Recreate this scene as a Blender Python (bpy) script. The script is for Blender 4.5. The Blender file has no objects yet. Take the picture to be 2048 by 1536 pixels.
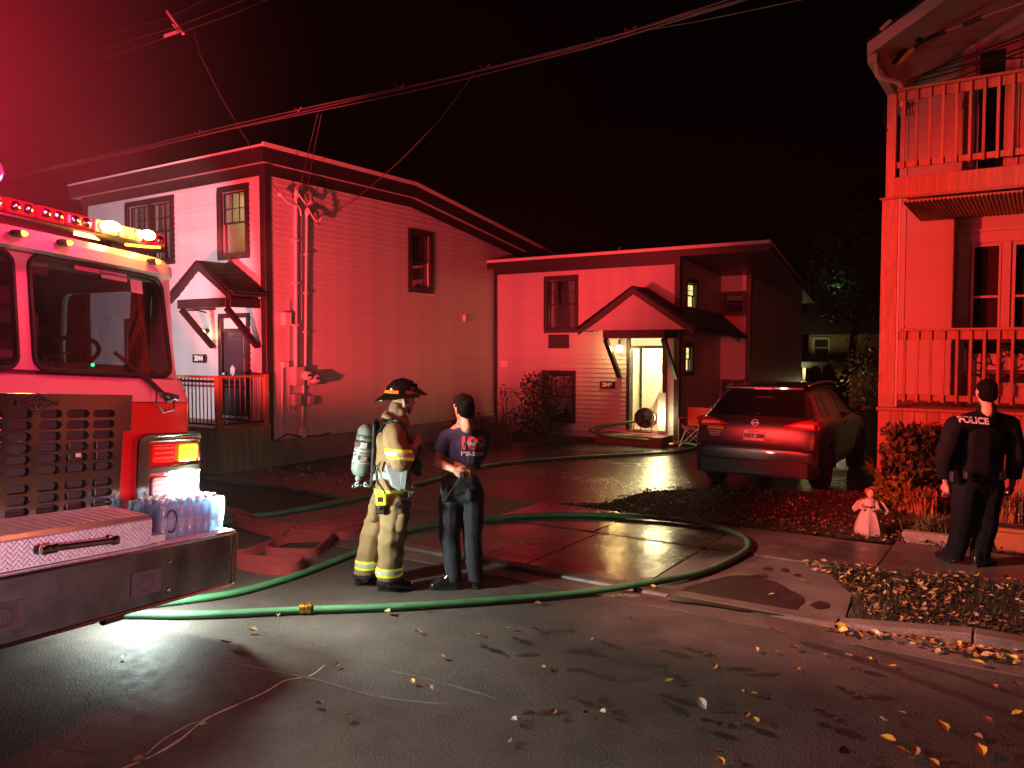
import bpy, bmesh, math, random
from mathutils import Vector, Matrix, noise

random.seed(7)
SC = bpy.context.scene
COL = bpy.data.collections.new("place"); SC.collection.children.link(COL)
def resting(on):
    """leave the finished objects out of the evaluation while modifiers are baked"""
    bpy.context.view_layer.layer_collection.children["place"].exclude = on
R = math.radians
# ------------------------------------------------------------------ camera
TH = math.atan(73 / 1600.0)
CAMH = 2.15
cam = bpy.data.cameras.new("camera"); cam.lens = 1600 / 2048 * 36; cam.sensor_width = 36
cam.clip_end = 600; cam.clip_start = 0.05
camo = bpy.data.objects.new("camera", cam); COL.objects.link(camo)
camo.location = (0, 0, CAMH); camo.rotation_euler = (R(90) - TH, 0, 0)
SC.camera = camo
# ------------------------------------------------------------------ night sky and exposure
T_LOT = math.atan(0.66)                      # the street runs at this angle to the picture
cT, sT = math.cos(T_LOT), math.sin(T_LOT)
def LW(a, b, z=0.0):                         # lot coordinates (along street, away from street) -> world
    return Vector((a * cT + b * sT, -a * sT + b * cT, z))
W = bpy.data.worlds.new("World"); SC.world = W; W.use_nodes = True
nt = W.node_tree; nt.nodes.clear()
wo = nt.nodes.new("ShaderNodeOutputWorld"); bg = nt.nodes.new("ShaderNodeBackground")
sky = nt.nodes.new("ShaderNodeTexSky"); sky.sky_type = 'NISHITA'; sky.sun_disc = False
sky.sun_elevation = R(-6.0); sky.sun_rotation = R(200)
nt.links.new(sky.outputs[0], bg.inputs[0]); bg.inputs[1].default_value = 0.004
nt.links.new(bg.outputs[0], wo.inputs[0])
sun = bpy.data.lights.new("ambient_fill_sun", 'SUN'); sun.energy = 0.006; sun.angle = R(25); sun.color = (1.0, .80, .62)  # weak sun lamp added as ambient fill from behind the camera
so = bpy.data.objects.new("ambient_fill_sun", sun); COL.objects.link(so); so.rotation_euler = (R(42), 0, R(-28))
SC.view_settings.view_transform = 'Standard'; SC.view_settings.look = 'None'
SC.view_settings.exposure = 0.0; SC.view_settings.gamma = 1.0
try: SC.view_settings.use_curve_mapping = False
except Exception: pass
SC.render.engine = 'CYCLES'
SC.cycles.use_denoising = True
SC.cycles.max_bounces = 6; SC.cycles.diffuse_bounces = 2; SC.cycles.glossy_bounces = 3
SC.cycles.transmission_bounces = 4; SC.cycles.transparent_max_bounces = 12; SC.cycles.volume_bounces = 0
SC.cycles.sample_clamp_indirect = 4.0
SC.cycles.caustics_reflective = False; SC.cycles.caustics_refractive = False
SC.cycles.use_light_tree = True

def lamp(name, kind, loc, power, color, size=.05, direction=None, spot=None, blend=.5):
    l = bpy.data.lights.new(name, kind); l.energy = power; l.color = color
    o = bpy.data.objects.new(name, l); COL.objects.link(o); o.location = loc
    if kind in ('POINT', 'SPOT'): l.shadow_soft_size = size
    if kind == 'SPOT': l.spot_size = R(spot); l.spot_blend = blend
    if direction is not None:
        o.rotation_euler = Vector(direction).to_track_quat('-Z', 'Y').to_euler()
    return o

# truck frame: x forward, y towards the kerb side, z up (the truck leans with the road camber)
TL = Vector((0.40832, 0.91028, -0.06836)).normalized()
TF = TL.cross(Vector((0, 0, 1))).normalized()
TU = TF.cross(TL)
if TU.z < 0: TU = -TU
TO = Vector((-2.02289, 5.82269, 0.42)) - 1.29 * TL - 0.42 * TU
def TW(x, y, z): return TO + x * TF + y * TL + z * TU

RED = (1.0, .045, .036)
# the truck's own warning lamps, with fill spots added among them
lamp("warning_lamp_side", 'SPOT', TW(-4.1, 1.62, 1.50), 9300, (1, .042, .050), .05, LW(-8.8 - .24 * 8, 4.2 + 8, 5.6) - LW(-8.8, 4.2, 1.5), 66, .50)
lamp("light_bar_beam", 'SPOT', TW(-.60, 1.20, 3.0), 5600, (1, .042, .028), .05, Vector((6.9, 10.8, 2.4)) - TW(-.60, 1.20, 3.0), 46, .6)
lamp("light_bar_beam_mid", 'SPOT', TW(-.62, 1.15, 3.0), 2300, (1, .030, .022), .05, LW(-7.4, 17.5, 2.5) - TW(-.62, 1.15, 3.0), 27, .6)
lamp("verge_fill_spot", 'SPOT', TW(-.55, 1.10, 3.0), 2100, (1, .36, .27), .05, Vector((4.2, 7.0, 0)) - TW(-.55, 1.10, 3.0), 48, .8)  # added fill for verge and sidewalk, set at the light bar
lamp("light_bar_lamp", 'POINT', TW(-.06, .20, 3.12), 60, (1, .03, .11), .10)
lamp("beacon_lamp", 'POINT', TW(-1.4, -1.25, 3.45), 1150, (1, .006, .05), .08)
lamp("amber_lamp", 'POINT', TW(-.36, .72, 2.99), 16, (1, .42, .05), .06)
lamp("headlight_lamp", 'SPOT', TW(-.40, 1.24, 1.12), 240, (.93, 1, .88), .06, TF * .88 + TL * .30 - TU * .16, 128, 1.0)
lamp("headlight_glow", 'POINT', TW(-.40, 1.42, 1.13), 95, (.95, 1, .82), .06)
lamp("headlight_lamp_far", 'SPOT', TW(-.40, -1.24, 1.12), 480, (1, .84, .72), .06, TF - TU * .14, 110, 1.0)
lamp("ground_light_lamp", 'SPOT', TW(-.92, 1.22, .46), 145, (.82, 1, .93), .05, -TU, 160, .9)
lamp("left_front_fill", 'SPOT', TW(-7.55, 1.35, 2.45), 2100, (1, .82, .86), .08, (.226, .977, .09), 54, .35)  # added unseen spot that whitens the left house front
# added spots out of view at the right, to light the truck's front
lamp("unseen_red_spot", 'SPOT', (8.6, .6, 2.7), 5200, (1, .022, .09), .15, Vector((-2.7, 5.3, 2.15)) - Vector((8.6, .6, 2.7)), 25, .8)
lamp("unseen_white_spot", 'SPOT', (9.0, .2, 1.0), 3200, (.80, .92, 1), .10, Vector((-2.5, 4.7, .50)) - Vector((9.0, .2, 1.0)), 13, .8)
# white lamps of the houses
WARM = (1, .80, .36)
lamp("porch_bulb_lamp", 'POINT', LW(-7.95, 16.30, 2.12), 26, (1, .66, .22), .05)
lamp("hall_lamp", 'POINT', LW(-7.5, 17.6, 2.35), 230, (1, .84, .42), .12)
lamp("drive_glint_lamp", 'POINT', LW(-7.0, 16.40, .62), 40, (1, .82, .38), .24)  # added unseen lamp for the gold glints on the wet drive
lamp("porch_bulb_lamp_left", 'POINT', LW(-13.15, 9.32, 2.42), 3.5, (1, .62, .28), .03)
lamp("bedroom_lamp", 'POINT', LW(-12.4, 10.6, 4.9), 60, (1, .70, .36), .1)
lamp("far_porch_lamp", 'POINT', LW(-10.4, 43.0, 1.2), 55, (1, .8, .35), .1)
lamp("far_wall_lamp", 'POINT', LW(-5.2, 26.8, 1.2), 10, (1, .75, .35), .1)

# ------------------------------------------------------------------ pixel helpers (photo pixels -> lot coordinates on a plane)
def ray(px, py):
    x = (px - 1024) / 1600.0; y = -(py - 768) / 1600.0
    c, s = math.cos(TH), math.sin(TH)
    return Vector((x, c + y * s, -s + y * c))
def lot(p): return Vector((p[0] * cT - p[1] * sT, p[0] * sT + p[1] * cT, p[2]))
def ga(px, py, z=0.0):
    d = ray(px, py); k = (z - CAMH) / d.z
    p = lot(d * k); return (p.x, p.y, z)
def wb(px, py, b):
    d = lot(ray(px, py)); k = b / d.y; return (d.x * k, b, CAMH + d.z * k)
def wa(px, py, a):
    d = lot(ray(px, py)); k = a / d.x; return (a, d.y * k, CAMH + d.z * k)
def at(px, py, Y):                            # world point at depth Y
    d = ray(px, py); k = Y / d.y; return Vector((d.x * k, Y, CAMH + d.z * k))

# ------------------------------------------------------------------ materials
MATS = {}
def M(name, col, rough=.6, metal=0.0, var=.12, scale=14, bump=0.0, bscale=60, spec=.5, emit=None, es=0.0, coat=0.0, rnd=0.0, stretch=None, dirt=0.0, sss=0.0):
    if name in MATS: return MATS[name]
    m = bpy.data.materials.new(name); m.use_nodes = True; n = m.node_tree; P = n.nodes["Principled BSDF"]
    P.inputs["Roughness"].default_value = rough; P.inputs["Metallic"].default_value = metal
    P.inputs["Specular IOR Level"].default_value = spec
    if coat: P.inputs["Coat Weight"].default_value = coat; P.inputs["Coat Roughness"].default_value = .06
    tc = n.nodes.new("ShaderNodeTexCoord"); src = tc.outputs["Object"]
    if stretch:
        mp = n.nodes.new("ShaderNodeMapping"); mp.inputs["Scale"].default_value = stretch
        n.links.new(src, mp.inputs[0]); src = mp.outputs[0]
    nz = n.nodes.new("ShaderNodeTexNoise"); nz.inputs["Scale"].default_value = scale; nz.inputs["Detail"].default_value = 6
    n.links.new(src, nz.inputs["Vector"])
    mr = n.nodes.new("ShaderNodeMapRange"); mr.inputs[1].default_value = .25; mr.inputs[2].default_value = .75
    mr.inputs[3].default_value = 1 - var; mr.inputs[4].default_value = 1 + var
    n.links.new(nz.outputs[0], mr.inputs[0])
    val = mr.outputs[0]
    if rnd:
        oi = n.nodes.new("ShaderNodeObjectInfo"); m2 = n.nodes.new("ShaderNodeMapRange")
        m2.inputs[3].default_value = 1 - rnd; m2.inputs[4].default_value = 1 + rnd
        n.links.new(oi.outputs["Random"], m2.inputs[0])
        mu = n.nodes.new("ShaderNodeMath"); mu.operation = 'MULTIPLY'
        n.links.new(val, mu.inputs[0]); n.links.new(m2.outputs[0], mu.inputs[1]); val = mu.outputs[0]
    if dirt:
        nd = n.nodes.new("ShaderNodeTexNoise"); nd.inputs["Scale"].default_value = 2.2; nd.inputs["Detail"].default_value = 8
        n.links.new(src, nd.inputs["Vector"])
        m3 = n.nodes.new("ShaderNodeMapRange"); m3.inputs[1].default_value = .45; m3.inputs[2].default_value = .7
        m3.inputs[3].default_value = 1; m3.inputs[4].default_value = 1 - dirt
        n.links.new(nd.outputs[0], m3.inputs[0])
        mu = n.nodes.new("ShaderNodeMath"); mu.operation = 'MULTIPLY'
        n.links.new(val, mu.inputs[0]); n.links.new(m3.outputs[0], mu.inputs[1]); val = mu.outputs[0]
    vm = n.nodes.new("ShaderNodeVectorMath"); vm.operation = 'SCALE'; vm.inputs[0].default_value = col[:3]
    n.links.new(val, vm.inputs["Scale"]); n.links.new(vm.outputs[0], P.inputs["Base Color"])
    if bump:
        nb = n.nodes.new("ShaderNodeTexNoise"); nb.inputs["Scale"].default_value = bscale; nb.inputs["Detail"].default_value = 4
        n.links.new(src, nb.inputs["Vector"])
        bp = n.nodes.new("ShaderNodeBump"); bp.inputs["Strength"].default_value = bump; bp.inputs["Distance"].default_value = .01
        n.links.new(nb.outputs[0], bp.inputs["Height"]); n.links.new(bp.outputs[0], P.inputs["Normal"])
    if emit:
        P.inputs["Emission Color"].default_value = (*emit, 1); P.inputs["Emission Strength"].default_value = es
    MATS[name] = m
    return m
def GLASS(name, tint=(.9, .95, .95), gloss=.10, rough=.02, graze=.7):
    if name in MATS: return MATS[name]
    m = bpy.data.materials.new(name); m.use_nodes = True; n = m.node_tree; n.nodes.clear()
    o = n.nodes.new("ShaderNodeOutputMaterial"); mx = n.nodes.new("ShaderNodeMixShader")
    tr = n.nodes.new("ShaderNodeBsdfTransparent"); tr.inputs[0].default_value = (*tint, 1)
    gl = n.nodes.new("ShaderNodeBsdfGlossy"); gl.inputs["Roughness"].default_value = rough
    lw = n.nodes.new("ShaderNodeLayerWeight"); lw.inputs[0].default_value = .35
    mr = n.nodes.new("ShaderNodeMapRange"); mr.inputs[3].default_value = gloss; mr.inputs[4].default_value = graze
    n.links.new(lw.outputs["Facing"], mr.inputs[0]); n.links.new(mr.outputs[0], mx.inputs[0])
    n.links.new(tr.outputs[0], mx.inputs[1]); n.links.new(gl.outputs[0], mx.inputs[2]); n.links.new(mx.outputs[0], o.inputs[0])
    MATS[name] = m
    return m
def TRANSL(name, col, tr=.35):
    """thin plastic full of water: passes and scatters light"""
    if name in MATS: return MATS[name]
    m = bpy.data.materials.new(name); m.use_nodes = True; n = m.node_tree; n.nodes.clear()
    o = n.nodes.new("ShaderNodeOutputMaterial"); a = n.nodes.new("ShaderNodeBsdfTranslucent"); d = n.nodes.new("ShaderNodeBsdfDiffuse"); g = n.nodes.new("ShaderNodeBsdfGlossy"); t = n.nodes.new("ShaderNodeBsdfTransparent")
    for q in (a, d, t): q.inputs[0].default_value = (*col, 1)
    g.inputs["Roughness"].default_value = .12
    def mix(f, x, y):
        k = n.nodes.new("ShaderNodeMixShader"); k.inputs[0].default_value = f; n.links.new(x, k.inputs[1]); n.links.new(y, k.inputs[2]); return k.outputs[0]
    n.links.new(mix(.12, mix(tr, mix(.45, a.outputs[0], d.outputs[0]), t.outputs[0]), g.outputs[0]), o.inputs[0]); MATS[name] = m
    return m
def EMIT(name, col, s):
    if name in MATS: return MATS[name]
    m = bpy.data.materials.new(name); m.use_nodes = True; n = m.node_tree; n.nodes.clear()
    o = n.nodes.new("ShaderNodeOutputMaterial"); e = n.nodes.new("ShaderNodeEmission")
    e.inputs[0].default_value = (*col, 1); e.inputs[1].default_value = s
    n.links.new(e.outputs[0], o.inputs[0]); MATS[name] = m
    return m
def wetmat(name, dry, wet, rdry, rwet, wscale, lo, hi, bump, bscale, grain=180, cx=None, extra=None):
    """ground that is partly wet: a noise mask drives darkening and gloss"""
    m = bpy.data.materials.new(name); m.use_nodes = True; n = m.node_tree; P = n.nodes["Principled BSDF"]
    tc = n.nodes.new("ShaderNodeTexCoord"); src = tc.outputs["Object"]
    def NZ(sc, det=5, st=None):
        v = src
        if st:
            mp = n.nodes.new("ShaderNodeMapping"); mp.inputs["Scale"].default_value = st; n.links.new(src, mp.inputs[0]); v = mp.outputs[0]
        t = n.nodes.new("ShaderNodeTexNoise"); t.inputs["Scale"].default_value = sc; t.inputs["Detail"].default_value = det
        n.links.new(v, t.inputs["Vector"]); return t.outputs[0]
    def MR(v, a, b, c, d):
        r = n.nodes.new("ShaderNodeMapRange"); r.inputs[1].default_value = a; r.inputs[2].default_value = b
        r.inputs[3].default_value = c; r.inputs[4].default_value = d; n.links.new(v, r.inputs[0]); return r.outputs[0]
    def MA(op, x, y):
        k = n.nodes.new("ShaderNodeMath"); k.operation = op
        for i, q in enumerate((x, y)):
            if isinstance(q, (int, float)): k.inputs[i].default_value = q
            else: n.links.new(q, k.inputs[i])
        return k.outputs[0]
    mask = MR(NZ(wscale, 6), lo, hi, 0, 1)
    g1 = MR(NZ(grain, 3), .3, .7, .6, 1.4); g2 = MR(NZ(3.1, 7), .3, .7, .75, 1.2)
    mix = n.nodes.new("ShaderNodeMix"); mix.data_type = 'RGBA'
    n.links.new(mask, mix.inputs[0]); mix.inputs[6].default_value = (*dry, 1); mix.inputs[7].default_value = (*wet, 1)
    sc = n.nodes.new("ShaderNodeVectorMath"); sc.operation = 'SCALE'
    n.links.new(mix.outputs[2], sc.inputs[0]); n.links.new(MA('MULTIPLY', g1, g2), sc.inputs["Scale"])
    n.links.new(sc.outputs[0], P.inputs["Base Color"])
    rr = MA('ADD', MR(mask, 0, 1, rdry, rwet), MR(NZ(9, 4), .3, .7, -.07, .09))
    n.links.new(rr, P.inputs["Roughness"])
    P.inputs["Specular IOR Level"].default_value = .5
    hgt = MA('ADD', NZ(bscale, 4), MA('MULTIPLY', NZ(14, 3), .6))
    bp = n.nodes.new("ShaderNodeBump"); bp.inputs["Distance"].default_value = .006
    n.links.new(MR(mask, 0, 1, bump, bump * .55), bp.inputs["Strength"])
    n.links.new(hgt, bp.inputs["Height"]); n.links.new(bp.outputs[0], P.inputs["Normal"])
    MATS[name] = m
    return m

# ------------------------------------------------------------------ mesh helpers
BASE = {}
class MB:
    def __init__(self, fn=None): self.v = []; self.f = []; self.fn = fn
    def add(self, vs, fs):
        k = len(self.v); self.v += [tuple(p) for p in vs]; self.f += [tuple(i + k for i in q) for q in fs]; return self
    def box(self, x0, x1, y0, y1, z0, z1):
        return self.add([(x0, y0, z0), (x1, y0, z0), (x1, y1, z0), (x0, y1, z0), (x0, y0, z1), (x1, y0, z1), (x1, y1, z1), (x0, y1, z1)],
                        [(0, 3, 2, 1), (4, 5, 6, 7), (0, 1, 5, 4), (1, 2, 6, 5), (2, 3, 7, 6), (3, 0, 4, 7)])
    def bar(self, p, q, w, h, up=(0, 0, 1)):
        """rectangular bar from p to q, w wide, h high"""
        p, q = Vector(p), Vector(q); d = (q - p).normalized(); s = d.cross(Vector(up))
        if s.length < 1e-4: s = d.cross(Vector((1, 0, 0)))
        s.normalize(); u = s.cross(d)
        vs = [e + s * (i * w / 2) + u * (j * h / 2) for e in (p, q) for i, j in ((-1, -1), (1, -1), (1, 1), (-1, 1))]
        return self.add(vs, [(0, 1, 2, 3), (7, 6, 5, 4), (0, 4, 5, 1), (1, 5, 6, 2), (2, 6, 7, 3), (3, 7, 4, 0)])
    def prism(self, pts, axis, d0, d1):
        """polygon in the two other axes pushed along axis"""
        n = len(pts); vs = []
        for d in (d0, d1):
            for u, w in pts: vs.append({'x': (d, u, w), 'y': (u, d, w), 'z': (u, w, d)}[axis])
        return self.add(vs, [tuple(range(n)), tuple(range(2 * n - 1, n - 1, -1))] + [(i, (i + 1) % n, n + (i + 1) % n, n + i) for i in range(n)])
    def tube(self, pts, r, n=8, flat=None, cap=True, up=(0, 0, 1)):
        pts = [Vector(p) for p in pts]; m = len(pts); vs = []; fs = []
        up = Vector(up); prev = None
        for i, p in enumerate(pts):
            d = (pts[min(i + 1, m - 1)] - pts[max(i - 1, 0)]).normalized()
            s = d.cross(up)
            if s.length < .05: s = prev if prev is not None else d.cross(Vector((1, .2, 0)))
            s = (s - d * s.dot(d)).normalized(); prev = s; u = s.cross(d)
            ri = r[i] if isinstance(r, (list, tuple)) else r
            for k in range(n):
                t = 2 * math.pi * k / n
                vs.append(p + s * (math.cos(t) * ri) + u * (math.sin(t) * ri * (flat or 1)))
        for i in range(m - 1):
            for k in range(n):
                fs.append((i * n + k, i * n + (k + 1) % n, (i + 1) * n + (k + 1) % n, (i + 1) * n + k))
        if cap: fs += [tuple(range(n - 1, -1, -1)), tuple(range((m - 1) * n, m * n))]
        return self.add(vs, fs)
    def cyl(self, p, q, r0, r1=None, n=14): return self.tube([p, q], [r0, r0 if r1 is None else r1], n)
    def lathe(self, prof, o, ax, n=20, cap=True):
        """profile of (radius, height) turned round the axis ax through o"""
        o = Vector(o); ax = Vector(ax).normalized(); s = ax.orthogonal().normalized(); u = ax.cross(s); vs = []; fs = []
        for r, h in prof:
            for k in range(n):
                t = 2 * math.pi * k / n; vs.append(o + ax * h + s * (math.cos(t) * r) + u * (math.sin(t) * r))
        m = len(prof)
        for i in range(m - 1):
            for k in range(n): fs.append((i * n + k, i * n + (k + 1) % n, (i + 1) * n + (k + 1) % n, (i + 1) * n + k))
        if cap: fs += [tuple(range(n - 1, -1, -1)), tuple(range((m - 1) * n, m * n))]
        return self.add(vs, fs)
    def ball(self, c, rx, ry=None, rz=None, n=14, m=9):
        ry = rx if ry is None else ry; rz = rx if rz is None else rz; vs = []; fs = []
        for i in range(m + 1):
            ph = math.pi * i / m
            for k in range(n):
                t = 2 * math.pi * k / n
                vs.append((c[0] + rx * math.sin(ph) * math.cos(t), c[1] + ry * math.sin(ph) * math.sin(t), c[2] + rz * math.cos(ph)))
        for i in range(m):
            for k in range(n): fs.append((i * n + k, i * n + (k + 1) % n, (i + 1) * n + (k + 1) % n, (i + 1) * n + k))
        return self.add(vs, fs)
    def ribbon(self, pts, w, t, up=(0, 0, 1)):
        """strap of width w (along up) and thickness t"""
        pts = [Vector(p) for p in pts]; m = len(pts); vs = []; fs = []; up = Vector(up)
        for i, p in enumerate(pts):
            d = (pts[min(i + 1, m - 1)] - pts[max(i - 1, 0)]).normalized(); s = d.cross(up).normalized(); u = s.cross(d)
            for a, b in ((-.5, -.5), (.5, -.5), (.5, .5), (-.5, .5)): vs.append(p + s * (a * t) + u * (b * w))
        for i in range(m - 1):
            for k in range(4): fs.append((i * 4 + k, i * 4 + (k + 1) % 4, (i + 1) * 4 + (k + 1) % 4, (i + 1) * 4 + k))
        fs += [(3, 2, 1, 0), tuple(range((m - 1) * 4, m * 4))]
        return self.add(vs, fs)
    def mesh(self, name, base=(0, 0, 0), smooth=False, bevel=0, segs=1, merge=1e-5):
        me = bpy.data.meshes.new(name); b = Vector(base)
        vs = [Vector(self.fn(*p)) - b if self.fn else Vector(p) - b for p in self.v]
        me.from_pydata([tuple(v) for v in vs], [], self.f)
        bm = bmesh.new(); bm.from_mesh(me)
        bmesh.ops.remove_doubles(bm, verts=bm.verts, dist=merge)
        bmesh.ops.dissolve_degenerate(bm, edges=bm.edges, dist=1e-6)
        bmesh.ops.recalc_face_normals(bm, faces=bm.faces)
        if bevel:
            es = [e for e in bm.edges if len(e.link_faces) == 2 and e.calc_face_angle(0) > .6]
            bmesh.ops.bevel(bm, geom=es, offset=bevel, segments=segs, affect='EDGES', profile=.5, clamp_overlap=True)
        bm.to_mesh(me); bm.free()
        if smooth: shade(me, smooth if isinstance(smooth, (int, float)) and not isinstance(smooth, bool) else 40)
        return me
    def obj(self, name, mat, parent=None, base=None, **k):
        if base is None: base = BASE.get(parent, (0, 0, 0))
        me = self.mesh(name, base, **k); return link(name, me, mat, parent)
def shade(me, angle=40):
    me.shade_smooth()
    try: me.set_sharp_from_angle(angle=R(angle))
    except Exception: pass
def link(name, me, mat, parent=None):
    o = bpy.data.objects.new(name, me); COL.objects.link(o)
    if mat is not None and not me.materials: me.materials.append(mat)
    if parent is not None:
        o.parent = parent; BASE[o] = BASE.get(parent, (0, 0, 0))
    return o
def tag(o, label, cat, group=None):
    o['label'] = label; o['category'] = cat
    if group: o['group'] = group
    return o
def thing(name, label, cat, base=(0, 0, 0), group=None, frame='lot', rz=0):
    """Empty at the thing's base; children are given in lot coordinates (frame 'lot') or local ones ('own')"""
    o = bpy.data.objects.new(name, None); COL.objects.link(o); o.empty_display_size = .2
    if frame == 'lot': o.location = LW(*base); o.rotation_euler = (0, 0, -T_LOT); BASE[o] = base
    elif frame == 'world': o.location = base; BASE[o] = base
    elif frame == 'lotown': o.location = LW(*base); o.rotation_euler = (0, 0, -T_LOT + rz); BASE[o] = (0, 0, 0)
    else: o.location = base; o.rotation_euler = (0, 0, rz); BASE[o] = (0, 0, 0)
    return tag(o, label, cat, group)
def lotmesh(o, base):
    """put a top-level mesh whose vertices are lot coordinates minus base"""
    o.location = LW(*base); o.rotation_euler = (0, 0, -T_LOT); BASE[o] = base; return o
def struct(name, mb, mat, base=(0, 0, 0), kind='structure', **k):
    o = mb.obj(name, mat, None, base=base, **k); lotmesh(o, base); o['kind'] = kind; return o
def part_lab(o, s): o['label'] = s; return o
def holes(outer, inner, t, bevel=0):
    """plate with holes: outlines in (x,y), thickness t centred on z=0; returns a bmesh-ready (verts, faces)"""
    cu = bpy.data.curves.new("plate", 'CURVE'); cu.dimensions = '2D'; cu.fill_mode = 'BOTH'; cu.extrude = t / 2
    if bevel: cu.bevel_depth = bevel; cu.bevel_resolution = 0
    for poly in [outer] + inner:
        sp = cu.splines.new('POLY'); sp.points.add(len(poly) - 1); sp.use_cyclic_u = True
        for i, p in enumerate(poly): sp.points[i].co = (p[0], p[1], 0, 1)
    o = bpy.data.objects.new("plate", cu)
    me = bpy.data.meshes.new_from_object(o)
    vs = [tuple(v.co) for v in me.vertices]; fs = [tuple(p.vertices) for p in me.polygons]
    bpy.data.objects.remove(o); bpy.data.curves.remove(cu); bpy.data.meshes.remove(me)
    return vs, fs
def rect(x0, x1, y0, y1): return [(x0, y0), (x1, y0), (x1, y1), (x0, y1)]
def rrect(x0, x1, y0, y1, r, n=4):
    out = []
    for cx, cy, a in ((x1 - r, y0 + r, -90), (x1 - r, y1 - r, 0), (x0 + r, y1 - r, 90), (x0 + r, y0 + r, 180)):
        for i in range(n + 1):
            t = R(a + 90 * i / n); out.append((cx + r * math.cos(t), cy + r * math.sin(t)))
    return out
def textmesh(body, size, depth=.0, bold=0.0, space=1.0):
    cu = bpy.data.curves.new("lettering", 'FONT'); cu.body = body; cu.size = size; cu.extrude = depth
    cu.offset = bold; cu.align_x = 'CENTER'; cu.align_y = 'CENTER'; cu.space_character = space
    o = bpy.data.objects.new("lettering", cu); me = bpy.data.meshes.new_from_object(o)
    bpy.data.objects.remove(o); bpy.data.curves.remove(cu); return me
def lettering(name, body, size, mat, parent, mtx, depth=.001, bold=0.0, space=1.0):
    me = textmesh(body, size, depth, bold, space); me.transform(mtx)
    b = Vector(BASE.get(parent, (0, 0, 0))); me.transform(Matrix.Translation(-b))
    me.materials.clear(); return link(name, me, mat, parent)
def dup_tree(o, parent=None):
    c = o.copy(); COL.objects.link(c); c.parent = parent; BASE[c] = BASE.get(o, (0, 0, 0))
    for ch in [k for k in KIDS.get(o, [])]: dup_tree(ch, c)
    return c
KIDS = {}
def kids(o, l): KIDS[o] = l; return o

# ------------------------------------------------------------------ shared materials
m_siding = M("siding_vinyl", (.50, .50, .53), .42, var=.05, scale=3, rnd=.03, dirt=.10)
m_trim = M("trim_black", (.018, .016, .017), .45, var=.2)
m_alu = M("drip_edge_metal", (.55, .55, .56), .4, var=.06)
m_shingle = M("roof_shingle", (.022, .021, .022), .9, var=.4, scale=40, bump=.5, bscale=120)
m_conc = M("concrete_foundation", (.26, .245, .22), .85, var=.25, scale=6, bump=.4, bscale=40, dirt=.35)
m_wood = M("porch_wood", (.33, .17, .075), .6, var=.25, scale=5, stretch=(8, 8, .6), rnd=.12)
m_ply = M("porch_plywood", (.30, .25, .17), .75, var=.25, scale=4, stretch=(5, 5, .5), dirt=.3)
m_door = M("door_charcoal", (.03, .03, .04), .4, var=.1)
m_black = M("black_metal", (.012, .012, .013), .4, var=.2)
m_white = M("white_paint", (.72, .72, .70), .5, var=.05)
m_pane = GLASS("window_glass", (.80, .84, .86), .06, .02, .6)
m_dark = M("dark_interior", (.02, .018, .018), .8)
m_room = M("room_plaster", (.42, .36, .26), .8)
m_curtain = M("curtain_cloth", (.62, .60, .56), .9, var=.1, scale=5, stretch=(14, 14, .4), bump=.5, bscale=9)
m_plastic = M("grey_plastic", (.36, .36, .37), .5, var=.08)
m_grayw = M("conduit_white", (.60, .59, .58), .4, var=.08)
# ================================================================== GROUND
def zg(b): return 0.0 if b < 22 else -.075 * (b - 22)
m_road = wetmat("road_asphalt", (.092, .076, .068), (.046, .039, .035), .74, .46, .55, .52, .72, 1.0, 70, grain=75)
m_drive = wetmat("driveway_asphalt", (.045, .040, .036), (.022, .020, .018), .40, .19, .5, .30, .48, .9, 85)
m_slab = wetmat("sidewalk_concrete", (.20, .165, .145), (.085, .068, .058), .62, .26, .45, .46, .60, .45, 70, grain=90)
m_slabwet = wetmat("apron_concrete_wet", (.15, .125, .105), (.060, .050, .042), .42, .09, .6, .30, .54, .40, 60, grain=90)
m_soil = M("lawn_soil", (.035, .026, .017), .95, var=.5, scale=9, bump=1, bscale=30)
mb = MB()
bs = [-160, -40, -16, 0, 10, 22, 30, 50, 90, 160]; av = [-160, -60, -30, -12, 0, 12, 30, 60, 160]
vs = [(a, b, zg(b) - .03) for b in bs for a in av]
mb.add(vs, [(i * len(av) + j, i * len(av) + j + 1, (i + 1) * len(av) + j + 1, (i + 1) * len(av) + j) for i in range(len(bs) - 1) for j in range(len(av) - 1)])
struct("ground", mb, m_soil)
struct("road", MB().box(-60, 60, -9, 6.12, -.02, 0), m_road)
# concrete gutter strip and kerb
gut = MB().box(-60, 60, 6.124, 6.40, -.02, .004); struct("gutter", gut, m_slab)
kb = MB()
def kerbprof(a0, a1, h0, h1):
    p0 = [(6.404, -.02), (6.404 + .02, h0), (6.56, h0 + .006), (6.56, -.02)]
    p1 = [(6.404, -.02), (6.404 + .02, h1), (6.56, h1 + .006), (6.56, -.02)]
    kb.add([(a0, b, z) for b, z in p0] + [(a1, b, z) for b, z in p1], [(0, 1, 2, 3), (7, 6, 5, 4)] + [(i, (i + 1) % 4, 4 + (i + 1) % 4, 4 + i) for i in range(4)])
kerb_root = bpy.data.objects.new("kerb", None); COL.objects.link(kerb_root); kerb_root['kind'] = 'structure'
kerb_root.rotation_euler = (0, 0, -T_LOT); BASE[kerb_root] = (0, 0, 0)
for a0, a1, h0, h1 in ((-30, -9.2, .13, .13), (-9.19, -8.2, .13, .028), (-8.19, -6.0, .028, .028), (-5.99, -4.17, .028, .028), (-4.16, -2.93, .028, .028), (-2.92, -1.26, .028, .035), (-1.245, -.35, .04, .135), (-.34, 2.2, .135, .135), (2.21, 30, .135, .135)):
    kb = MB(); kerbprof(a0, a1, h0, h1); kb.obj("kerb_stone", m_slab, kerb_root, bevel=.008)
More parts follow.
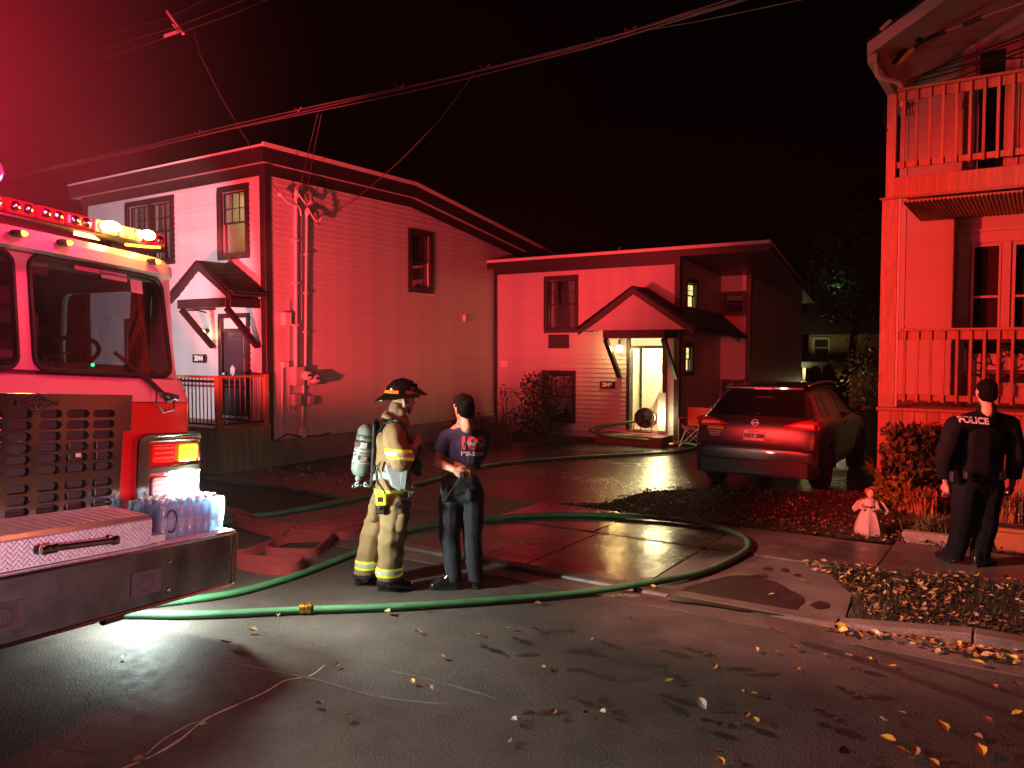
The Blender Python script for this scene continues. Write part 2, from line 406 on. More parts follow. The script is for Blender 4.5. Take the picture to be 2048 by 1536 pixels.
# driveway apron and sidewalk, slab by slab
ap = bpy.data.objects.new("driveway_apron", None); COL.objects.link(ap); ap['kind'] = 'structure'
ap.rotation_euler = (0, 0, -T_LOT); BASE[ap] = (0, 0, 0)
J = [-8.2, -7.1, -5.68, -4.18, -2.93, -1.45]
for i in range(len(J) - 1):
    x0, x1 = J[i] + .006, J[i + 1] - .006
    w = m_slabwet if -6 < x0 < -2.95 else m_slab
    if i == len(J) - 2:
        MB().prism([(x0, 6.57), (-1.22, 6.57), (-1.30, 7.3), (-1.75, 8.13), (x0, 8.13)], 'z', -.02, .022).obj("slab", w, ap, bevel=.006)
    else: MB().prism(rect(x0, x1, 6.57, 8.13), 'z', -.02, .022).obj("slab", w, ap, bevel=.006)
sw = bpy.data.objects.new("sidewalk", None); COL.objects.link(sw); sw['kind'] = 'structure'
sw.rotation_euler = (0, 0, -T_LOT); BASE[sw] = (0, 0, 0)
J = [-30, -20, -14.5, -13, -11.5, -10, -8.5, -7.1, -5.68, -4.25, -2.93, -1.27, .25, 1.75, 3.25, 10, 30]
for i in range(len(J) - 1):
    x0, x1 = J[i] + .007, J[i + 1] - .007
    w = m_slabwet if -6 < x0 < -2.95 else m_slab
    e = .006 * ((i * 7) % 3 - 1)
    b1 = 9.32 if x0 < -1.3 else 9.55
    MB().prism([(x0, 8.145), (x1, 8.145 + (.35 if x1 > 0 else 0)), (x1, b1), (x0, b1)], 'z', -.02, .030 + e * .4).obj("slab", w, sw, bevel=.006)
# asphalt drive
struct("driveway", MB().prism([(-11.3, 9.335), (-5.6, 9.335), (-4.95, 9.5), (-4.85, 10.9), (-4.2, 11.8), (-2.0, 12.5), (-2.0, 40), (-5.0, 40), (-5.5, 19.2), (-6.2, 16.3), (-11.3, 16.3)], 'z', -.02, .012), m_drive)
struct("side_yard", MB().prism([(-30, 9.34), (-11.32, 9.34), (-11.32, 17), (-30, 17)], 'z', -.02, .008), m_soil)
# lawn patches
def lawnpatch(name, poly, h):
    mb = MB(); n = len(poly); cx = sum(p[0] for p in poly) / n; cy = sum(p[1] for p in poly) / n
    mb.add([(x, y, 0.0) for x, y in poly] + [(x + (cx - x) * .035, y + (cy - y) * .06, h) for x, y in poly] + [(cx, cy, h * 1.2)],
           [(i, (i + 1) % n, n + (i + 1) % n, n + i) for i in range(n)] + [(n + i, n + (i + 1) % n, 2 * n) for i in range(n)])
    return struct(name, mb, m_soil)
LAWN = [(-5.45, 9.36), (-4.9, 9.62), (-4.85, 10.85), (-4.2, 11.75), (-2.02, 12.55), (-1.5, 12.5), (-1.3, 9.58), (-2.9, 9.34)]
VERGE = [(-1.76, 8.14), (-.2, 8.46), (3.2, 8.46), (6, 8.46), (6, 6.565), (-.3, 6.565), (-1.21, 6.565), (-1.30, 7.3)]
BED = [(-1.28, 9.6), (6, 9.62), (6, 12.5), (-1.55, 12.5)]
MIDBED = [(-11.3, 14.9), (-8.9, 15.6), (-8.2, 16.1), (-8.2, 16.6), (-11.4, 16.6)]
lawnpatch("lawn", LAWN, .03); lawnpatch("verge", VERGE, .028); lawnpatch("flower_bed", BED, .05); lawnpatch("shrub_bed", MIDBED, .06)

# ================================================================== HOUSE BUILDING BLOCKS
def wallmap(kind, c):
    if kind == 'front': return lambda s, d, z: (s, c - d, z)
    return lambda s, d, z: (c + d, s, z)
def wall_core(parent, mp, outer, ops, name="wall", mat=None, t=.14):
    vs, fs = holes(outer, ops, t)
    mb = MB(mp); mb.add([(x, z - t / 2, y) for x, y, z in vs], fs)
    return mb.obj(name, mat or m_siding, parent)
def siding(parent, mp, z0, z1, left, right, ops, step=.105, name="siding_board", mat=None, out=.024, keep=None):
    """lap siding, one board per row and gap; left/right give the wall's edge at a height; ops are (s0,s1,z0,z1) openings"""
    cache = {}; k = 0; z = z0
    while z < z1 - .01:
        h = min(step, z1 - z); segs = [(left(z), right(z), left(z + h), right(z + h))]
        for s0, s1, a, b in ops:
            if b > z + .02 and a < z + h - .02:
                new = []
                for l0, r0, l1, r1 in segs:
                    if s1 <= l0 or s0 >= r0: new.append((l0, r0, l1, r1)); continue
                    if s0 > l0: new.append((l0, s0, l1, s0))
                    if s1 < r0: new.append((s1, r0, s1, r1))
                segs = new
        for l0, r0, l1, r1 in segs:
            if r0 - l0 < .03: continue
            key = tuple(round(q, 4) for q in (l0, r0, l1, r1, h))
            if key not in cache:
                mb = MB(mp)
                mb.add([(l0, out, 0), (r0, out, 0), (r1, .004, h), (l1, .004, h), (l0, -.002, 0), (r0, -.002, 0), (r1, -.002, h), (l1, -.002, h)],
                       [(0, 1, 2, 3), (7, 6, 5, 4), (0, 4, 5, 1), (1, 5, 6, 2), (2, 6, 7, 3), (3, 7, 4, 0)])
                b = Vector(BASE[parent]); cache[key] = mb.mesh(name, (b.x, b.y, 0)); cache[key].materials.append(mat or m_siding)
            o = bpy.data.objects.new(name, cache[key]); COL.objects.link(o); o.parent = parent
            o.location = (0, 0, z - BASE[parent][2])
        z += step; k += 1
def frame4(mb, s0, s1, z0, z1, w, d0, d1):
    mb.box(s0, s1, d0, d1, z1 - w, z1); mb.box(s0, s1, d0, d1, z0, z0 + w)
    mb.box(s0, s0 + w, d0, d1, z0 + w, z1 - w); mb.box(s1 - w, s1, d0, d1, z0 + w, z1 - w)
def window(parent, mp, s0, s1, z0, z1, cas=.105, split=1, grid=(3, 2), room=None, curtains=True, blind=None, depth=.5, lit=None, ft=.05):
    """casing outer size s0..s1; glass inside; room box behind"""
    mb = MB(mp); frame4(mb, s0, s1, z0, z1, cas, -.02, ft); fr = mb.obj("window", m_trim, parent, bevel=.006)
    i0, i1, j0, j1 = s0 + cas, s1 - cas, z0 + cas, z1 - cas
    w = (i1 - i0) / split
    for k in range(split):
        a, b = i0 + k * w, i0 + (k + 1) * w; mid = (j0 + j1) / 2
        if k: MB(mp).box(a - .035, a + .035, -.03, ft - .01, j0, j1).obj("mullion", m_trim, fr)
        mb = MB(mp); frame4(mb, a + .002, b - .002, mid - .014, j1 - .002, .028, -.05, -.022); sa = mb.obj("sash", m_black, fr)
        mb = MB(mp); frame4(mb, a + .002, b - .002, j0 + .002, mid + .014, .028, -.075, -.052); mb.obj("sash", m_black, fr)
        if grid:
            for g in range(1, grid[0]):
                x = a + .03 + (b - a - .06) * g / grid[0]
                MB(mp).box(x - .007, x + .007, -.044, -.030, mid + .016, j1 - .032).obj("glazing_bar", m_black, fr)
            for g in range(1, grid[1]):
                z = mid + (j1 - mid) * g / grid[1] - .02
                MB(mp).box(a + .03, b - .03, -.043, -.031, z - .007, z + .007).obj("glazing_bar", m_black, fr)
        MB(mp).box(a + .028, b - .028, -.038, -.035, mid, j1 - .028).obj("pane", lit or m_pane, fr)
        MB(mp).box(a + .028, b - .028, -.064, -.061, j0 + .028, mid).obj("pane", lit or m_pane, fr)
        if curtains:
            for sd in (0, 1):
                mb = MB(mp); n = 9; cw = (b - a) * (.30 if curtains is True else curtains)
                pts = [(a + .02 + cw * q / n if not sd else b - .02 - cw * q / n, -.10 + .016 * math.sin(q * 2.1)) for q in range(n + 1)]
                for q in range(n):
                    (x0, d0), (x1, d1) = pts[q], pts[q + 1]
                    e = .35 * cw * (1 if not sd else -1)
                    mb.add([(x0, d0, j0), (x1 - e * q / n * .5, d1, j0), (x1, d1, j1), (x0, d0, j1)], [(0, 1, 2, 3)])
                mb.obj("curtain", m_curtain, fr, smooth=True)
        if blind is not None:
            MB(mp).box(a + .02, b - .02, -.11, -.105, j0 + (j1 - j0) * blind, j1).obj("blind", m_curtain, fr)
    if room is not False:
        mb = MB(mp); e = .05; D = -depth
        q = [(i0 - e, j0 - e), (i1 + e, j0 - e), (i1 + e, j1 + e), (i0 - e, j1 + e)]
        mb.add([(s, -.142, z) for s, z in q] + [(s, D, z) for s, z in q], [(4, 5, 6, 7)] + [(i, (i + 1) % 4, 4 + (i + 1) % 4, 4 + i) for i in range(4)])
        mb.obj("window_recess", room or m_dark, fr)
    return fr
def op(w, c=.105): return rect(w[0] + c, w[1] - c, w[2] + c, w[3] - c)

# ================================================================== LEFT HOUSE (2044)
A, B = -11.55, 9.54
lh = thing("house", "two storey pale sided house numbered 2044 with black corner trim and small hooded porch", "house", (A, B, 0), "houses along the street")
FR, SD = wallmap('front', B), wallmap('side', A)
zt = lambda b: 5.40 if b < 13.5 else 5.40 - (b - 13.5) * .158
w1 = (-15.84, -14.19, 3.79, 5.13); w2 = (-12.84, -11.95, 3.77, 5.11); w3 = (-15.95, -14.35, 1.2, 2.75); w4 = (13.37, 14.20, 3.36, 4.74)
dr = (-12.86, -11.98, .80, 2.78)
wall_core(lh, FR, rect(-17.4, A - .002, .30, 5.38), [op(w1), op(w2), op(w3), rect(dr[0] + .08, dr[1] - .08, .84, 2.70)])
wall_core(lh, SD, [(B + .002, .46), (25, .40), (25, zt(25)), (13.5, 5.38), (B + .002, 5.38)], [op(w4)], name="wall")
MB().box(-17.4, -17.26, B + .142, 25, 0, 5.3).obj("wall", m_siding, lh); MB().box(-17.25, A - .142, 24.86, 25, 0, 3.6).obj("wall", m_siding, lh)
siding(lh, FR, .50, 5.20, lambda z: -17.4, lambda z: A - .10, [w1, w2, w3, dr])
def rgt(z): return 24.9 if z <= zt(24.9) - .15 else 13.5 + (5.25 - z) / .158
siding(lh, SD, .47, 5.22, lambda z: B + .10, lambda z: min(24.9, rgt(z)), [w4])
MB().box(A - .11, A + .035, B - .035, B + .11, .30, 5.38).obj("corner_board", m_trim, lh, bevel=.006)
MB().box(-17.43, -17.28, B - .035, B + .02, .30, 5.38).obj("corner_board", m_trim, lh)
# frieze, soffit, fascia, drip edge: front
MB(FR).box(-17.5, A + .03, .012, .045, 5.20, 5.40).obj("frieze_board", m_trim, lh)
MB(FR).box(-17.8, A + .10, -.14, .13, 5.402, 5.43).obj("soffit", m_plastic, lh)
MB(FR).box(-17.8, A + .13, .13, .16, 5.40, 5.66).obj("fascia", m_trim, lh)
MB(FR).box(-17.8, A + .14, .12, .18, 5.662, 5.695).obj("drip_edge", m_alu, lh)
def sloped(d0, d1, lo, hi, name, mat, b0=B - .16, b1=25.2):
    for p, q in ((b0, 13.5), (13.5, b1)):
        mb = MB(SD)
        vs = [(s, d, zt(s) + o) for s in (p, q) for d, o in ((d0, lo), (d1, lo), (d1, hi), (d0, hi))]
        mb.add(vs, [(0, 1, 2, 3), (7, 6, 5, 4), (0, 4, 5, 1), (1, 5, 6, 2), (2, 6, 7, 3), (3, 7, 4, 0)])
        mb.obj(name, mat, lh)
sloped(.012, .045, -.20, -.002, "frieze_board", m_trim, B - .03); sloped(-.10, .13, .002, .028, "soffit", m_plastic, B)
sloped(.13, .16, .0, .255, "fascia", m_trim); sloped(.12, .185, .257, .33, "drip_edge", m_alu)
mb = MB()
for p, q in ((B - .10, 13.5), (13.5, 25.2)):
    mb.add([(-17.75, p, zt(p) + .27), (A + .115, p, zt(p) + .27), (A + .115, q, zt(q) + .27), (-17.75, q, zt(q) + .27), (-17.75, p, zt(p) + .06), (A + .11, p, zt(p) + .06), (A + .11, q, zt(q) + .06), (-17.75, q, zt(q) + .06)],
           [(0, 1, 2, 3), (7, 6, 5, 4), (0, 4, 5, 1), (1, 5, 6, 2), (2, 6, 7, 3), (3, 7, 4, 0)])
mb.obj("roof", m_shingle, lh)
m_brick = M("chimney_brick", (.20, .10, .075), .9, var=.3, scale=25)
MB().box(-19.6, -18.2, 13.3, 14.5, 4.0, 6.95).obj("chimney", m_brick, lh)
MB().box(-17.38, A + .012, B + .01, B + .30, -.05, .295).obj("foundation", m_conc, lh)
MB().prism([(B - .05, -.05), (24.9, -.05), (24.9, .40), (B - .05, .47)], 'x', A - .20, A + .09).obj("foundation", m_conc, lh, bevel=.015)
window(lh, FR, *w1, split=2, grid=(3, 2), curtains=.46)
window(lh, FR, *w2, grid=(3, 2), room=m_room, curtains=.26, depth=1.6)
window(lh, FR, *w3, split=2, grid=(3, 2), curtains=.4)
window(lh, SD, *w4, grid=(3, 2), curtains=.3)
# front door with transom
mb = MB(FR); frame4(mb, dr[0], dr[1], dr[2], dr[3], .085, -.05, .05); df = mb.obj("door_frame", m_trim, lh, bevel=.006)
MB(FR).box(dr[0] + .085, dr[1] - .085, -.03, .03, 2.44, 2.50).obj("transom_rail", m_trim, df)
MB(FR).box(dr[0] + .085, dr[1] - .085, -.03, -.022, 2.50, 2.695).obj("transom", m_curtain, df)
MB(FR).box(dr[0] + .085, dr[1] - .085, -.05, -.012, .885, 2.44).obj("door", m_door, df)
for z0, z1 in ((.98, 1.38), (1.46, 1.98), (2.04, 2.36)):
    MB(FR).box(dr[0] + .20, dr[1] - .20, -.013, .004, z0, z1).obj("door_panel", m_door, df, bevel=.008)
MB(FR).box(dr[0] + .05, dr[1] - .05, -.012, .06, .845, .884).obj("threshold", m_alu, df)
MB().ball((dr[0] + .155, B - .05, 1.66), .03).obj("door_handle", m_alu, df, smooth=True)
MB(FR).box(dr[0] + .30, dr[0] + .42, .004, .014, 1.66, 1.78).obj("door_knocker", m_alu, df)
MB(FR).box(dr[0] + .34, dr[0] + .38, .006, .018, 1.62, 1.82).obj("door_knocker", m_alu, df)
# hood
def hood(h, a0, a1, apexz, tipz, bf, bw, am, beam, post_b, right_back=None, pitch_out=.14):
    """small gabled door hood: rafters, gable, two roof slopes, beam, braces"""
    t = .11
    for sgn, tip in ((-1, a0), (1, a1)):
        mb = MB()
        p = [(am, apexz), (tip, tipz), (tip, tipz - t * 1.05), (am, apexz - t * 1.25)]
        mb.prism(p, 'y', bf, bf + .045); mb.obj("rafter_board", m_trim, h)
        mb = MB(); n = 7
        mb.prism([(am, apexz + .03), (tip + sgn * .05, tipz + .005), (tip + sgn * .05, tipz - .03), (am, apexz - .006)], 'y', bf + .047, bw); mb.obj("roof_slope", m_shingle, h)
        for k in range(n):                                   # shingle courses
            f0, f1 = k / n, (k + 1) / n
            x0, z0 = am + (tip + sgn * .06 - am) * f1, apexz + (tipz - apexz) * f1; x1, z1 = am + (tip + sgn * .06 - am) * f0, apexz + (tipz - apexz) * f0
            mb = MB(); mb.add([(x0, bf - .02, z0 + .048), (x1, bf - .02, z1 + .036), (x1, bw, z1 + .036), (x0, bw, z0 + .048), (x0, bf - .02, z0 + .03), (x1, bf - .02, z1 + .028), (x1, bw, z1 + .028), (x0, bw, z0 + .03)],
                   [(0, 1, 2, 3), (7, 6, 5, 4), (0, 4, 5, 1), (1, 5, 6, 2), (2, 6, 7, 3), (3, 7, 4, 0)]); mb.obj("shingle_course", m_shingle, h)
    l = lambda z: am - (am - a0) * (apexz - .13 - z) / (apexz - tipz) + .02
    r_ = lambda z: am + (a1 - am) * (apexz - .13 - z) / (apexz - tipz) - .02
    GM = wallmap('front', bf + .05)
    siding(h, GM, beam[3], apexz - .16, l, r_, [], step=.10)
    MB(GM).prism([(l(beam[3]), beam[3]), (r_(beam[3]), beam[3]), (am, apexz - .14)], 'y', -.04, -.003).obj("gable_wall", m_siding, h)
    x0, x1, z0, z1 = beam
    MB().box(x0, x1, bf + .02, bf + .11, z0, z1).obj("beam", m_trim, h, bevel=.005)
    for x in (x0, x1 - .09): MB().box(x, x + .09, bf + .112, bw, z0, z1).obj("side_beam", m_trim, h, bevel=.005)
    MB().box(x0 + .09, x1 - .09, bf + .112, bw, z1 - .03, z1 - .01).obj("hood_ceiling", m_white, h)
    for x in (x0 + .045, x1 - .045): MB().bar((x, bf + .08, z0 - .02), (x, bw - .04, post_b), .085, .10, (1, 0, 0)).obj("brace", m_trim, h)
hood(lh, -13.24, -11.52, 3.65, 3.06, 8.76, B - .02, -12.42, (-13.05, -11.68, 2.85, 3.01), 2.16)
MB().tube([(-13.1, 8.95, 2.83), (-13.05, 9.2, 2.84), (-13.0, 9.35, 2.80)], .015, 6).obj("eave_wire", m_black, lh)
m_bulb = EMIT("bulb_lit", (1, .62, .25), 14)
MB().ball((-13.2, B - .13, 2.44), .045).obj("porch_bulb", m_bulb, lh, smooth=True)
MB().cyl((-13.2, B - .01, 2.47), (-13.2, B - .11, 2.47), .04).obj("lamp_holder", m_black, lh)
# house number
MB(FR).box(-13.66, -13.24, .02, .045, 1.86, 2.02).obj("number_plate", m_black, lh, bevel=.004)
m_num = M("number_white", (.8, .8, .8), .4)
MX = Matrix.Rotation(R(90), 4, 'X')
lettering("lettering", "2044", .135, m_num, lh, Matrix.Translation((-13.47, B - .047, 1.94)) @ MX, .002, .006)
# porch: boxed base, deck, posts, rail, balusters
PA0, PA1, PB0 = -13.9, -11.43, 8.42
MB().box(PA0, PA1, PB0, B - .04, -.02, .74).obj("porch_base", m_ply, lh)
k = PA0 + .15
for i in range(16):
    x0 = PA0 + (PA1 - PA0) * i / 16; MB().box(x0 + .004, x0 + (PA1 - PA0) / 16 - .004, PB0 - .02, PB0 - .002, 0, .735).obj("skirting_board", m_ply, lh)
for i in range(7):
    y0 = PB0 + (B - .05 - PB0) * i / 7; MB().box(PA1 + .002, PA1 + .02, y0 + .004, y0 + (B - .05 - PB0) / 7 - .004, 0, .735).obj("skirting_board", m_ply, lh)
for i in range(8):
    y0 = PB0 - .03 + (B - PB0 - .02) * i / 8; MB().box(PA0, PA1 + .03, y0, y0 + (B - PB0 - .02) / 8 - .006, .742, .79).obj("deck_board", m_wood, lh)
for x, y in ((PA0 + .05, PB0 + .05), (PA1 - .28 - 1.0, PB0 + .05), (PA1 - .05, PB0 + .05)):
    pass
for x, y in ((PA1 - .06, PB0 + .05), (PA1 - .06, B - .10), (PA0 + .06, PB0 + .05)):
    MB().box(x - .05, x + .05, y - .05, y + .05, .79, 1.68).obj("porch_post", m_wood, lh, bevel=.006)
MB().box(PA0 + .11, PA1 - .11, PB0 + .0, PB0 + .10, 1.63, 1.67).obj("hand_rail", m_wood, lh, bevel=.005)
MB().box(PA0 + .11, PA1 - .11, PB0 + .035, PB0 + .065, .83, .86).obj("bottom_rail", m_black, lh)
MB().box(PA0 + .11, PA1 - .11, PB0 + .035, PB0 + .065, 1.56, 1.59).obj("top_rail", m_black, lh)
MB().box(PA1 - .11, PA1 - .01, PB0 + .10, B - .15, 1.63, 1.67).obj("hand_rail", m_wood, lh, bevel=.005)
MB().box(PA1 - .075, PA1 - .045, PB0 + .10, B - .15, .83, .86).obj("bottom_rail", m_black, lh)
n = 22
for i in range(n):
    x = PA0 + .16 + (PA1 - PA0 - .32) * i / (n - 1); MB().cyl((x, PB0 + .05, .86), (x, PB0 + .05, 1.63), .009, n=6).obj("baluster", m_black, lh)
for i in range(8):
    y = PB0 + .16 + (B - PB0 - .36) * i / 7; MB().cyl((PA1 - .06, y, .86), (PA1 - .06, y, 1.63), .009, n=6).obj("baluster", m_black, lh)
MB().box(PA1 - .03, PA1 - .008, B - .14, B - .06, 1.28, 1.39).obj("lock_box", m_plastic, lh)
# service conduits, meters, boxes on the side wall
def S(px, py, d=.05): q = wa(px, py, A + d); return q
def conduit(px, y0, y1, r, px2=None):
    p, q = S(px, y0), S(px2 or px, y1); mb = MB().tube([(A + .07, p[1], p[2]), (A + .07, (p[1] + q[1]) / 2, (p[2] + q[2]) / 2), (A + .07, q[1], q[2])], r, 10)
    o = mb.obj("conduit", m_grayw, lh, smooth=True)
    for t in (.25, .5, .75):
        z = p[2] + (q[2] - p[2]) * t; b = p[1] + (q[1] - p[1]) * t
        MB().box(A + .02, A + .11, b - r * 1.5, b + r * 1.5, z - .015, z + .015).obj("conduit_strap", m_alu, o)
conduit(590, 395, 735, .036); conduit(612, 430, 742, .024, 609)
for (px, py, bend) in ((592, 395, -1), (612, 430, 1)):           # weatherheads with drip loops
    p = S(px, py); mb = MB().lathe([(.03, -.02), (.05, .03), (.055, .08), (.03, .14), (.01, .15)], (A + .07, p[1], p[2]), (.25, .15 * bend, 1), 10)
    wh = mb.obj("weatherhead", m_grayw, lh, smooth=True)
    for j in range(4):
        a = [S(px + bend * 2, py - 18, .1), S(px + 14 + j * 5, py + 4 + j * 9, .22), S(px + 22 + j * 4, py + 26 + j * 6, .20), S(px + 30 - j * 6, py + 6 - j * 14, .26)]
        pts = [Vector(a[0]).lerp(Vector(a[1]), t).lerp(Vector(a[1]).lerp(Vector(a[2]), t), t).lerp(Vector(a[1]).lerp(Vector(a[2]), t).lerp(Vector(a[2]).lerp(Vector(a[3]), t), t), t) for t in [i / 9 for i in range(10)]]
        MB().tube(pts, .012, 6).obj("cable", m_black if j else m_grayw, wh, smooth=True)
pts = [S(560, 388, .16), S(572, 402, .12), S(585, 409, .10), S(596, 411, .09), S(601, 420, .08), S(602, 432, .08)]
MB().tube(pts, .017, 7).obj("cable", m_grayw, lh, smooth=True)
MB().ball(pts[0], .04).obj("insulator", m_white, lh, smooth=True)
def wbox(px0, px1, py0, py1, d, name, mat, bev=.008):
    p, q = S(px0, py1, .02), S(px1, py0, .02); zc = (p[2] + q[2]) / 2
    return MB().box(A + .02, A + .02 + d, p[1], q[1], min(p[2], q[2]), max(p[2], q[2])).obj(name, mat, lh, bevel=bev)
wbox(561, 574, 625, 650, .13, "junction_box", m_grayw); wbox(561, 573, 723, 735, .08, "junction_box", m_grayw)
b1 = wbox(580, 598, 733, 771, .16, "meter_base", m_plastic); b2 = wbox(606, 621, 743, 770, .14, "meter_base", m_plastic)
m_meter = M("meter_glass", (.55, .52, .50), .2)
for px, py, d in ((599, 751, .16), (616, 757, .14)):
    q = S(px, py, .02); mb = MB().lathe([(.095, 0), (.095, .03), (.085, .04), (.085, .13), (.07, .16), (.02, .17)], (A + .02 + d * .7, q[1], q[2]), (1, 0, 0), 20)
    mt = mb.obj("meter", m_meter, b1, smooth=True)
    MB().box(A + .02 + d * .7 + .172, A + .02 + d * .7 + .18, q[1] - .05, q[1] + .05, q[2] - .01, q[2] + .03).obj("meter_dial", m_black, b1)
wbox(580, 594, 787, 812, .13, "utility_box", m_plastic); wbox(611, 621, 791, 809, .10, "utility_box", m_plastic)
for px, y0, y1, r, px2 in ((564.5, 735, 872, .012, 564), (577, 600, 735, .008, 577), (578, 770, 820, .008, 579), (607, 770, 868, .024, 604), (603, 420, 640, .007, 603), (586, 812, 822, .01, 589)):
    p, q = S(px, y0), S(px2, y1); MB().tube([(A + .05, p[1], p[2]), (A + .05, q[1], q[2])], r, 8).obj("pipe", m_grayw if r > .01 else m_plastic, lh, smooth=True)
q = S(603, 862); MB().box(A + .02, A + .12, q[1] - .05, q[1] + .06, q[2] - .12, q[2] + .08).obj("pipe_boot", m_grayw, lh, bevel=.01)
p0, p1 = S(612, 872), S(985, 836); MB().box(A + .018, A + .05, B + .72, 24.8, .45, .468).obj("starter_strip", m_alu, lh)
pts = [S(548, 884, .10), S(575, 868, .10), S(600, 873, .1), S(640, 871, .1), S(660, 866, .1)]
MB().tube(pts, .014, 6).obj("cable", m_black, lh, smooth=True)
MB().ball(S(929, 636, .05), .05, .05, .09).obj("dryer_vent", m_white, lh, smooth=True)

# ================================================================== MIDDLE HOUSE (2046)
A1, B1, AR, B2, A2 = -11.55, 16.67, -6.63, 19.41, -5.90
mh = thing("house", "low flat roofed house numbered 2046 with lit open doorway under a gabled hood", "house", (AR, B1, 0), "houses along the street")
F1, RT, F2, RS = wallmap('front', B1), wallmap('side', AR), wallmap('front', B2), wallmap('side', A2)
v1 = (-10.05, -9.12, 2.50, 3.86); v2 = (-10.10, -9.18, .35, 1.60); v3 = (17.0, 17.72, 2.96, 3.68); v4 = (16.92, 17.50, 1.52, 2.26); v5 = (-6.60, -5.99, 2.92, 3.52); v6 = (-6.58, -6.02, .6, 1.36)
d2 = (-7.86, -6.88, .28, 2.45)
wall_core(mh, F1, rect(A1 + .02, AR - .002, .02, 4.15), [op(v1), op(v2), rect(d2[0] + .08, d2[1] - .10, .30, 2.38)])
wall_core(mh, RT, rect(B1 + .002, B2 - .002, .02, 4.15), [op(v3, .09), op(v4, .09)])
wall_core(mh, F2, rect(AR + .0, A2 - .002, .02, 4.15), [op(v5, .08), op(v6, .08)])
zr2 = lambda b: 4.15 - .085 * max(0, b - B1)
MB().prism([(B2 + .002, 0), (24.5, 0), (24.5, zr2(24.5)), (B2 + .002, zr2(B2))], 'x', A2 - .14, A2).obj("wall", m_siding, mh); MB().box(A1, A2, 24.36, 24.5, 0, 3.4).obj("wall", m_siding, mh)
siding(mh, F1, .20, 4.0, lambda z: A1 + .03, lambda z: AR - .08, [v1, v2, d2]); siding(mh, RT, .20, 4.0, lambda z: B1 + .08, lambda z: B2, [v3, v4])
siding(mh, F2, .20, 4.0, lambda z: AR, lambda z: A2 - .08, [v5, v6])
siding(mh, RS, .20, 3.85, lambda z: B2 + .08, lambda z: min(24.45, B1 + (4.05 - z) / .085), [])
MB().box(A1 + .03, A1 + .12, B1 - .04, B1 - .004, .1, 4.15).obj("corner_board", m_trim, mh)
MB().box(AR - .09, AR + .035, B1 - .035, B1 + .09, .1, 4.15).obj("corner_board", m_trim, mh, bevel=.005)
MB().box(A2 - .09, A2 + .035, B2 - .035, B2 + .09, .1, 4.15).obj("corner_board", m_trim, mh, bevel=.005)
MB().box(A1 + .03, AR + .04, B1 - .05, B1 - .012, 3.97, 4.15).obj("frieze_board", m_trim, mh)
EV = [(A1 + .03, B1 - .30), (-4.62, B1 - .30), (-5.62, 24.8), (A1 + .03, 24.8)]
def roofslab(lo, hi, name, mat, q=EV):
    n = len(q); MB().add([(x, y, zr2(y) + lo) for x, y in q] + [(x, y, zr2(y) + hi) for x, y in q], [tuple(range(n)), tuple(range(2 * n - 1, n - 1, -1))] + [(i, (i + 1) % n, n + (i + 1) % n, n + i) for i in range(n)]).obj(name, mat, mh)
roofslab(.002, .03, "soffit", m_trim); roofslab(.032, .09, "roof", m_shingle, [(x, y + (.02 if y < 17 else 0)) for x, y in EV])
MB().box(A1 + .03, -4.60, B1 - .34, B1 - .302, 4.10, 4.24).obj("fascia", m_trim, mh)
MB().box(A1 + .03, -4.585, B1 - .36, B1 - .30, 4.242, 4.31).obj("drip_edge", m_alu, mh)
rg = [(-4.61, B1 - .30), (-4.57, B1 - .30), (-5.57, 24.8), (-5.61, 24.8)]
roofslab(-.05, .09, "fascia", m_trim, rg); roofslab(.092, .15, "drip_edge", m_alu, rg)
MB().cyl((-9.2, 19.0, 4.2), (-9.2, 19.0, 4.75), .04).obj("vent_pipe", m_plastic, mh)
window(mh, F1, *v1, grid=(3, 2), curtains=.28); window(mh, F1, *v2, grid=(3, 2), curtains=.3, blind=.2)
m_lit = EMIT("lit_window", (1, .80, .33), 1.15)
window(mh, RT, *v3, cas=.09, grid=(2, 2), lit=m_lit, curtains=False); window(mh, RT, *v4, cas=.09, grid=(2, 2), lit=m_lit, curtains=False)
window(mh, F2, *v5, cas=.08, grid=None, curtains=False, blind=.7); window(mh, F2, *v6, cas=.08, grid=(2, 3), curtains=False, blind=.0)
# open doorway, hall and stairs behind it
mb = MB(F1); x0, x1, z0, z1 = d2
mb.box(x0, x0 + .085, -.14, .05, z0, z1); mb.box(x1 - .10, x1, -.14, .05, z0, z1); mb.box(x0 + .085, x1 - .10, -.14, .05, z1 - .08, z1)
df = mb.obj("door_frame", m_trim, mh, bevel=.005)
MB(F1).box(x0 + .085, x1 - .10, -.10, .03, 2.13, 2.19).obj("transom_rail", m_trim, df)
MB(F1).box(x0 + .085, x1 - .10, -.06, -.054, 2.19, 2.37).obj("transom", EMIT("transom_lit", (1, .82, .35), 1.1), df)
m_hall = M("hall_paint", (.74, .70, .58), .7, var=.04)
hx0, hx1, hb = -8.35, -6.80, 20.3
MB().box(hx0, hx1, B1 + .145, hb, .22, .28).obj("hall_floor", M("hall_tile", (.35, .28, .20), .4), mh)
MB().box(hx0 - .05, hx0, B1 + .145, hb, .28, 2.75).obj("hall_wall", m_hall, mh); MB().box(hx1, hx1 + .05, B1 + .145, hb, .28, 2.75).obj("hall_wall", m_hall, mh)
MB().box(hx0, hx1, hb, hb + .05, .28, 2.75).obj("hall_wall", m_hall, mh); MB().box(hx0, hx1, B1 + .145, hb, 2.75, 2.8).obj("hall_ceiling", m_hall, mh)
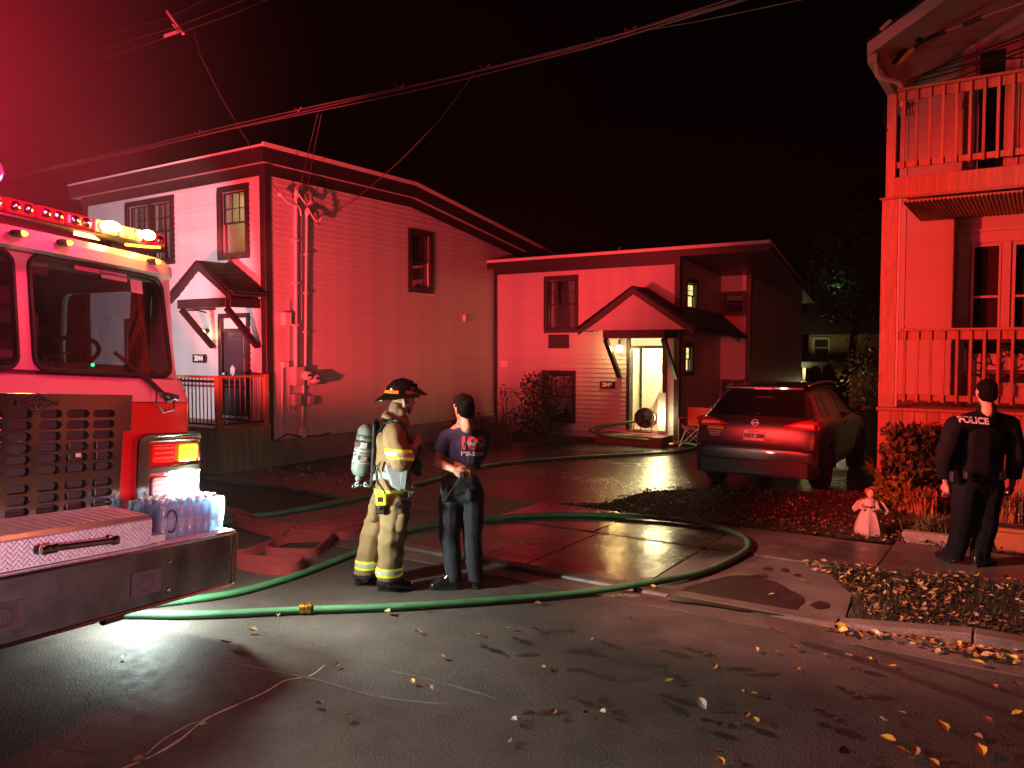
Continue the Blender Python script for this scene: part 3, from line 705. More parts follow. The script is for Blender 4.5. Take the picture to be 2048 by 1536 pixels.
hp0, hp1 = wb(1240, 772, 18.6), wb(1281, 830, 18.6); MB().box(hx0 + .01, hp1[0], 18.6, 18.65, .285, hp0[2]).obj("hall_panel", m_door, mh); hp2 = wb(1281, 745, 18.6); MB().box(hx0 + .01, hp1[0], 18.6, 18.64, hp0[2] + .005, hp2[2]).obj("hall_panel", m_plastic, mh)
MB().bar(wb(1262, 797, 18.5), wb(1282, 782, 18.5), .05, .07).obj("stair_rail", M("stair_pine", (.55, .36, .16), .5), mh)
for i in range(5):
    MB().box(-7.22, hx1 - .002, 17.15 + i * .2, 17.4 + i * .2, .282, .28 + .18 * (i + 1)).obj("stair", M("stair_pine", (.55, .36, .16), .5), mh)
q_ = wb(1284, 760, 18.3); MB().box(q_[0], hx1 - .002, 18.3, 18.36, .285, 2.745).obj("hall_wall", m_hall, mh)
MB().bar(wb(1302, 812, 18.2), wb(1320, 772, 18.2), .05, .10).obj("stair_string", m_white, mh)
# inner door leaf folded back against the right
MB().box(x1 - .16, x1 + .02, B1 - .14, B1 - .052, .30, 1.15).obj("door_kick_panel", M("door_blue", (.50, .58, .62), .5), df)
hood(mh, -8.68, -5.98, 3.44, 2.54, 15.84, B1 - .02, -7.35, (-8.07, -6.62, 2.35, 2.53), 1.48)
mb = MB()
q = [(-6.60, 16.70, 3.05), (-5.96, 15.86, 2.56), (-5.93, 19.38, 2.40), (-6.60, 19.38, 2.98)]
mb.add(q + [(a, b, z - .06) for a, b, z in q], [(0, 1, 2, 3), (7, 6, 5, 4), (0, 1, 5, 4), (1, 2, 6, 5), (2, 3, 7, 6), (3, 0, 4, 7)]); mb.obj("roof_slope", m_shingle, mh)
MB().ball((-7.95, 16.45, 2.12), .085).obj("porch_bulb", EMIT("globe_lit", (1, .74, .30), 16), mh, smooth=True)
MB().cyl((-7.95, 16.45, 2.34), (-7.95, 16.45, 2.19), .03).obj("lamp_holder", m_black, mh)
MB(F1).box(-8.52, -8.14, .02, .045, 1.20, 1.37).obj("number_plate", m_black, mh, bevel=.004)
lettering("lettering", "2046", .13, m_num, mh, Matrix.Translation((-8.34, B1 - .047, 1.285)) @ MX, .002, .006)
MB(F1).box(-11.32, -11.10, .02, .04, 1.66, 1.82).obj("wall_plate", m_white, mh)
MB(F1).box(-9.92, -9.36, .018, .05, 2.13, 2.46).obj("vent_panel", m_trim, mh)
MB().box(A2 - .0, A2 + .04, B2 - .1, B2 - .04, .3, 2.2).obj("downspout", m_trim, mh)
mb = MB()
mb.box(-8.3, -6.72, 15.98, 16.62, .0, .22); mb.obj("door_step", M("step_red", (.16, .06, .045), .7, var=.3), mh, bevel=.01)

# ================================================================== RIGHT HOUSE (wooden porch and balcony)
m_clap = M("clapboard_cream", (.60, .53, .44), .5, var=.06, scale=3, rnd=.03, dirt=.08)
m_cream = M("cream_trim", (.62, .55, .47), .5, var=.06)
m_deckw = M("weathered_deck_wood", (.42, .27, .17), .7, var=.28, scale=4, stretch=(9, 9, .7), rnd=.14)
RA, RB, RW = -1.95, 12.6, 14.7
rh = thing("house", "cream clapboard house with wooden front porch and balcony above", "house", (RA, RB, 0), "houses along the street")
RF, RK = wallmap('front', RB), wallmap('front', RW)
# skirting of upright boards
x = RA
while x < 5.5:
    w = .158 + .008 * math.sin(x * 9); MB(RF).box(x + .004, x + w - .004, -.025, .0, .0, 1.24 + .004 * math.sin(x * 5)).obj("skirting_board", m_deckw, rh); x += w
MB().box(RA + .0, RA + .03, RB + .03, RW + 6, 0, 1.24).obj("side_skirting", m_deckw, rh)
MB().box(RA - .02, 5.6, RB - .05, RB + .02, 1.245, 1.29).obj("floor_edge", m_deckw, rh, bevel=.005)
for i in range(14):
    y0 = RB + .025 + (RW - RB - .03) * i / 14; MB().box(RA, 5.6, y0, y0 + (RW - RB - .03) / 14 - .006, 1.25, 1.285).obj("deck_board", m_deckw, rh)
m_knot = M("knotty_pine", (.50, .38, .27), .65, var=.22, scale=6, stretch=(5, 5, .9), dirt=.25)
MB().box(RA, RA + .215, RB, RB + .20, 1.292, 4.26).obj("porch_post", m_knot, rh, bevel=.006)
MB().box(RA + .217, RA + .242, RB + .01, RB + .05, 1.30, 4.26).obj("post_trim", m_white, rh)
def railing(z0, z1, a0, a1, zc, name="baluster", zsub=None, b=RB):
    MB().box(a0, a1, b - .03, b + .11, z1 - .035, z1).obj("top_rail", m_deckw, rh, bevel=.005)
    MB().box(a0, a1, b + .035, b + .075, z1 - .16, z1 - .037).obj("sub_rail", m_deckw, rh, bevel=.004)
    MB().box(a0, a1, b + .035, b + .075, z0, z0 + .085).obj("bottom_rail", m_deckw, rh, bevel=.004)
    x = a0 + .09; k = 0
    while x < a1:
        o = MB().box(x - .019, x + .019, b - .004, b + .033, z0 - .02, z1 - .04).obj(name, m_deckw, rh, bevel=.003); x += .163; k += 1
railing(1.40, 2.42, RA + .245, 5.5, 0)
# balcony
MB().box(RA + .04, RA + .165, RB + .0, RB + .12, 4.285, 5.74).obj("balcony_post", m_knot, rh, bevel=.006)
MB().box(RA + .166, 5.6, RB - .02, RB + .03, 4.29, 4.56).obj("rim_beam", m_deckw, rh, bevel=.006)
MB().box(RA - .03, 5.6, RB - .04, RB + .05, 4.26, 4.286).obj("beam_trim", m_deckw, rh, bevel=.004)
railing(4.70, 5.80, RA + .17, 5.5, 0)
MB().box(RA + .17, 5.6, RB + .04, RW - .01, 4.45, 4.49).obj("balcony_floor", m_deckw, rh)
x = RA + .25
while x < 3.2:
    MB().prism([(x, 4.22), (x + .022, 4.20), (x + .044, 4.22), (x + .044, 4.24), (x, 4.24)], 'y', RB + .06, RW - .02).obj("soffit_strip", m_deckw, rh); x += .0505
# walls behind porch and balcony
wn = [(-.945, -.545, 2.02, 3.77), (-.385, .015, 2.02, 3.77)]
dn = (-.93, -.53, 4.62, 6.80)
gz = lambda a: 6.42 + (a + 2.05) * .568
wall_core(rh, RK, [(-2.0, 1.25), (5.6, 1.25), (5.6, 10.6), (-2.0, 6.50)], [rect(w[0], w[1], w[2], w[3]) for w in wn] + [rect(*dn)], mat=m_clap)
siding(rh, RK, 1.30, 4.42, lambda z: -1.97, lambda z: 5.5, [(-1.16, .23, 1.55, 3.98)], step=.205, mat=m_clap, out=.02, name="clapboard")
siding(rh, RK, 4.50, 10.4, lambda z: max(-1.97, (z - 6.46) / .568 - 2.05), lambda z: 5.5, [(-1.10, -.36, 4.5, 6.98)], step=.205, mat=m_clap, out=.02, name="clapboard")
MB().box(-2.0, -1.90, RW - .035, RW + .1, 1.29, 4.42).obj("corner_board", m_cream, rh); MB().box(-2.0, -1.90, RW - .035, RW + .1, 4.5, 6.45).obj("corner_board", m_cream, rh)
MB().box(-2.02, -2.0, RW, 24, 0, 6.4).obj("wall", m_clap, rh)
mb = MB(RK); mb.box(-1.16, .23, .0, .045, 3.80, 3.97); mb.box(-1.16, -.975, .0, .045, 1.56, 3.797); mb.box(-.515, -.415, .0, .045, 1.56, 3.797); mb.box(.045, .23, .0, .045, 1.56, 3.797); mb.box(-.972, .042, 0, .045, 1.56, 2.0)
wf = mb.obj("window", m_cream, rh, bevel=.004)
MB(RK).box(-1.20, .27, .0, .075, 3.972, 4.01).obj("window_cap", m_cream, wf)
MB(RK).box(-1.19, -1.17, .022, .05, 1.4, 3.96).obj("trim_strip", m_cream, wf)
for w in wn:
    mb = MB(RK); frame4(mb, *w, .032, -.05, .02); mb.obj("sash", m_cream, wf)
    zm = 2.95; MB(RK).box(w[0] + .033, w[1] - .033, -.045, .0, zm - .018, zm + .018).obj("sash_rail", m_cream, wf)
    MB(RK).box(w[0] + .033, w[1] - .033, -.03, -.025, w[2] + .033, zm - .02).obj("pane", m_pane, wf); MB(RK).box(w[0] + .033, w[1] - .033, -.022, -.017, zm + .02, w[3] - .033).obj("pane", m_pane, wf)
    MB(RK).box(w[0] + .13, w[1] - .0, -.20, -.19, w[2], w[3]).obj("curtain", M("curtain_dark", (.16, .05, .05), .9), wf)
    MB(RK).box(w[0] - .05, w[1] + .05, -.5, -.48, w[2] - .05, w[3] + .05).obj("window_recess", m_dark, wf)
mb = MB(RK); mb.box(-1.10, -.955, .0, .045, 4.50, 6.83); mb.box(-.505, -.36, .0, .045, 4.50, 6.83); mb.box(-1.10, -.36, .0, .045, 6.832, 6.98); bd = mb.obj("balcony_door", m_cream, rh, bevel=.004)
mb = MB(RK); frame4(mb, *dn, .028, -.04, .01); mb.obj("sash", m_cream, bd)
MB(RK).box(dn[0] + .03, dn[1] - .03, -.02, -.015, dn[2] + .03, dn[3] - .03).obj("pane", m_pane, bd)
MB(RK).box(dn[0] + .03, dn[1] - .03, -.03, .0, 6.22, 6.26).obj("sash_rail", m_cream, bd)
MB(RK).box(dn[0] - .05, dn[1] + .05, -.5, -.48, dn[2] - .05, dn[3] + .05).obj("window_recess", m_dark, bd)
# gable roof with wide rake
def rk(a, o=0.0): return 6.20 + (a + 2.12) * .568 + o
mb = MB(); mb.prism([(-2.12, rk(-2.12)), (3.0, rk(3.0)), (3.0, rk(3.0, .26)), (-2.12, rk(-2.12, .20))], 'y', 12.18, 12.225); mb.obj("rake_board", m_cream, rh, bevel=.004)
MB().prism([(-2.10, rk(-2.1, .06)), (3.0, rk(3.0, .06)), (3.0, rk(3.0, .10)), (-2.10, rk(-2.1, .10))], 'y', 12.23, RW - .03).obj("rake_soffit", m_cream, rh)
MB().prism([(-2.13, rk(-2.13, .18)), (3.0, rk(3.0, .24)), (3.0, rk(3.0, .30)), (-2.13, rk(-2.13, .23))], 'y', 12.17, 24).obj("roof", m_shingle, rh)
MB().box(-2.12, -2.0, 12.23, 24, 6.12, 6.24).obj("eave_board", m_cream, rh)
mb = MB(); q0 = wb(1762, 62, 12.2); q1 = wb(1783, 42, 12.2); mb.bar((q0[0], 12.3, q0[2]), (q1[0], 12.3, q1[2]), .3, .05); mb.obj("gutter_end", m_cream, rh)
q_ = [wb(1753, 112, 12.34), wb(1753, 135, 12.34), wb(1755, 150, 12.36), wb(1764, 157, 12.40), wb(1782, 160, 12.5), wb(1797, 164, 12.6), wb(1804, 174, 12.66), wb(1805, 186, 12.68), wb(1805, 215, 12.70)]
pts = [Vector(q_[max(0, min(len(q_) - 1, i // 3))]).lerp(Vector(q_[max(0, min(len(q_) - 1, i // 3 + 1))]), (i % 3) / 3) for i in range(3 * len(q_) - 2)]
MB().tube(pts, .040, 10).obj("downspout", m_cream, rh, smooth=True)
MB().tube([wb(1768, 225, 12.6), wb(1767, 240, 12.6), wb(1772, 258, 12.6), wb(1776, 262, 12.6)], .012, 6).obj("cable", m_black, rh)
# service mast parts and wires at the eave
m_orange = M("insulated_orange", (.75, .32, .03), .5)
MB().tube([wb(1793, 131, 12.9), wb(1812, 112, 12.7), wb(1830, 95, 12.6)], .028, 8).obj("service_cable", m_orange, rh, smooth=True)
MB().tube([wb(1785, 128, 13), wb(1812, 97, 13)], .03, 8).obj("cable_sleeve", m_black, rh)
MB().tube([wb(1829, 94, 12.6), wb(1852, 79, 12.5), wb(1891, 62, 12.3)], .032, 8).obj("cable_sleeve", m_black, rh, smooth=True)
MB().tube([wb(1928, 50, 12.1), wb(1964, 34, 12.0)], .034, 8).obj("cable_sleeve", m_black, rh)
m_tan = M("tan_cable", (.45, .30, .16), .6)
MB().tube([wb(1890, 62, 12.3), wb(1930, 49, 12.1)], .014, 6).obj("service_cable", m_tan, rh); MB().tube([wb(1963, 35, 12.0), wb(2048, 5, 11.6), wb(2200, -60, 10.8)], .016, 6).obj("service_cable", m_tan, rh)
MB().lathe([(.02, -.05), (.05, -.02), (.05, .02), (.02, .05)], wb(1838, 82, 12.5), (1, .4, .3), 10).obj("insulator", m_black, rh, smooth=True)
for pl in ([(1812, 164), (1920, 116), (2048, 70), (2200, 20)], [(1818, 160), (1880, 136), (2048, 78), (2200, 30)], [(1822, 166), (1900, 146), (2048, 95), (2200, 50)], [(1890, 164), (1960, 138), (2048, 103), (2200, 60)], [(1800, 178), (1850, 150), (1960, 122), (2048, 115), (2200, 90)]):
    n = len(pl); MB().tube([wb(x, y, 14.2 - 2.2 * i / (n - 1)) for i, (x, y) in enumerate(pl)], .011, 6).obj("service_wire", m_black, rh, smooth=True)
# hanging cloth and things on the balcony
m_cloth = M("pale_cloth", (.60, .50, .40), .9, var=.1)
mb = MB(); n = 8
q = [wb(1806 + 32 * i / n, 205 + 3 * math.sin(i * 2), 12.9) for i in range(n + 1)]; p2 = [wb(1813 + 24 * i / n, 234 - 6 * abs(math.sin(i * 1.3)), 12.9 + .05 * math.sin(i * 2.6)) for i in range(n + 1)]
mb.add(q + p2, [(i, i + 1, n + 2 + i, n + 1 + i) for i in range(n)]); bun = mb.obj("bunting", m_cloth, None, base=wb(1820, 215, 12.9), smooth=True)
lotmesh(bun, wb(1820, 215, 12.9)); tag(bun, "pale cloth bunting hung inside the balcony corner", "bunting")
# woven bench on the porch
bn = thing("bench", "black bench with branching woven back behind the porch railing", "bench", (-.75, 14.0, 1.285))
mb = MB()
for (x, y) in ((-.95, 13.75), (.35, 13.75), (-.95, 14.2), (.35, 14.2)): MB().box(x - .02, x + .02, y - .02, y + .02, 1.285, 1.72).obj("leg", m_black, bn)
MB().box(-.98, .38, 13.72, 14.24, 1.72, 1.75).obj("seat", m_black, bn)
mb = MB(); frame4(mb, -.98, .38, 1.78, 2.22, .03, 0, 0); bkf = MB(lambda s, d, z: (s, 14.2 + d, z)); frame4(bkf, -.98, .38, 1.78, 2.22, .03, -.015, .015); bkf.obj("back_frame", m_black, bn)
random.seed(5); mb = MB()
for i in range(26):
    x0 = random.uniform(-.95, .33); z0 = random.uniform(1.8, 2.15); an = random.uniform(.3, 2.8); l = random.uniform(.15, .34)
    mb.tube([(x0, 14.2, z0), (min(.36, max(-.96, x0 + l * .5 * math.cos(an))), 14.19, min(2.2, z0 + l * .3 * math.sin(an) + .02)), (min(.36, max(-.96, x0 + l * math.cos(an + .5))), 14.2, min(2.2, z0 + l * math.sin(an)))], .012, 5)
mb.obj("back_lattice", m_black, bn)

# ================================================================== FAR BACKGROUND
m_far = M("far_siding", (.34, .27, .15), .7, var=.08)
fh = thing("house", "distant yellowish house with one dark upper window behind the driveway", "house", (-13, 45, -2.6), "houses along the street")
FF = wallmap('front', 45)
q0, q1 = wb(1617, 722, 45), wb(1715, 668, 45)
wl, wr_ = wb(1630, 679, 45), wb(1656, 712, 45)
fw = (wl[0] - .12, wr_[0] + .12, wr_[2] - .12, wl[2] + .12)
wall_core(fh, FF, rect(q0[0] - .0, q1[0] + 3.5, -2.6, q1[2]), [op(fw, .12)], mat=m_far)
siding(fh, FF, q0[2], q1[2] - .02, lambda z: q0[0], lambda z: q1[0] + 3.4, [fw], step=.2, mat=m_far)
mb = MB(FF); frame4(mb, *fw, .12, -.02, .06); f_ = mb.obj("window", m_cream, fh)
MB(FF).box(fw[0] + .12, fw[1] - .12, -.05, -.04, fw[2] + .12, fw[3] - .12).obj("pane", m_dark, f_); MB(FF).box(fw[0] + .12, fw[1] - .12, -.03, .0, (fw[2] + fw[3]) / 2 - .03, (fw[2] + fw[3]) / 2 + .03).obj("sash_rail", m_cream, f_)
MB(FF).prism([(q0[0] - .6, q1[2] + .02), (q1[0] + 4, q1[2] + .02), (q1[0] + 3, q1[2] + 2.6), (q0[0] + .4, q1[2] + 2.6)], 'y', -4, .5).obj("roof", m_shingle, fh)
MB(FF).prism([(q0[0] - .3, q0[2] - .32), (q1[0] + 3, q0[2] - .32), (q1[0] + 3, q0[2] - .02), (q0[0] - .3, q0[2] - .02)], 'y', .02, 1.6).obj("porch_roof", m_shingle, fh)
MB(FF).box(q0[0] + .05, q0[0] + .2, 1.3, 1.45, -2.6, q0[2] - .33).obj("porch_post", m_cream, fh)
pb = wb(1639, 772, 43.4); MB().ball(pb, .13).obj("porch_bulb", EMIT("far_lit", (1, .82, .4), 5), fh, smooth=True)
# ------------------------------------------------ foliage
def leafmb(n, pick, size, rnd, aspect=.55, up=.3):
    mb = MB()
    for _ in range(n):
        c = Vector(pick()); s = size * rnd.uniform(.6, 1.35)
        d = Vector((rnd.gauss(0, 1), rnd.gauss(0, 1), rnd.gauss(up, .7))).normalized(); e = d.orthogonal().normalized()
        e = Matrix.Rotation(rnd.uniform(0, 6.3), 3, d) @ e; f = d.cross(e); w = s * aspect / 2
        mb.add([c, c + e * s * .45 + f * w, c + e * s + d * s * .12, c + e * s * .45 - f * w], [(0, 1, 2, 3)])
    return mb
m_leafd = M("leaf_dark", (.035, .06, .022), .5, var=.4, scale=5)
m_leafg = M("leaf_green", (.065, .10, .028), .5, var=.45, scale=6)
m_leafo = M("leaf_rust", (.24, .11, .03), .6, var=.4, scale=6)
m_bark = M("bark", (.07, .05, .04), .9, var=.3, bump=.6)
def rootat(name, label, cat, p, group=None): return thing(name, label, cat, p, group)
random.seed(11)
for i, (px, ptop, b, wd) in enumerate(((1630, 738, 36, .9), (1657, 735, 38, 1.0), (1695, 742, 38, 1.0))):
    top = wb(px, ptop, b); g = zg(b); H = top[2] - g
    t = rootat("evergreen_shrub", ["dark cone shaped evergreen nearest the mid house wall", "dark cone shaped evergreen in front of the lit far porch", "dark cone shaped evergreen closest to the pale fence"][i], "shrub", (top[0], b, g), "evergreens before the far house")
    def pick():
        h = random.random() ** .8; r = wd * (1 - h) ** .7 * math.sqrt(random.random()) ; an = random.uniform(0, 6.3); return (top[0] + r * math.cos(an), b + r * math.sin(an), g + .15 + h * (H - .15))
    leafmb(1200, pick, .22, random).obj("crown", m_leafd, t); MB().cyl((top[0], b, g), (top[0], b, g + H * .8), .07, .02).obj("trunk", m_bark, t)
# glinting bush and pale boards behind the car
p = wb(1742, 800, 27.5); t = rootat("bush", "tall loose bush with glinting leaves beside the wooden porch", "bush", (p[0], 27.5, zg(27.5)))
leafmb(900, lambda: (p[0] + random.gauss(0, .42), 27.5 + random.gauss(0, .4), zg(27.5) + .3 + 2.6 * random.random() ** 1.2), .13, random, .6).obj("crown", M("leaf_glossy", (.10, .11, .05), .3, var=.4), t)
for k in range(5): MB().tube([(p[0], 27.5, zg(27.5)), (p[0] + .1 * (k - 2), 27.5 + .05 * k, 1.1), (p[0] + .26 * (k - 2), 27.5, 2.1)], [.03, .022, .01], 5).obj("stem", m_bark, t)
fp = wb(1722, 842, 29); fe = thing("fence", "pale upright board fence behind the parked car", "fence", (fp[0], 29, zg(29)))
for i in range(12):
    x0 = fp[0] + i * .145 - .4; MB().box(x0, x0 + .13, 29, 29.03, zg(29), zg(29) + 1.75).obj("fence_board", M("fence_wood", (.22, .17, .10), .8, rnd=.2), fe)
MB().box(fp[0] - .4, fp[0] + 1.4, 29.031, 29.08, zg(29) + 1.2, zg(29) + 1.3).obj("fence_rail", M("fence_wood", (.22, .17, .10), .8, rnd=.2), fe)
# tall tree whose leaves catch a lamp
tp = wb(1684, 582, 40); g = zg(40)
t = rootat("tree", "tall dark tree whose leaves catch a greenish lamp", "tree", (tp[0] + .6, 40, g))
MB().tube([(tp[0] + .6, 40, g), (tp[0] + .5, 40, 2.0), (tp[0] + .7, 40.1, 5.0), (tp[0] + .4, 40, 8.5)], [.22, .18, .12, .04], 8).obj("trunk", m_bark, t, smooth=True)
for an, l in ((.4, 1.6), (2.2, 1.8), (3.6, 1.5), (5.1, 1.7)): MB().tube([(tp[0] + .6, 40, 3.6), (tp[0] + .6 + l * .6 * math.cos(an), 40 + l * .6 * math.sin(an), 5.0), (tp[0] + .6 + l * math.cos(an), 40 + l * math.sin(an), 6.1)], [.08, .05, .02], 6).obj("limb", m_bark, t, smooth=True)
def pick():
    while True:
        v = Vector((random.uniform(-1, 1), random.uniform(-1, 1), random.uniform(-1, 1)))
        if v.length < 1 and noise.noise(v * 2.3) > -.12: return (tp[0] + .5 + v.x * 2.2, 40 + v.y * 2.2, 6.0 + v.z * 3.0)
leafmb(2600, pick, .26, random).obj("crown", m_leafg, t)
lamp("tree_lamp", 'POINT', LW(tp[0] + .1, 37.9, tp[2] + .2), 3.2, (.45, 1, .55), .05)
# ------------------------------------------------ overhead wires
def wire(label, pl, b, r, b1=None, strands=1, name="overhead_wire", mat=None, lash=False):
    n = len(pl); b1 = b if b1 is None else b1
    P = [wb(x, y, b + (b1 - b) * i / (n - 1)) for i, (x, y) in enumerate(pl)]
    base = P[n // 2]; t = thing(name, label, "wire", base, "overhead wires") if strands > 1 else None
    fine = []
    for i in range(n - 1):
        for k in range(8): fine.append(Vector(P[i]).lerp(Vector(P[i + 1]), k / 8))
    fine.append(Vector(P[-1]))
    if strands == 1:
        o = MB().tube(fine, r, 6).obj(name, mat or m_wire, None, base=base, smooth=True); lotmesh(o, base); return tag(o, label, "wire", "overhead wires")
    for s in range(strands):
        pts = [p + Vector((0, .03 * math.sin(s * 2 + i * .06), (s - strands / 2) * r * 2.2 + .016 * math.sin(i * .11 + s * 1.9))) for i, p in enumerate(fine)]
        MB().tube(pts, r, 6).obj("strand", mat or m_wire, t, smooth=True)
    for k in range(4, len(fine), 9):
        p = fine[k]; MB().tube([p + Vector((-.07, 0, .05)), p, p + Vector((.07, 0, .045))], .016, 6).obj("lashing", mat or m_wire, t)
    return t
m_wire = M("wire_aluminium", (.035, .03, .03), .5, var=.15)
wire("topmost of three bare overhead wires at upper left", [(-300, 210), (0, 129), (200, 75), (340, 34), (400, 5), (460, -25)], 7.4, .0055)
wire("middle of three bare overhead wires at upper left", [(-300, 235), (0, 151), (200, 97), (350, 55), (500, -5), (560, -30)], 7.2, .0055)
wire("lowest of three bare overhead wires with the spacer clamped on it", [(-300, 262), (0, 176), (200, 120), (330, 76), (460, 30), (545, -5), (600, -30)], 7.0, .006)
wire("thick lashed cable bundle crossing the whole sky above the houses", [(-250, 416), (0, 359), (250, 303), (450, 255), (620, 217), (800, 178), (940, 146), (1200, 82), (1460, 4), (1560, -30)], 7.8, .0085, strands=4)
wire("faint cable leaving the bundle toward upper right", [(1190, 78), (1400, 42), (1600, 0), (1700, -26)], 8.2, .006)
sp = thing("wire_spacer", "pale L shaped spacer clamped on the bare wires", "spacer", wb(350, 55, 7.1))
MB().bar(wb(334, 22, 7.1), wb(367, 68, 7.1), .035, .035).obj("spacer_bar", m_alu, sp, bevel=.005)
MB().cyl(wb(330, 72, 7.05), wb(357, 63, 7.05), .026).obj("insulator", m_alu, sp); MB().bar(wb(345, 48, 7.05), wb(357, 64, 7.1), .015, .015).obj("clamp", m_alu, sp)
def drop(label, q, r=.011, name="drop_cable"):
    base = q[0]; n = len(q); pts = []
    for i in range(n - 1):
        for k in range(6):
            pts.append(Vector(q[i]).lerp(Vector(q[i + 1]), k / 6))
    pts.append(Vector(q[-1])); o = MB().tube(pts, r, 6).obj(name, m_wire, None, base=base, smooth=True); lotmesh(o, base); return tag(o, label, "cable", "drop cables to the left house")
drop("long drop cable running from the bundle down the pale side wall", [wb(948, 147, 7.8), wb(880, 240, 8.4), wb(800, 322, 9.4), wa(700, 408, A + .55), wa(618, 442, A + .1)], .007)
drop("twin drop cable nearest the weatherheads, falling from the bundle", [wb(636, 226, 7.8), wb(620, 290, 8.6), wa(606, 350, A + .3), wa(594, 392, A + .12)], .006)
drop("second drop cable falling beside the weatherheads from the bundle", [wb(643, 228, 7.8), wb(630, 290, 8.6), wa(618, 360, A + .3), wa(606, 405, A + .12)], .006)
drop("thin drop cable crossing down from the bare wires past the eave", [wb(388, 60, 7.3), wb(400, 110, 7.3), wb(440, 190, 7.6), wb(490, 275, 8.2), wb(522, 334, 8.9), wa(560, 388, A + .16)], .006)

# ================================================================== FIRE ENGINE (local frame: x forward, y kerb side, z up)
m_red = M("engine_red_paint", (.50, .010, .014), .30, var=.04, scale=4, coat=.7)
m_wht = M("engine_white_paint", (.62, .60, .60), .28, var=.03, scale=4, coat=.6)
m_chrome = M("polished_steel", (.62, .60, .60), .13, metal=1.0, var=.12, scale=3)
m_bump = M("bumper_steel", (.30, .25, .26), .25, metal=1.0, var=.45, scale=5, bump=.10, bscale=16, dirt=.45)
m_tread = M("tread_plate", (.66, .68, .71), .44, metal=1.0, var=.15, scale=20)
m_siren = M("siren_plate", (.045, .038, .040), .6, spec=.3)
m_rub = M("black_rubber", (.012, .012, .012), .65)
m_wsg = GLASS("windshield_glass", (.70, .72, .74), .05, .015, .55)
fe_ = thing("fire_engine", "red and white fire engine with steel bumper at the kerb", "fire engine", (0, 0, 0), frame='own')
fe_.matrix_world = Matrix(((TF.x, TL.x, TU.x, TO.x), (TF.y, TL.y, TU.y, TO.y), (TF.z, TL.z, TU.z, TO.z), (0, 0, 0, 1)))
def plan(xf, xb, hw, r, n=6, bow=.0):
    """cab outline seen from above: rounded front corners, front bowed forward"""
    out = [(xb, -hw)]
    for s in (-1, 1):
        arc = [(xf - bow - r + r * math.cos(R(90 - 90 * i / n)), hw - r + r * math.sin(R(90 - 90 * i / n))) for i in range(n + 1)]
        arc = [(x, s * y) for x, y in arc]
        if s == 1: arc = arc[::-1]
        out += arc
        if s == -1 and bow: out += [(xf - bow + bow * (1 - (y / (hw - r)) ** 2), y) for y in [-(hw - r) * k for k in (.7, .35, 0, -.35, -.7)]]
    out.append((xb, hw)); return out
CB = -.50
MB().prism(plan(CB, -4.3, 1.31, .10), 'z', .62, 1.728).obj("cab_lower_body", m_red, fe_, smooth=30)
mb = MB(); p0 = plan(CB + .002, -4.3, 1.312, .11); p1 = plan(CB - .06, -4.3, 1.30, .14)
n = len(p0); mb.add([(x, y, 1.735) for x, y in p0] + [(x, y, 1.90) for x, y in p1], [tuple(range(n)), tuple(range(2 * n - 1, n - 1, -1))] + [(i, (i + 1) % n, n + (i + 1) % n, n + i) for i in range(n)])
mb.obj("cab_white_band", m_wht, fe_, smooth=30)
MB().prism(plan(CB + .004, -4.3, 1.314, .11), 'z', 1.7285, 1.7345).obj("seam_strip", m_black, fe_)
# windshield frame (two panes) on a raked plane
def WS(y, t, d=0.0):                                  # t 0..1 from sill to head
    c = max(0, abs(y) - .75) / .5
    return (-.575 - .115 * t - .10 * c * c + d, y * (1 - .035 * t), 1.90 + .80 * t)
out = []
for i in range(21): out.append((-1.29 + 2.58 * i / 20, 0.0))
for i in range(21): out.append((1.29 - 2.58 * i / 20, 1.0))
def panehole(s):
    q = rrect(.055, 1.205, .035, .955, .10, 4) if s > 0 else rrect(-1.205, -.055, .035, .955, .10, 4)
    return q
def fineseg(poly, L=.12):
    o = []
    for i, p in enumerate(poly):
        q = poly[(i + 1) % len(poly)]; k = max(1, int(math.hypot(q[0] - p[0], q[1] - p[1]) / L)); o += [(p[0] + (q[0] - p[0]) * j / k, p[1] + (q[1] - p[1]) * j / k) for j in range(k)]
    return o
vs, fs = holes(fineseg(out), [fineseg(panehole(1)), fineseg(panehole(-1))], .04)
mb = MB(); mb.add([WS(x, y, z) for x, y, z in vs], fs); wsf = mb.obj("windshield_frame", m_wht, fe_, smooth=25)
for s in (-1, 1):
    ring = fineseg(panehole(s)); pts = [WS(x, y, .022) for x, y in ring]; mb = MB().tube(pts + [pts[0]], .017, 6, cap=False, up=(1, 0, 0)); mb.obj("windshield_gasket", m_rub, wsf, smooth=True)
    nx, ny = 12, 6; vs = []
    x0, x1 = (.05, 1.21) if s > 0 else (-1.21, -.05)
    for j in range(ny + 1):
        for i in range(nx + 1): vs.append(WS(x0 + (x1 - x0) * i / nx, .03 + .93 * j / ny, .002))
    MB().add(vs, [(j * (nx + 1) + i, j * (nx + 1) + i + 1, (j + 1) * (nx + 1) + i + 1, (j + 1) * (nx + 1) + i) for j in range(ny) for i in range(nx)]).obj("windshield", m_wsg, wsf, smooth=True)
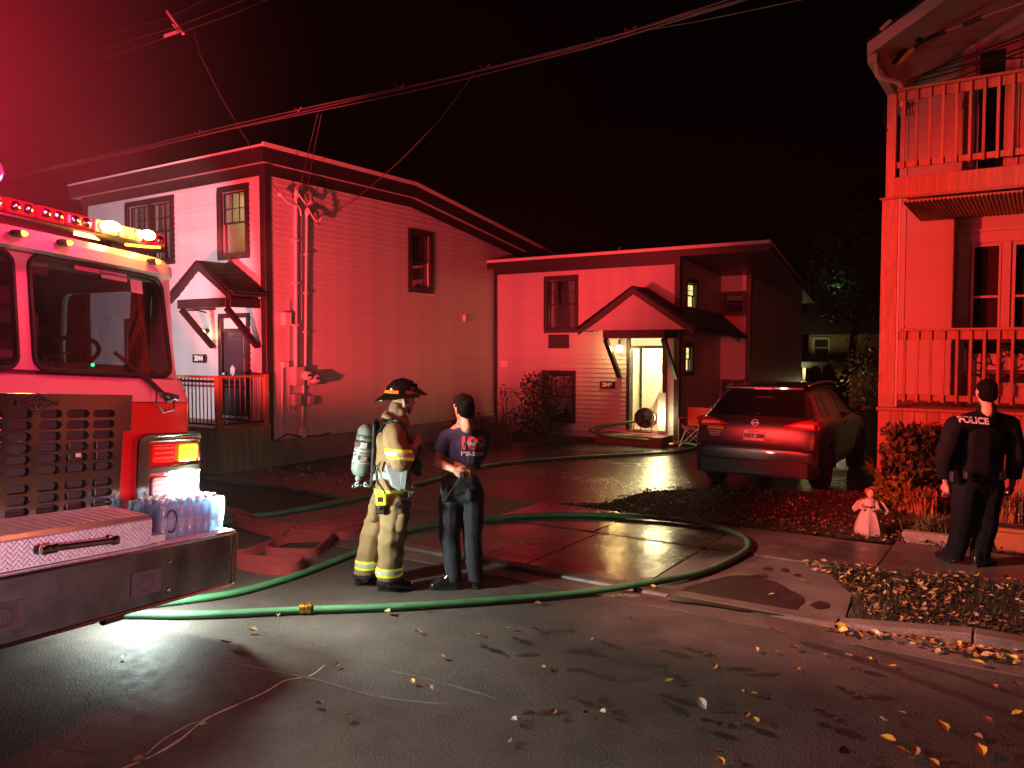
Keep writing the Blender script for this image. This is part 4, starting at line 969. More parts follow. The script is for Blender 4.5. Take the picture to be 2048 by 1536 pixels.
# cab sides with door windows, back, roof and brow
for s in (-1, 1):
    o_ = [(-.70, 1.90), (-4.3, 1.90), (-4.3, 2.70), (-.80, 2.70)]
    vs, fs = holes(o_[::-1], [rrect(-1.95, -.92, 1.98, 2.60, .08), rrect(-3.6, -2.35, 1.98, 2.60, .08)], .05)
    mb = MB(); mb.add([(x, s * 1.27 + z, y) for x, y, z in vs], fs); mb.obj("cab_side", m_wht, fe_)
    for a, b_ in ((-1.96, -.91), (-3.61, -2.34)): MB().box(a, b_, s * 1.27 - .004, s * 1.27 + .004, 1.97, 2.61).obj("door_glass", m_wsg, fe_)
MB().box(-4.3, -4.25, -1.24, 1.24, 1.90, 2.70).obj("cab_back", m_dark, fe_)
def brow(xf, r, hw, z0, z1, name, mat, inset=0.02):
    a, b_ = plan(xf, -4.3, hw, r, 8, .05), plan(xf - inset * 3, -4.3, hw - inset, r, 8, .05); n = len(a); zm = z0 + (z1 - z0) * .55
    mb = MB(); mb.add([(x, y, z0) for x, y in a] + [(x, y, zm) for x, y in a] + [(x, y, z1) for x, y in b_], [tuple(range(n)), tuple(range(3 * n - 1, 2 * n - 1, -1))] + [(k * n + i, k * n + (i + 1) % n, (k + 1) * n + (i + 1) % n, (k + 1) * n + i) for k in (0, 1) for i in range(n)])
    return mb.obj(name, mat, fe_, smooth=25)
brow(-.50, .30, 1.26, 2.675, 2.80, "roof_brow", m_wht)
m_amber = EMIT("amber_lit", (1, .40, .03), 9); m_amberhot = EMIT("amber_hot", (1, .62, .14), 40)
for y in (-.84, -.14, .16, .88):
    mk = MB().ball((-.475 - (.03 if abs(y) > .5 else 0), y, 2.745), .03, .055, .022).obj("marker_lamp", m_rub, fe_, smooth=True)
    MB().ball((-.458 - (.03 if abs(y) > .5 else 0), y + .018, 2.747), .025, .026, .017).obj("marker_lens", m_amber, mk, smooth=True)
# light bar
m_redlens = M("red_lens", (.45, .006, .012), .18, emit=(1, .01, .05), es=.35, coat=.5)
m_clearlens = M("lamp_lens_clear", (.65, .62, .62), .15, coat=.5)
lb = MB().box(-.98, -.66, -1.14, 1.14, 2.865, 2.90).obj("light_bar", m_black, fe_, bevel=.01)
for i in range(11):
    y0 = -1.14 + i * 2.28 / 11; lit = i in (8, 9); my = y0 + .104
    m_ = m_redlens if not lit else m_clearlens
    o = MB().box(-.97, -.665, y0 + .008, y0 + 2.28 / 11 - .008, 2.902, 2.995).obj("lens_module", m_, lb, bevel=.02, segs=2)
    for j in (0, 1): MB().lathe([(.035, 0), (.03, .012), (.012, .02)], (-.664, y0 + .06 + j * .085, 2.948), (1, 0, 0), 12).obj("lamp_reflector", m_chrome if not lit else m_clearlens, lb, smooth=True)
for y, w in ((.62, .075), (.93, .06)):
    MB().ball((-.62, y, 2.955), .03, w, .036).obj("flashing_lamp", m_amberhot, lb, smooth=True)
MB().prism([(.36, 2.845), (.55, 2.845), (.49, 2.872), (.36, 2.872)], 'x', -.66, -.64).obj("amber_strip", EMIT("amber_strip_lit", (1, .55, .16), 6), lb)
for y in (-.8, .72): MB().prism([(-.95, 2.80), (-.66, 2.80), (-.72, 2.864), (-.9, 2.864)], 'y', y - .03, y + .03).obj("bar_foot", m_black, lb)
MB().tube([(-.60, .72, 2.845), (-.58, .86, 2.855), (-.58, 1.0, 2.875)], .010, 6).obj("bar_strut", m_amber, lb)
bcn = MB().lathe([(.02, -.03), (.085, -.03), (.10, 0), (.09, .03), (.07, .035)], (-.55, -.30, 3.10), (1, 0, 0), 20).obj("beacon", m_chrome, fe_, smooth=True)
MB().lathe([(.07, .0), (.068, .045), (.04, .07), (.01, .075)], (-.55, -.30, 3.10), (1, 0, 0), 18).obj("beacon_lens", EMIT("beacon_lit", (1, .02, .10), 2.2), bcn, smooth=True)
MB().cyl((-.57, -.30, 2.80), (-.57, -.30, 3.0), .025).obj("beacon_stem", m_chrome, bcn)
# grille
gp = [(-.70, 1.78), (-.695, 1.54), (-.635, 1.53), (-.615, .88), (.615, .88), (.635, 1.53), (.695, 1.54), (.70, 1.78)]
slots = []
for k in range(11):
    zt_ = 1.684 - k * .0705 - (.035 if k > 5 else 0); zb_ = zt_ - .055
    if zb_ < .89: continue
    for y0, y1 in ((.020, .176), (.204, .371), (.396, .566)):
        for s in (1, -1):
            a, b_ = (y0, y1) if s > 0 else (-y1, -y0); sh = (.05 - .0 * k) * 0
            slots.append(rrect(a, b_, zb_, zt_, .0265, 3))
vs, fs = holes(gp[::-1], slots, .014, .002)
mb = MB(); mb.add([(-.462 + z, x, y) for x, y, z in vs], fs); gr = mb.obj("grille", m_chrome, fe_)
MB().box(-.4985, -.4965, -.60, .60, .89, 1.72).obj("slot_shade_plate", m_rub, gr)  # black plate stands for the dark depth behind the slots
for z in (.93, 1.05, 1.16): MB().cyl((-.485, -.58, z + .01), (-.485, .58, z + .01), .008, n=6).obj("radiator_pipe", m_chrome, gr)
for y in (.25, .45): MB().cyl((-.483, y, .9), (-.483, y, 1.50), .006, n=6).obj("radiator_pipe", m_chrome, gr)
MB().prism([(.295, 1.372), (.335, 1.372), (.335, 1.41), (.295, 1.41)], 'x', -.484, -.476).obj("tow_eye", m_clearlens, gr)
mb = MB(); q = [(0, 1.662), (.125, 1.724), (0, 1.786), (-.125, 1.724)]; mb.prism(q, 'x', -.452, -.444); em = mb.obj("emblem", m_rub, gr, bevel=.002)
vs, fs = holes([(y, z - 1.724) for y, z in q], [[(y * .88, (z - 1.724) * .88) for y, z in q]], .006); mb = MB(); mb.add([(-.442 + c, a, 1.724 + b_) for a, b_, c in vs], fs); mb.obj("emblem_rim", m_chrome, em)
MB().box(-.4445, -.439, -.135, .135, 1.710, 1.738).obj("emblem_bar", m_black, em)
TX = Matrix(((0, 0, 1, 0), (1, 0, 0, 0), (0, 1, 0, 0), (0, 0, 0, 1)))      # lettering facing +x, reading along +y
lettering("lettering", "SPARTAN", .034, m_chrome, em, Matrix.Translation((-.4375, 0, 1.724)) @ TX, .002, .001, 1.12)
for s in (1, -1): MB().tube([(-.44, -.02, 1.724 + s * .018), (-.44, .0, 1.724 + s * .040), (-.44, .022, 1.724 + s * .026)], .004, 5).obj("emblem_scroll", m_chrome, em)
# lamp bezels
m_lensred = M("lens_red_wet", (.55, .012, .012), .15, coat=.6, emit=(1, .02, .01), es=.25); m_lensamb = M("lens_amber", (.85, .36, .015), .2, coat=.5, emit=(1, .42, .02), es=.38)
m_head = EMIT("headlight_lit", (.95, 1, .86), 190)
for s in (1, -1):
    vs, fs = holes(rrect(.755, 1.385, 1.01, 1.50, .07), [rrect(.845, 1.352, 1.265, 1.455, .03), rrect(.85, 1.36, 1.035, 1.225, .03)], .06, .008)
    def BZ(y, z, d=0.0): return (-.475 + d - .55 * max(0, y - 1.22) ** 2 * 4, s * y, z)
    mb = MB(); mb.add([BZ(x, y, z) for x, y, z in vs], fs); bz = mb.obj("lamp_bezel", m_chrome, fe_, smooth=25)
    MB().add([BZ(y, z, -.026) for z in (1.02, 1.49) for y in (.77, .95, 1.1, 1.2, 1.3, 1.375)], [(i, i + 1, 7 + i, 6 + i) for i in range(5)]).obj("bezel_back", m_chrome, bz)
    for y0, y1, z0, z1, mt, nm in ((.885, 1.10, 1.295, 1.425, m_lensred, "warning_lamp"), (1.118, 1.335, 1.292, 1.425, m_lensamb, "turn_signal"), (.895, 1.10, 1.055, 1.19, m_clearlens, "headlight"), (1.112, 1.345, 1.055, 1.20, m_head, "headlight")):
        mb = MB(); r_ = rrect(y0, y1, z0, z1, .025, 3); mb.prism(r_, 'x', 0, .03); mb.v = [BZ(y, z, -.022 + x * 1.5) for x, y, z in mb.v]; o = mb.obj(nm, mt, bz, bevel=.006)
        if mt in (m_lensred, m_clearlens):
            for k in range(3): MB().add([BZ(y0 + .02, z0 + .03 + k * .035, .026), BZ(y1 - .02, z0 + .03 + k * .035, .026), BZ(y1 - .02, z0 + .042 + k * .035, .03), BZ(y0 + .02, z0 + .042 + k * .035, .03)], [(0, 1, 2, 3)]).obj("lens_rib", m_clearlens if mt is m_clearlens else m_lensred, bz)
# bumper
def bplan(x0, xb, hw, r): return plan(x0, xb, hw, r, 6)
vs = bplan(0, -.55, 1.29, .09)
MB().prism(vs, 'z', .425, .795).obj("bumper", m_bump, fe_, smooth=30)
for z, r_ in ((.425, .013), (.795, .013)): MB().tube([(x, y, z) for x, y in bplan(.004, -.55, 1.294, .09)], r_, 8).obj("bumper_edge", m_chrome, fe_, smooth=True)
MB().prism(bplan(-.012, -.55, 1.275, .08), 'z', .80, .812).obj("bumper_deck", m_tread, fe_)
MB().cyl((-.004, 1.262, .43), (-.004, 1.262, .79), .012).obj("bumper_edge", m_chrome, fe_)
def loz(mb, o, e1, e2, nn, L, Wd, step):
    """raised lozenges of tread plate over the parallelogram o + s e1 + t e2"""
    o, e1, e2, nn = Vector(o), Vector(e1), Vector(e2), Vector(nn).normalized(); a, b_ = e1.length, e2.length; u, w = e1.normalized(), e2.normalized()
    i = 0; y = step * .5
    while y < b_ - step * .3:
        x = step * (.5 if i % 2 else 1.0); j = i
        while x < a - step * .3:
            t = R(45) if (int(round(x / step * 2)) + i) % 4 < 2 else R(-45)
            t = R(45) if (j % 2) else R(-45)
            d = u * math.cos(t) + w * math.sin(t); p_ = d.cross(nn); c = o + u * x + w * y
            mb.add([c - d * L, c + p_ * Wd, c + d * L, c - p_ * Wd, c + nn * .005 - d * L * .5, c + nn * .005 + d * L * .5], [(0, 1, 5, 4), (1, 2, 5), (2, 3, 4, 5), (3, 0, 4)])
            x += step; j += 1
        y += step * .5; i += 1
bxp = [(-.02, .815), (-.02, .985), (-.055, 1.01), (-.44, 1.04), (-.44, .815)]
tb = MB().prism(bxp, 'y', -.535, .52).obj("hose_tray_box", m_tread, fe_, bevel=.006)
mb = MB(); loz(mb, (-.02, -.53, .82), (0, 1.04, 0), (0, 0, .165), (1, 0, 0), .0165, .0042, .031)
loz(mb, (-.06, -.53, 1.0095), (0, 1.04, 0), (-.37, 0, .029), (0, 0, 1), .0165, .0042, .031); o = mb.obj("tread_pattern", m_tread, tb); o['kind'] = 'stuff'
mb = MB(); loz(mb, (-.02, .56, .812), (0, .68, 0), (-.42, 0, 0), (0, 0, 1), .0165, .0042, .031); o = mb.obj("tread_pattern", m_tread, fe_); o['kind'] = 'stuff'
hd = MB().cyl((.035, -.21, .915), (.035, .17, .90), .020, n=14).obj("grab_handle", m_chrome, tb, smooth=True)
for y, z in ((-.26, .915), (-.215, .915), (.19, .90)): MB().lathe([(.016, -.028), (.028, -.02), (.03, 0), (.028, .02), (.016, .028)], (.033, y, z), (0, 1, 0), 14).obj("handle_end", m_chrome, hd, smooth=True)
for y in (-.235, .19): MB().box(-.018, .02, y - .015, y + .015, .895, .925).obj("handle_mount", m_black, hd)
MB().box(-.30, -.05, .53, .66, .815, .87).obj("latch_block", m_tread, fe_, bevel=.005)
for yc in (.465, -.465):
    o = MB().prism(rrect(yc - .117, yc + .117, .507, .66, .012), 'x', -.002, .007).obj("siren_grille", m_siren, fe_, bevel=.002)
    mb = MB()
    for i in range(7):
        for j in range(7):
            y, z = yc - .07 + i * .0235, .526 + j * .0195; mb.ball((.008, y, z), .004, .006, .006, 6, 4)
    for k in range(24): mb.ball((.009, yc + .052 * math.cos(k * .262), .584 + .05 * math.sin(k * .262)), .005, .005, .005, 6, 4)
    q_ = mb.obj("grille_studs", m_siren, o); q_['kind'] = 'stuff'
for y in (-.647, .647):
    for z in (.498, .684): MB().ball((.002, y, z), .012, .019, .019).obj("bumper_bolt", m_chrome, fe_, smooth=True)
mb = MB().cyl((-.06, .20, .40), (-.06, .33, .40), .035); o = mb.obj("tow_hook", m_black, fe_, smooth=True); MB().cyl((-.06, .17, .415), (-.06, .37, .415), .018).obj("hook_pin", m_black, o)
MB().cyl((-.85, 1.17, .52), (-.85, 1.17, .49), .045).obj("ground_light", EMIT("ground_light_lit", (.85, 1, .95), 12), fe_)
# wipers
for s in (1, -1):
    wp = MB().bar((-.48, s * 1.04, 1.765), (-.535, s * .86, 1.93), .022, .016).obj("wiper", m_rub, fe_); MB().bar((-.50, s * .98, 1.81), (-.60, s * .66, 2.08), .014, .022).obj("wiper_arm", m_rub, wp)
    MB().lathe([(.03, -.02), (.035, 0), (.02, .03)], (-.485, s * 1.05, 1.765), (1, 0, .2), 10).obj("wiper_pivot", m_rub, wp); MB().bar((-.47, s * .99, 1.79), (-.47, s * 1.12, 1.765), .03, .04).obj("wiper_motor_cap", m_rub, wp, bevel=.008)
    MB().tube([(-.47, s * .92, 1.86), (-.45, s * .90, 1.74), (-.45, s * .97, 1.66), (-.45, s * 1.06, 1.68), (-.47, s * 1.08, 1.74)], .006, 6).obj("washer_hose", m_rub, wp, smooth=True)
# stickers at the head of the glass
m_stk = M("sticker_pink", (.55, .50, .50), .6)
for y0, y1, t0, t1 in ((.40, .60, .90, .955), (.61, .83, .915, .945), (.61, .83, .865, .90), (.86, .98, .78, .90)):
    MB().add([WS(y0, t0, .006), WS(y1, t0, .006), WS(y1, t1, .006), WS(y0, t1, .006)], [(0, 1, 2, 3)]).obj("sticker", m_stk, wsf)
# interior
m_seat = M("seat_grey", (.16, .16, .17), .8); m_int = M("dash_black", (.03, .028, .03), .7)
MB().prism([(-.70, 1.902), (-1.05, 1.902), (-1.05, 1.98), (-.85, 2.0)], 'y', -1.2, 1.2).obj("dashboard", m_int, fe_, bevel=.02)
ring = [(-1.12 + .20 * math.cos(t) * .45, .72 + .22 * math.sin(t), 2.08 + .20 * math.cos(t) * .55 + 0) for t in [i * .2618 for i in range(25)]]
stw = MB().tube(ring, .017, 8, cap=False).obj("steering_wheel", m_rub, fe_, smooth=True)
for t in (0, 2.1, 4.2): MB().bar((-1.12, .72, 2.08), (-1.12 + .09 * math.cos(t), .72 + .21 * math.sin(t), 2.08 + .11 * math.cos(t)), .03, .015).obj("wheel_spoke", m_rub, stw)
for y in (.72, -.72):
    st = MB().box(-1.95, -1.80, y - .24, y + .24, 1.905, 2.42).obj("seat", m_seat, fe_, bevel=.03); MB().box(-1.93, -1.82, y - .13, y + .13, 2.43, 2.62).obj("head_rest", m_seat, st, bevel=.03)
MB().box(-1.12, -1.08, .06, .36, 2.03, 2.25).obj("terminal_screen", m_int, fe_, bevel=.01)
MB().box(-1.0, -.90, -.05, .30, 2.0, 2.06).obj("radio_unit", m_seat, fe_, bevel=.01)
MB().ball((-.76, .62, 1.985), .012).obj("dash_light", EMIT("green_led", (.05, 1, .35), 3), fe_)
MB().box(-.86, -.80, .06, .30, 2.56, 2.66).obj("overhead_console", m_seat, fe_, bevel=.015)
MB().tube([(-.84, 1.10, 2.62), (-.82, 1.14, 2.45), (-.84, 1.05, 2.40), (-.86, 1.12, 2.2)], .012, 6).obj("coiled_cord", m_rub, fe_, smooth=True)
MB().box(-.98, -.90, 1.10, 1.22, 1.95, 2.6).obj("grab_bar", m_int, fe_)
# body behind the cab and wheels
MB().box(-12.0, -4.4, -1.25, 1.25, .75, 2.55).obj("pump_body", m_red, fe_, bevel=.02)
for x in (-2.2, -9.6):
    for s in (1, -1):
        g = .02 if s > 0 else .15
        mb = MB().lathe([(.2, -.14), (.46, -.14), (.5, -.10), (.5, .10), (.46, .14), (.2, .14)], (x, s * 1.12, .5), (0, 1, 0), 28); w_ = mb.obj("wheel", m_rub, fe_, smooth=True)
        MB().lathe([(.05, -.02), (.26, -.02), (.28, .03), (.05, .06)], (x, s * 1.25, .5), (0, s, 0), 20).obj("rim", m_chrome, w_, smooth=True)
MB().box(-11.8, -.9, -.5, .5, .5, .75).obj("chassis", m_black, fe_)
MB().ball(TWL if False else (-4.1, 1.30, 1.55), .05, .03, .05).obj("side_warning_lamp", EMIT("side_lit", (1, .02, .03), 6), fe_)

# ------------------------------------------------ bottled water on the bumper deck
m_bottle = TRANSL("water_blue", (.62, .84, 1.0)); m_cap = M("cap_white", (.85, .88, .92), .4); m_lab = TRANSL("label_pale", (.95, .98, 1.0))
wp_ = thing("water_bottle_pack", "shrink wrapped pack of blue water bottles standing on the steel bumper", "water bottles", (0, 0, 0), frame='own'); wp_.matrix_world = fe_.matrix_world @ Matrix.Translation((-.23, .92, .818))
bz_, cz_, lz_ = None, None, None
for i in range(4):
    for j in range(7):
        x, y = -.105 + i * .07, -.235 + j * .078
        if bz_ is None:
            b_ = MB().lathe([(.030, 0), (.036, .01), (.036, .06), (.034, .065), (.034, .13), (.036, .135), (.036, .17), (.028, .21), (.014, .235), (.013, .25)], (0, 0, 0), (0, 0, 1), 12).obj("bottle", m_bottle, wp_, smooth=True)
            c_ = MB().lathe([(.016, .243), (.016, .262), (.014, .265)], (0, 0, 0), (0, 0, 1), 10).obj("cap", m_cap, b_, smooth=True)
            l_ = MB().lathe([(.0355, .068), (.0355, .128)], (0, 0, 0), (0, 0, 1), 12, cap=False).obj("bottle_label", m_lab, b_, smooth=True)
            bz_, cz_, lz_ = b_, c_, l_; b_.location = (x, y, 0)
        else:
            b_ = bz_.copy(); COL.objects.link(b_); b_.location = (x, y, 0)
            for q_ in (cz_, lz_): c_ = q_.copy(); COL.objects.link(c_); c_.parent = b_
# clear film drawn over the tops and round the sides
nx, ny = 17, 29; vs = []
for i in range(nx):
    for j in range(ny):
        x, y = -.155 + .31 * i / (nx - 1), -.285 + .57 * j / (ny - 1); e = min(.155 - abs(x), .285 - abs(y))
        z = .262 - .022 * abs(math.sin((x + .105) / .07 * math.pi)) * abs(math.sin((y + .235) / .078 * math.pi)) + .006 * noise.noise(Vector((x * 30, y * 30, 0)))
        z -= max(0, .035 - e) ** 2 * 22; vs.append((x, y, z))
f1 = MB().add(vs, [(i * ny + j, i * ny + j + 1, (i + 1) * ny + j + 1, (i + 1) * ny + j) for i in range(nx - 1) for j in range(ny - 1)])
per = [(-.155 + .31 * i / 12, -.287) for i in range(12)] + [(.157, -.285 + .57 * j / 24) for j in range(24)] + [(.155 - .31 * i / 12, .287) for i in range(12)] + [(-.157, .285 - .57 * j / 24) for j in range(24)]
vs = []
for k in range(6):
    for i, (x, y) in enumerate(per):
        w_ = 1 + .02 * math.sin(i * 1.7 + k) + .012 * noise.noise(Vector((x * 20, y * 20, k * 3.))); vs.append((x * w_, y * w_, .245 * k / 5))
n = len(per); f1.add(vs, [(k * n + i, k * n + (i + 1) % n, (k + 1) * n + (i + 1) % n, (k + 1) * n + i) for k in range(5) for i in range(n)])
m_film = TRANSL("shrink_film", (.80, .92, 1.0), .80); f1.obj("shrink_film", m_film, wp_, smooth=True)
ring = [(.162, -.20 + .045 * math.cos(t), .12 + .075 * math.sin(t)) for t in [i * .35 for i in range(-6, 9)]]
MB().tube(ring, .007, 6).obj("carry_strap", m_black, wp_, smooth=True)

# ================================================================== PEOPLE
from mathutils.bvhtree import BVHTree
def hull(mb, sph):
    """convex hull of spheres [(point, radius)]"""
    bm = bmesh.new()
    for p, r in sph:
        m = Matrix.Translation(Vector(p)) @ (Matrix.Diagonal((*r, 1)) if isinstance(r, (tuple, list)) else Matrix.Scale(r, 4))
        bmesh.ops.create_icosphere(bm, subdivisions=2, radius=1, matrix=m)
    g = bmesh.ops.convex_hull(bm, input=bm.verts)
    kill = {e for k in ('geom_interior', 'geom_unused') for e in g[k] if isinstance(e, bmesh.types.BMVert) and e.is_valid}
    bmesh.ops.delete(bm, geom=list(kill), context='VERTS')
    bm.verts.index_update(); mb.add([tuple(v.co) for v in bm.verts], [tuple(v.index for v in f.verts) for f in bm.faces]); bm.free()
resting(True)
def blob(parts, voxel, smooth=4, wr=0, wf=(9, 9, 16), seed=0, cut=None):
    mb = MB()
    for s in parts: hull(mb, s)
    me = bpy.data.meshes.new("blob"); me.from_pydata(mb.v, [], mb.f)
    o = bpy.data.objects.new("blob", me); SC.collection.objects.link(o)
    m = o.modifiers.new("r", 'REMESH'); m.mode = 'VOXEL'; m.voxel_size = voxel
    s = o.modifiers.new("s", 'SMOOTH'); s.factor = .5; s.iterations = smooth
    dg = bpy.context.evaluated_depsgraph_get(); r = bpy.data.meshes.new_from_object(o.evaluated_get(dg))
    bpy.data.objects.remove(o); bpy.data.meshes.remove(me)
    if wr:
        off = Vector((seed * 3.7, seed * 1.3, seed * 5.1))
        nrm = [v.normal.copy() for v in r.vertices]; cos = []
        for v in r.vertices:
            p = Vector((v.co.x * wf[0], v.co.y * wf[1], v.co.z * wf[2])) + off
            q = Vector((v.co.x * wf[0] * .5 + v.co.z * 4, v.co.y * wf[1] * .5, v.co.z * wf[2] * .45)) + off
            cos += list(v.co + nrm[v.index] * wr * (noise.noise(p) * .55 + (1 - 2.4 * abs(noise.noise(q))) * .6))
        r.vertices.foreach_set('co', cos); r.update()
    if cut:
        bm = bmesh.new(); bm.from_mesh(r)
        for co, no in cut:
            bmesh.ops.bisect_plane(bm, geom=bm.verts[:] + bm.edges[:] + bm.faces[:], plane_co=co, plane_no=no, clear_outer=True)
        bm.to_mesh(r); bm.free()
    r.shade_smooth(); r.materials.clear()
    return r
def band(me, co, no, lo, hi, off=.006, pred=None, more=()):
    """strip of a garment between two parallel planes, lifted off the cloth"""
    bm = bmesh.new(); bm.from_mesh(me); no = Vector(no).normalized(); co = Vector(co)
    if pred: bmesh.ops.delete(bm, geom=[f for f in bm.faces if not pred(f.calc_center_median())], context='FACES')
    for c, n in [(co + no * hi, no), (co + no * lo, -no)] + list(more):
        bmesh.ops.bisect_plane(bm, geom=bm.verts[:] + bm.edges[:] + bm.faces[:], plane_co=c, plane_no=n, clear_outer=True)
    bm.normal_update()
    for v in bm.verts: v.co += v.normal * off
    r = bpy.data.meshes.new("band"); bm.to_mesh(r); bm.free(); r.shade_smooth(); r.materials.clear(); return r
def put(name, me, mat, parent, base):
    me.transform(Matrix.Translation(-Vector(base))); return link(name, me, mat, parent)
def head(c, f, u=(0, 0, 1), s=1.0):
    c, f, u = Vector(c), Vector(f).normalized(), Vector(u).normalized(); f = (f - u * f.dot(u)).normalized(); r = f.cross(u)
    P = lambda a, b, d: c + (f * a + r * b + u * d) * s
    L = [[(P(.022, 0, .03), .074 * s), (P(-.028, 0, .028), .078 * s), (P(0, .012, .04), .07 * s), (P(0, -.012, .04), .07 * s)],
         [(P(.03, 0, .01), .066 * s), (P(.045, 0, -.045), .048 * s), (P(.062, 0, -.088), .026 * s), (P(.0, .042, -.058), .026 * s), (P(.0, -.042, -.058), .026 * s)],
         [(P(.085, 0, .018), .012 * s), (P(.108, 0, -.022), .011 * s), (P(.088, .012, -.03), .010 * s), (P(.088, -.012, -.03), .010 * s)],
         [(P(.084, .014, -.055), .012 * s), (P(.084, -.014, -.055), .012 * s), (P(.09, 0, -.056), .012 * s)], [(P(.074, .04, .022), .016 * s), (P(.074, -.04, .022), .016 * s), (P(.088, 0, .024), .014 * s)],
         [(P(-.02, 0, -.05), .052 * s), (P(-.045, 0, -.17), .060 * s)]]
    for q in (-1, 1): L.append([(P(-.005, q * .078, .018), .011 * s), (P(-.018, q * .086, .012), .010 * s), (P(-.006, q * .077, -.03), .009 * s)])
    return L, P
def limb(a, b, ra, rb): return [(a, ra), (b, rb)]
def hand(w, d, n, th, curl=.5, s=1.0):
    """w wrist, d direction of the palm, n back-of-hand normal, th direction of the thumb side"""
    w, d, n = Vector(w), Vector(d).normalized(), Vector(n).normalized(); n = (n - d * n.dot(d)).normalized(); t = d.cross(n)
    if t.dot(Vector(th)) < 0: t = -t
    L = [[(w, .026 * s), (w + d * .045 * s + t * .022 * s, .019 * s), (w + d * .045 * s - t * .022 * s, .018 * s), (w + d * .088 * s + t * .026 * s, .013 * s), (w + d * .080 * s - t * .030 * s, .012 * s)]]
    for k, (o, ln) in enumerate(((.030, .072), (.010, .082), (-.010, .076), (-.029, .060))):
        p = w + d * (.086 - .004 * abs(k - 1)) * s + t * o * s; a = R(18 + 50 * curl * (1 + .12 * k)); dd = d
        r0 = .0105 * s
        for j, f in enumerate((.44, .31, .25)):
            dd = (d * math.cos(a * (j + 1) * .72) - n * math.sin(a * (j + 1) * .72)).normalized(); q = p + (dd + t * o * 2.0) * ln * f * s
            L.append([(p, r0), (q, r0 * .93)]); p = q; r0 *= .93
    p = w + d * .028 * s + t * .026 * s; q = p + (d * .6 + t * .75 - n * .35).normalized() * .042 * s; q2 = q + (d * .9 + t * .15 - n * .4).normalized() * .034 * s
    L += [[(p, .015 * s), (q, .0125 * s)], [(q, .0125 * s), (q2, .0105 * s)]]
    return L
def boot(heel, toe, ank, s=1.0, top=.16):
    h, t, a = Vector(heel), Vector(toe), Vector(ank); d = (t - h); d.z = 0; d.normalize(); sd = Vector((-d.y, d.x, 0))
    return [[(h + Vector((0, 0, .035)), .036 * s), (h + Vector((0, 0, .075)), .038 * s), (t - d * .04 + sd * .012 + Vector((0, 0, .032)), .033 * s), (t - d * .04 - sd * .015 + Vector((0, 0, .032)), .033 * s), (h + d * .13 + Vector((0, 0, .07)), .042 * s)],
            [(h + Vector((0, 0, .07)), .040 * s), (h + d * .09 + Vector((0, 0, .08)), .042 * s), (a + Vector((0, 0, top - .08)), .050 * s)]]
def sole(name, heel, toe, mat, parent, base, w=.045):
    h, t = Vector(heel), Vector(toe); d = (t - h); d.z = 0; d.normalize(); sd = Vector((-d.y, d.x, 0)); h0 = h - d * .042; t0 = t + d * .0
    pts = []
    for k in range(13):
        f = k / 12; pts.append(h0.lerp(t0, f) + sd * w * (.80 + .25 * math.sin(f * 3.1)) * (1 if f < .9 else .62) * (1 if f > .05 else .7))
    for k in range(13):
        f = 1 - k / 12; pts.append(h0.lerp(t0, f) - sd * w * (.80 + .25 * math.sin(f * 3.1)) * (1 if f < .9 else .62) * (1 if f > .05 else .7))
    mb = MB(); n = len(pts); z0 = h.z
    mb.add([(p.x, p.y, z0 + .001) for p in pts] + [(p.x, p.y, z0 + .026) for p in pts], [tuple(range(n)), tuple(range(2 * n - 1, n - 1, -1))] + [(i, (i + 1) % n, n + (i + 1) % n, n + i) for i in range(n)])
    return mb.obj(name, mat, parent, base=base, smooth=30)
def project(name, body, size, mat, parent, base, me_cloth, c, right, up, depth_dir, bold=0, space=1.0, off=.004):
    """flat print laid on a garment"""
    bvh = BVHTree.FromPolygons([v.co for v in me_cloth.vertices], [tuple(p.vertices) for p in me_cloth.polygons])
    t = textmesh(body, size, 0, bold, space) if isinstance(body, str) else body
    bm = bmesh.new(); bm.from_mesh(t); bmesh.ops.triangulate(bm, faces=bm.faces); bmesh.ops.subdivide_edges(bm, edges=bm.edges, cuts=2); bm.to_mesh(t); bm.free()
    c, right, up, dd = Vector(c), Vector(right).normalized(), Vector(up).normalized(), Vector(depth_dir).normalized()
    for v in t.vertices:
        p = c + right * v.co.x + up * v.co.y; h = bvh.ray_cast(p - dd * .6, dd)
        v.co = (h[0] - dd * off) if h[0] is not None else p
    t.materials.clear(); return put(name, t, mat, parent, base)

m_skin = M("skin", (.52, .30, .21), .5, var=.06, scale=30, spec=.4)
m_hair = M("dark_hair", (.006, .005, .0045), .95, var=.4, scale=60, bump=1.0, bscale=90, spec=.05, stretch=(2.2, 2.2, .7))
m_turn = M("turnout_tan", (.27, .185, .085), .85, var=.12, scale=9, bump=.35, bscale=70, dirt=.2)
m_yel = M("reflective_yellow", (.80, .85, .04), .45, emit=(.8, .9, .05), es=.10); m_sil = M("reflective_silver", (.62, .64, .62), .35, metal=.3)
m_navy = M("navy_shirt", (.020, .030, .105), .85, var=.15, scale=12, bump=.3, bscale=160)
m_navyp = M("navy_trousers", (.020, .024, .038), .8, var=.15, scale=12, bump=.3, bscale=160)
m_pol = M("police_black", (.0035, .0035, .0055), .85, spec=.2, var=.2, bump=.25, bscale=140)
m_polp = M("police_trousers", (.0055, .0055, .009), .85, spec=.2, var=.2, bump=.25, bscale=140)
m_boot = M("boot_leather", (.012, .011, .011), .22, var=.2, coat=.4)
m_helm = M("helmet_black", (.012, .010, .010), .18, coat=.8)
m_org = M("orange_band", (.85, .22, .02), .4)
m_strap = M("harness_black", (.016, .016, .018), .6)
m_gray = M("strap_grey", (.22, .26, .28), .6, var=.1)
m_tank = M("tank_grey_green", (.22, .30, .27), .25, coat=.6, var=.1)

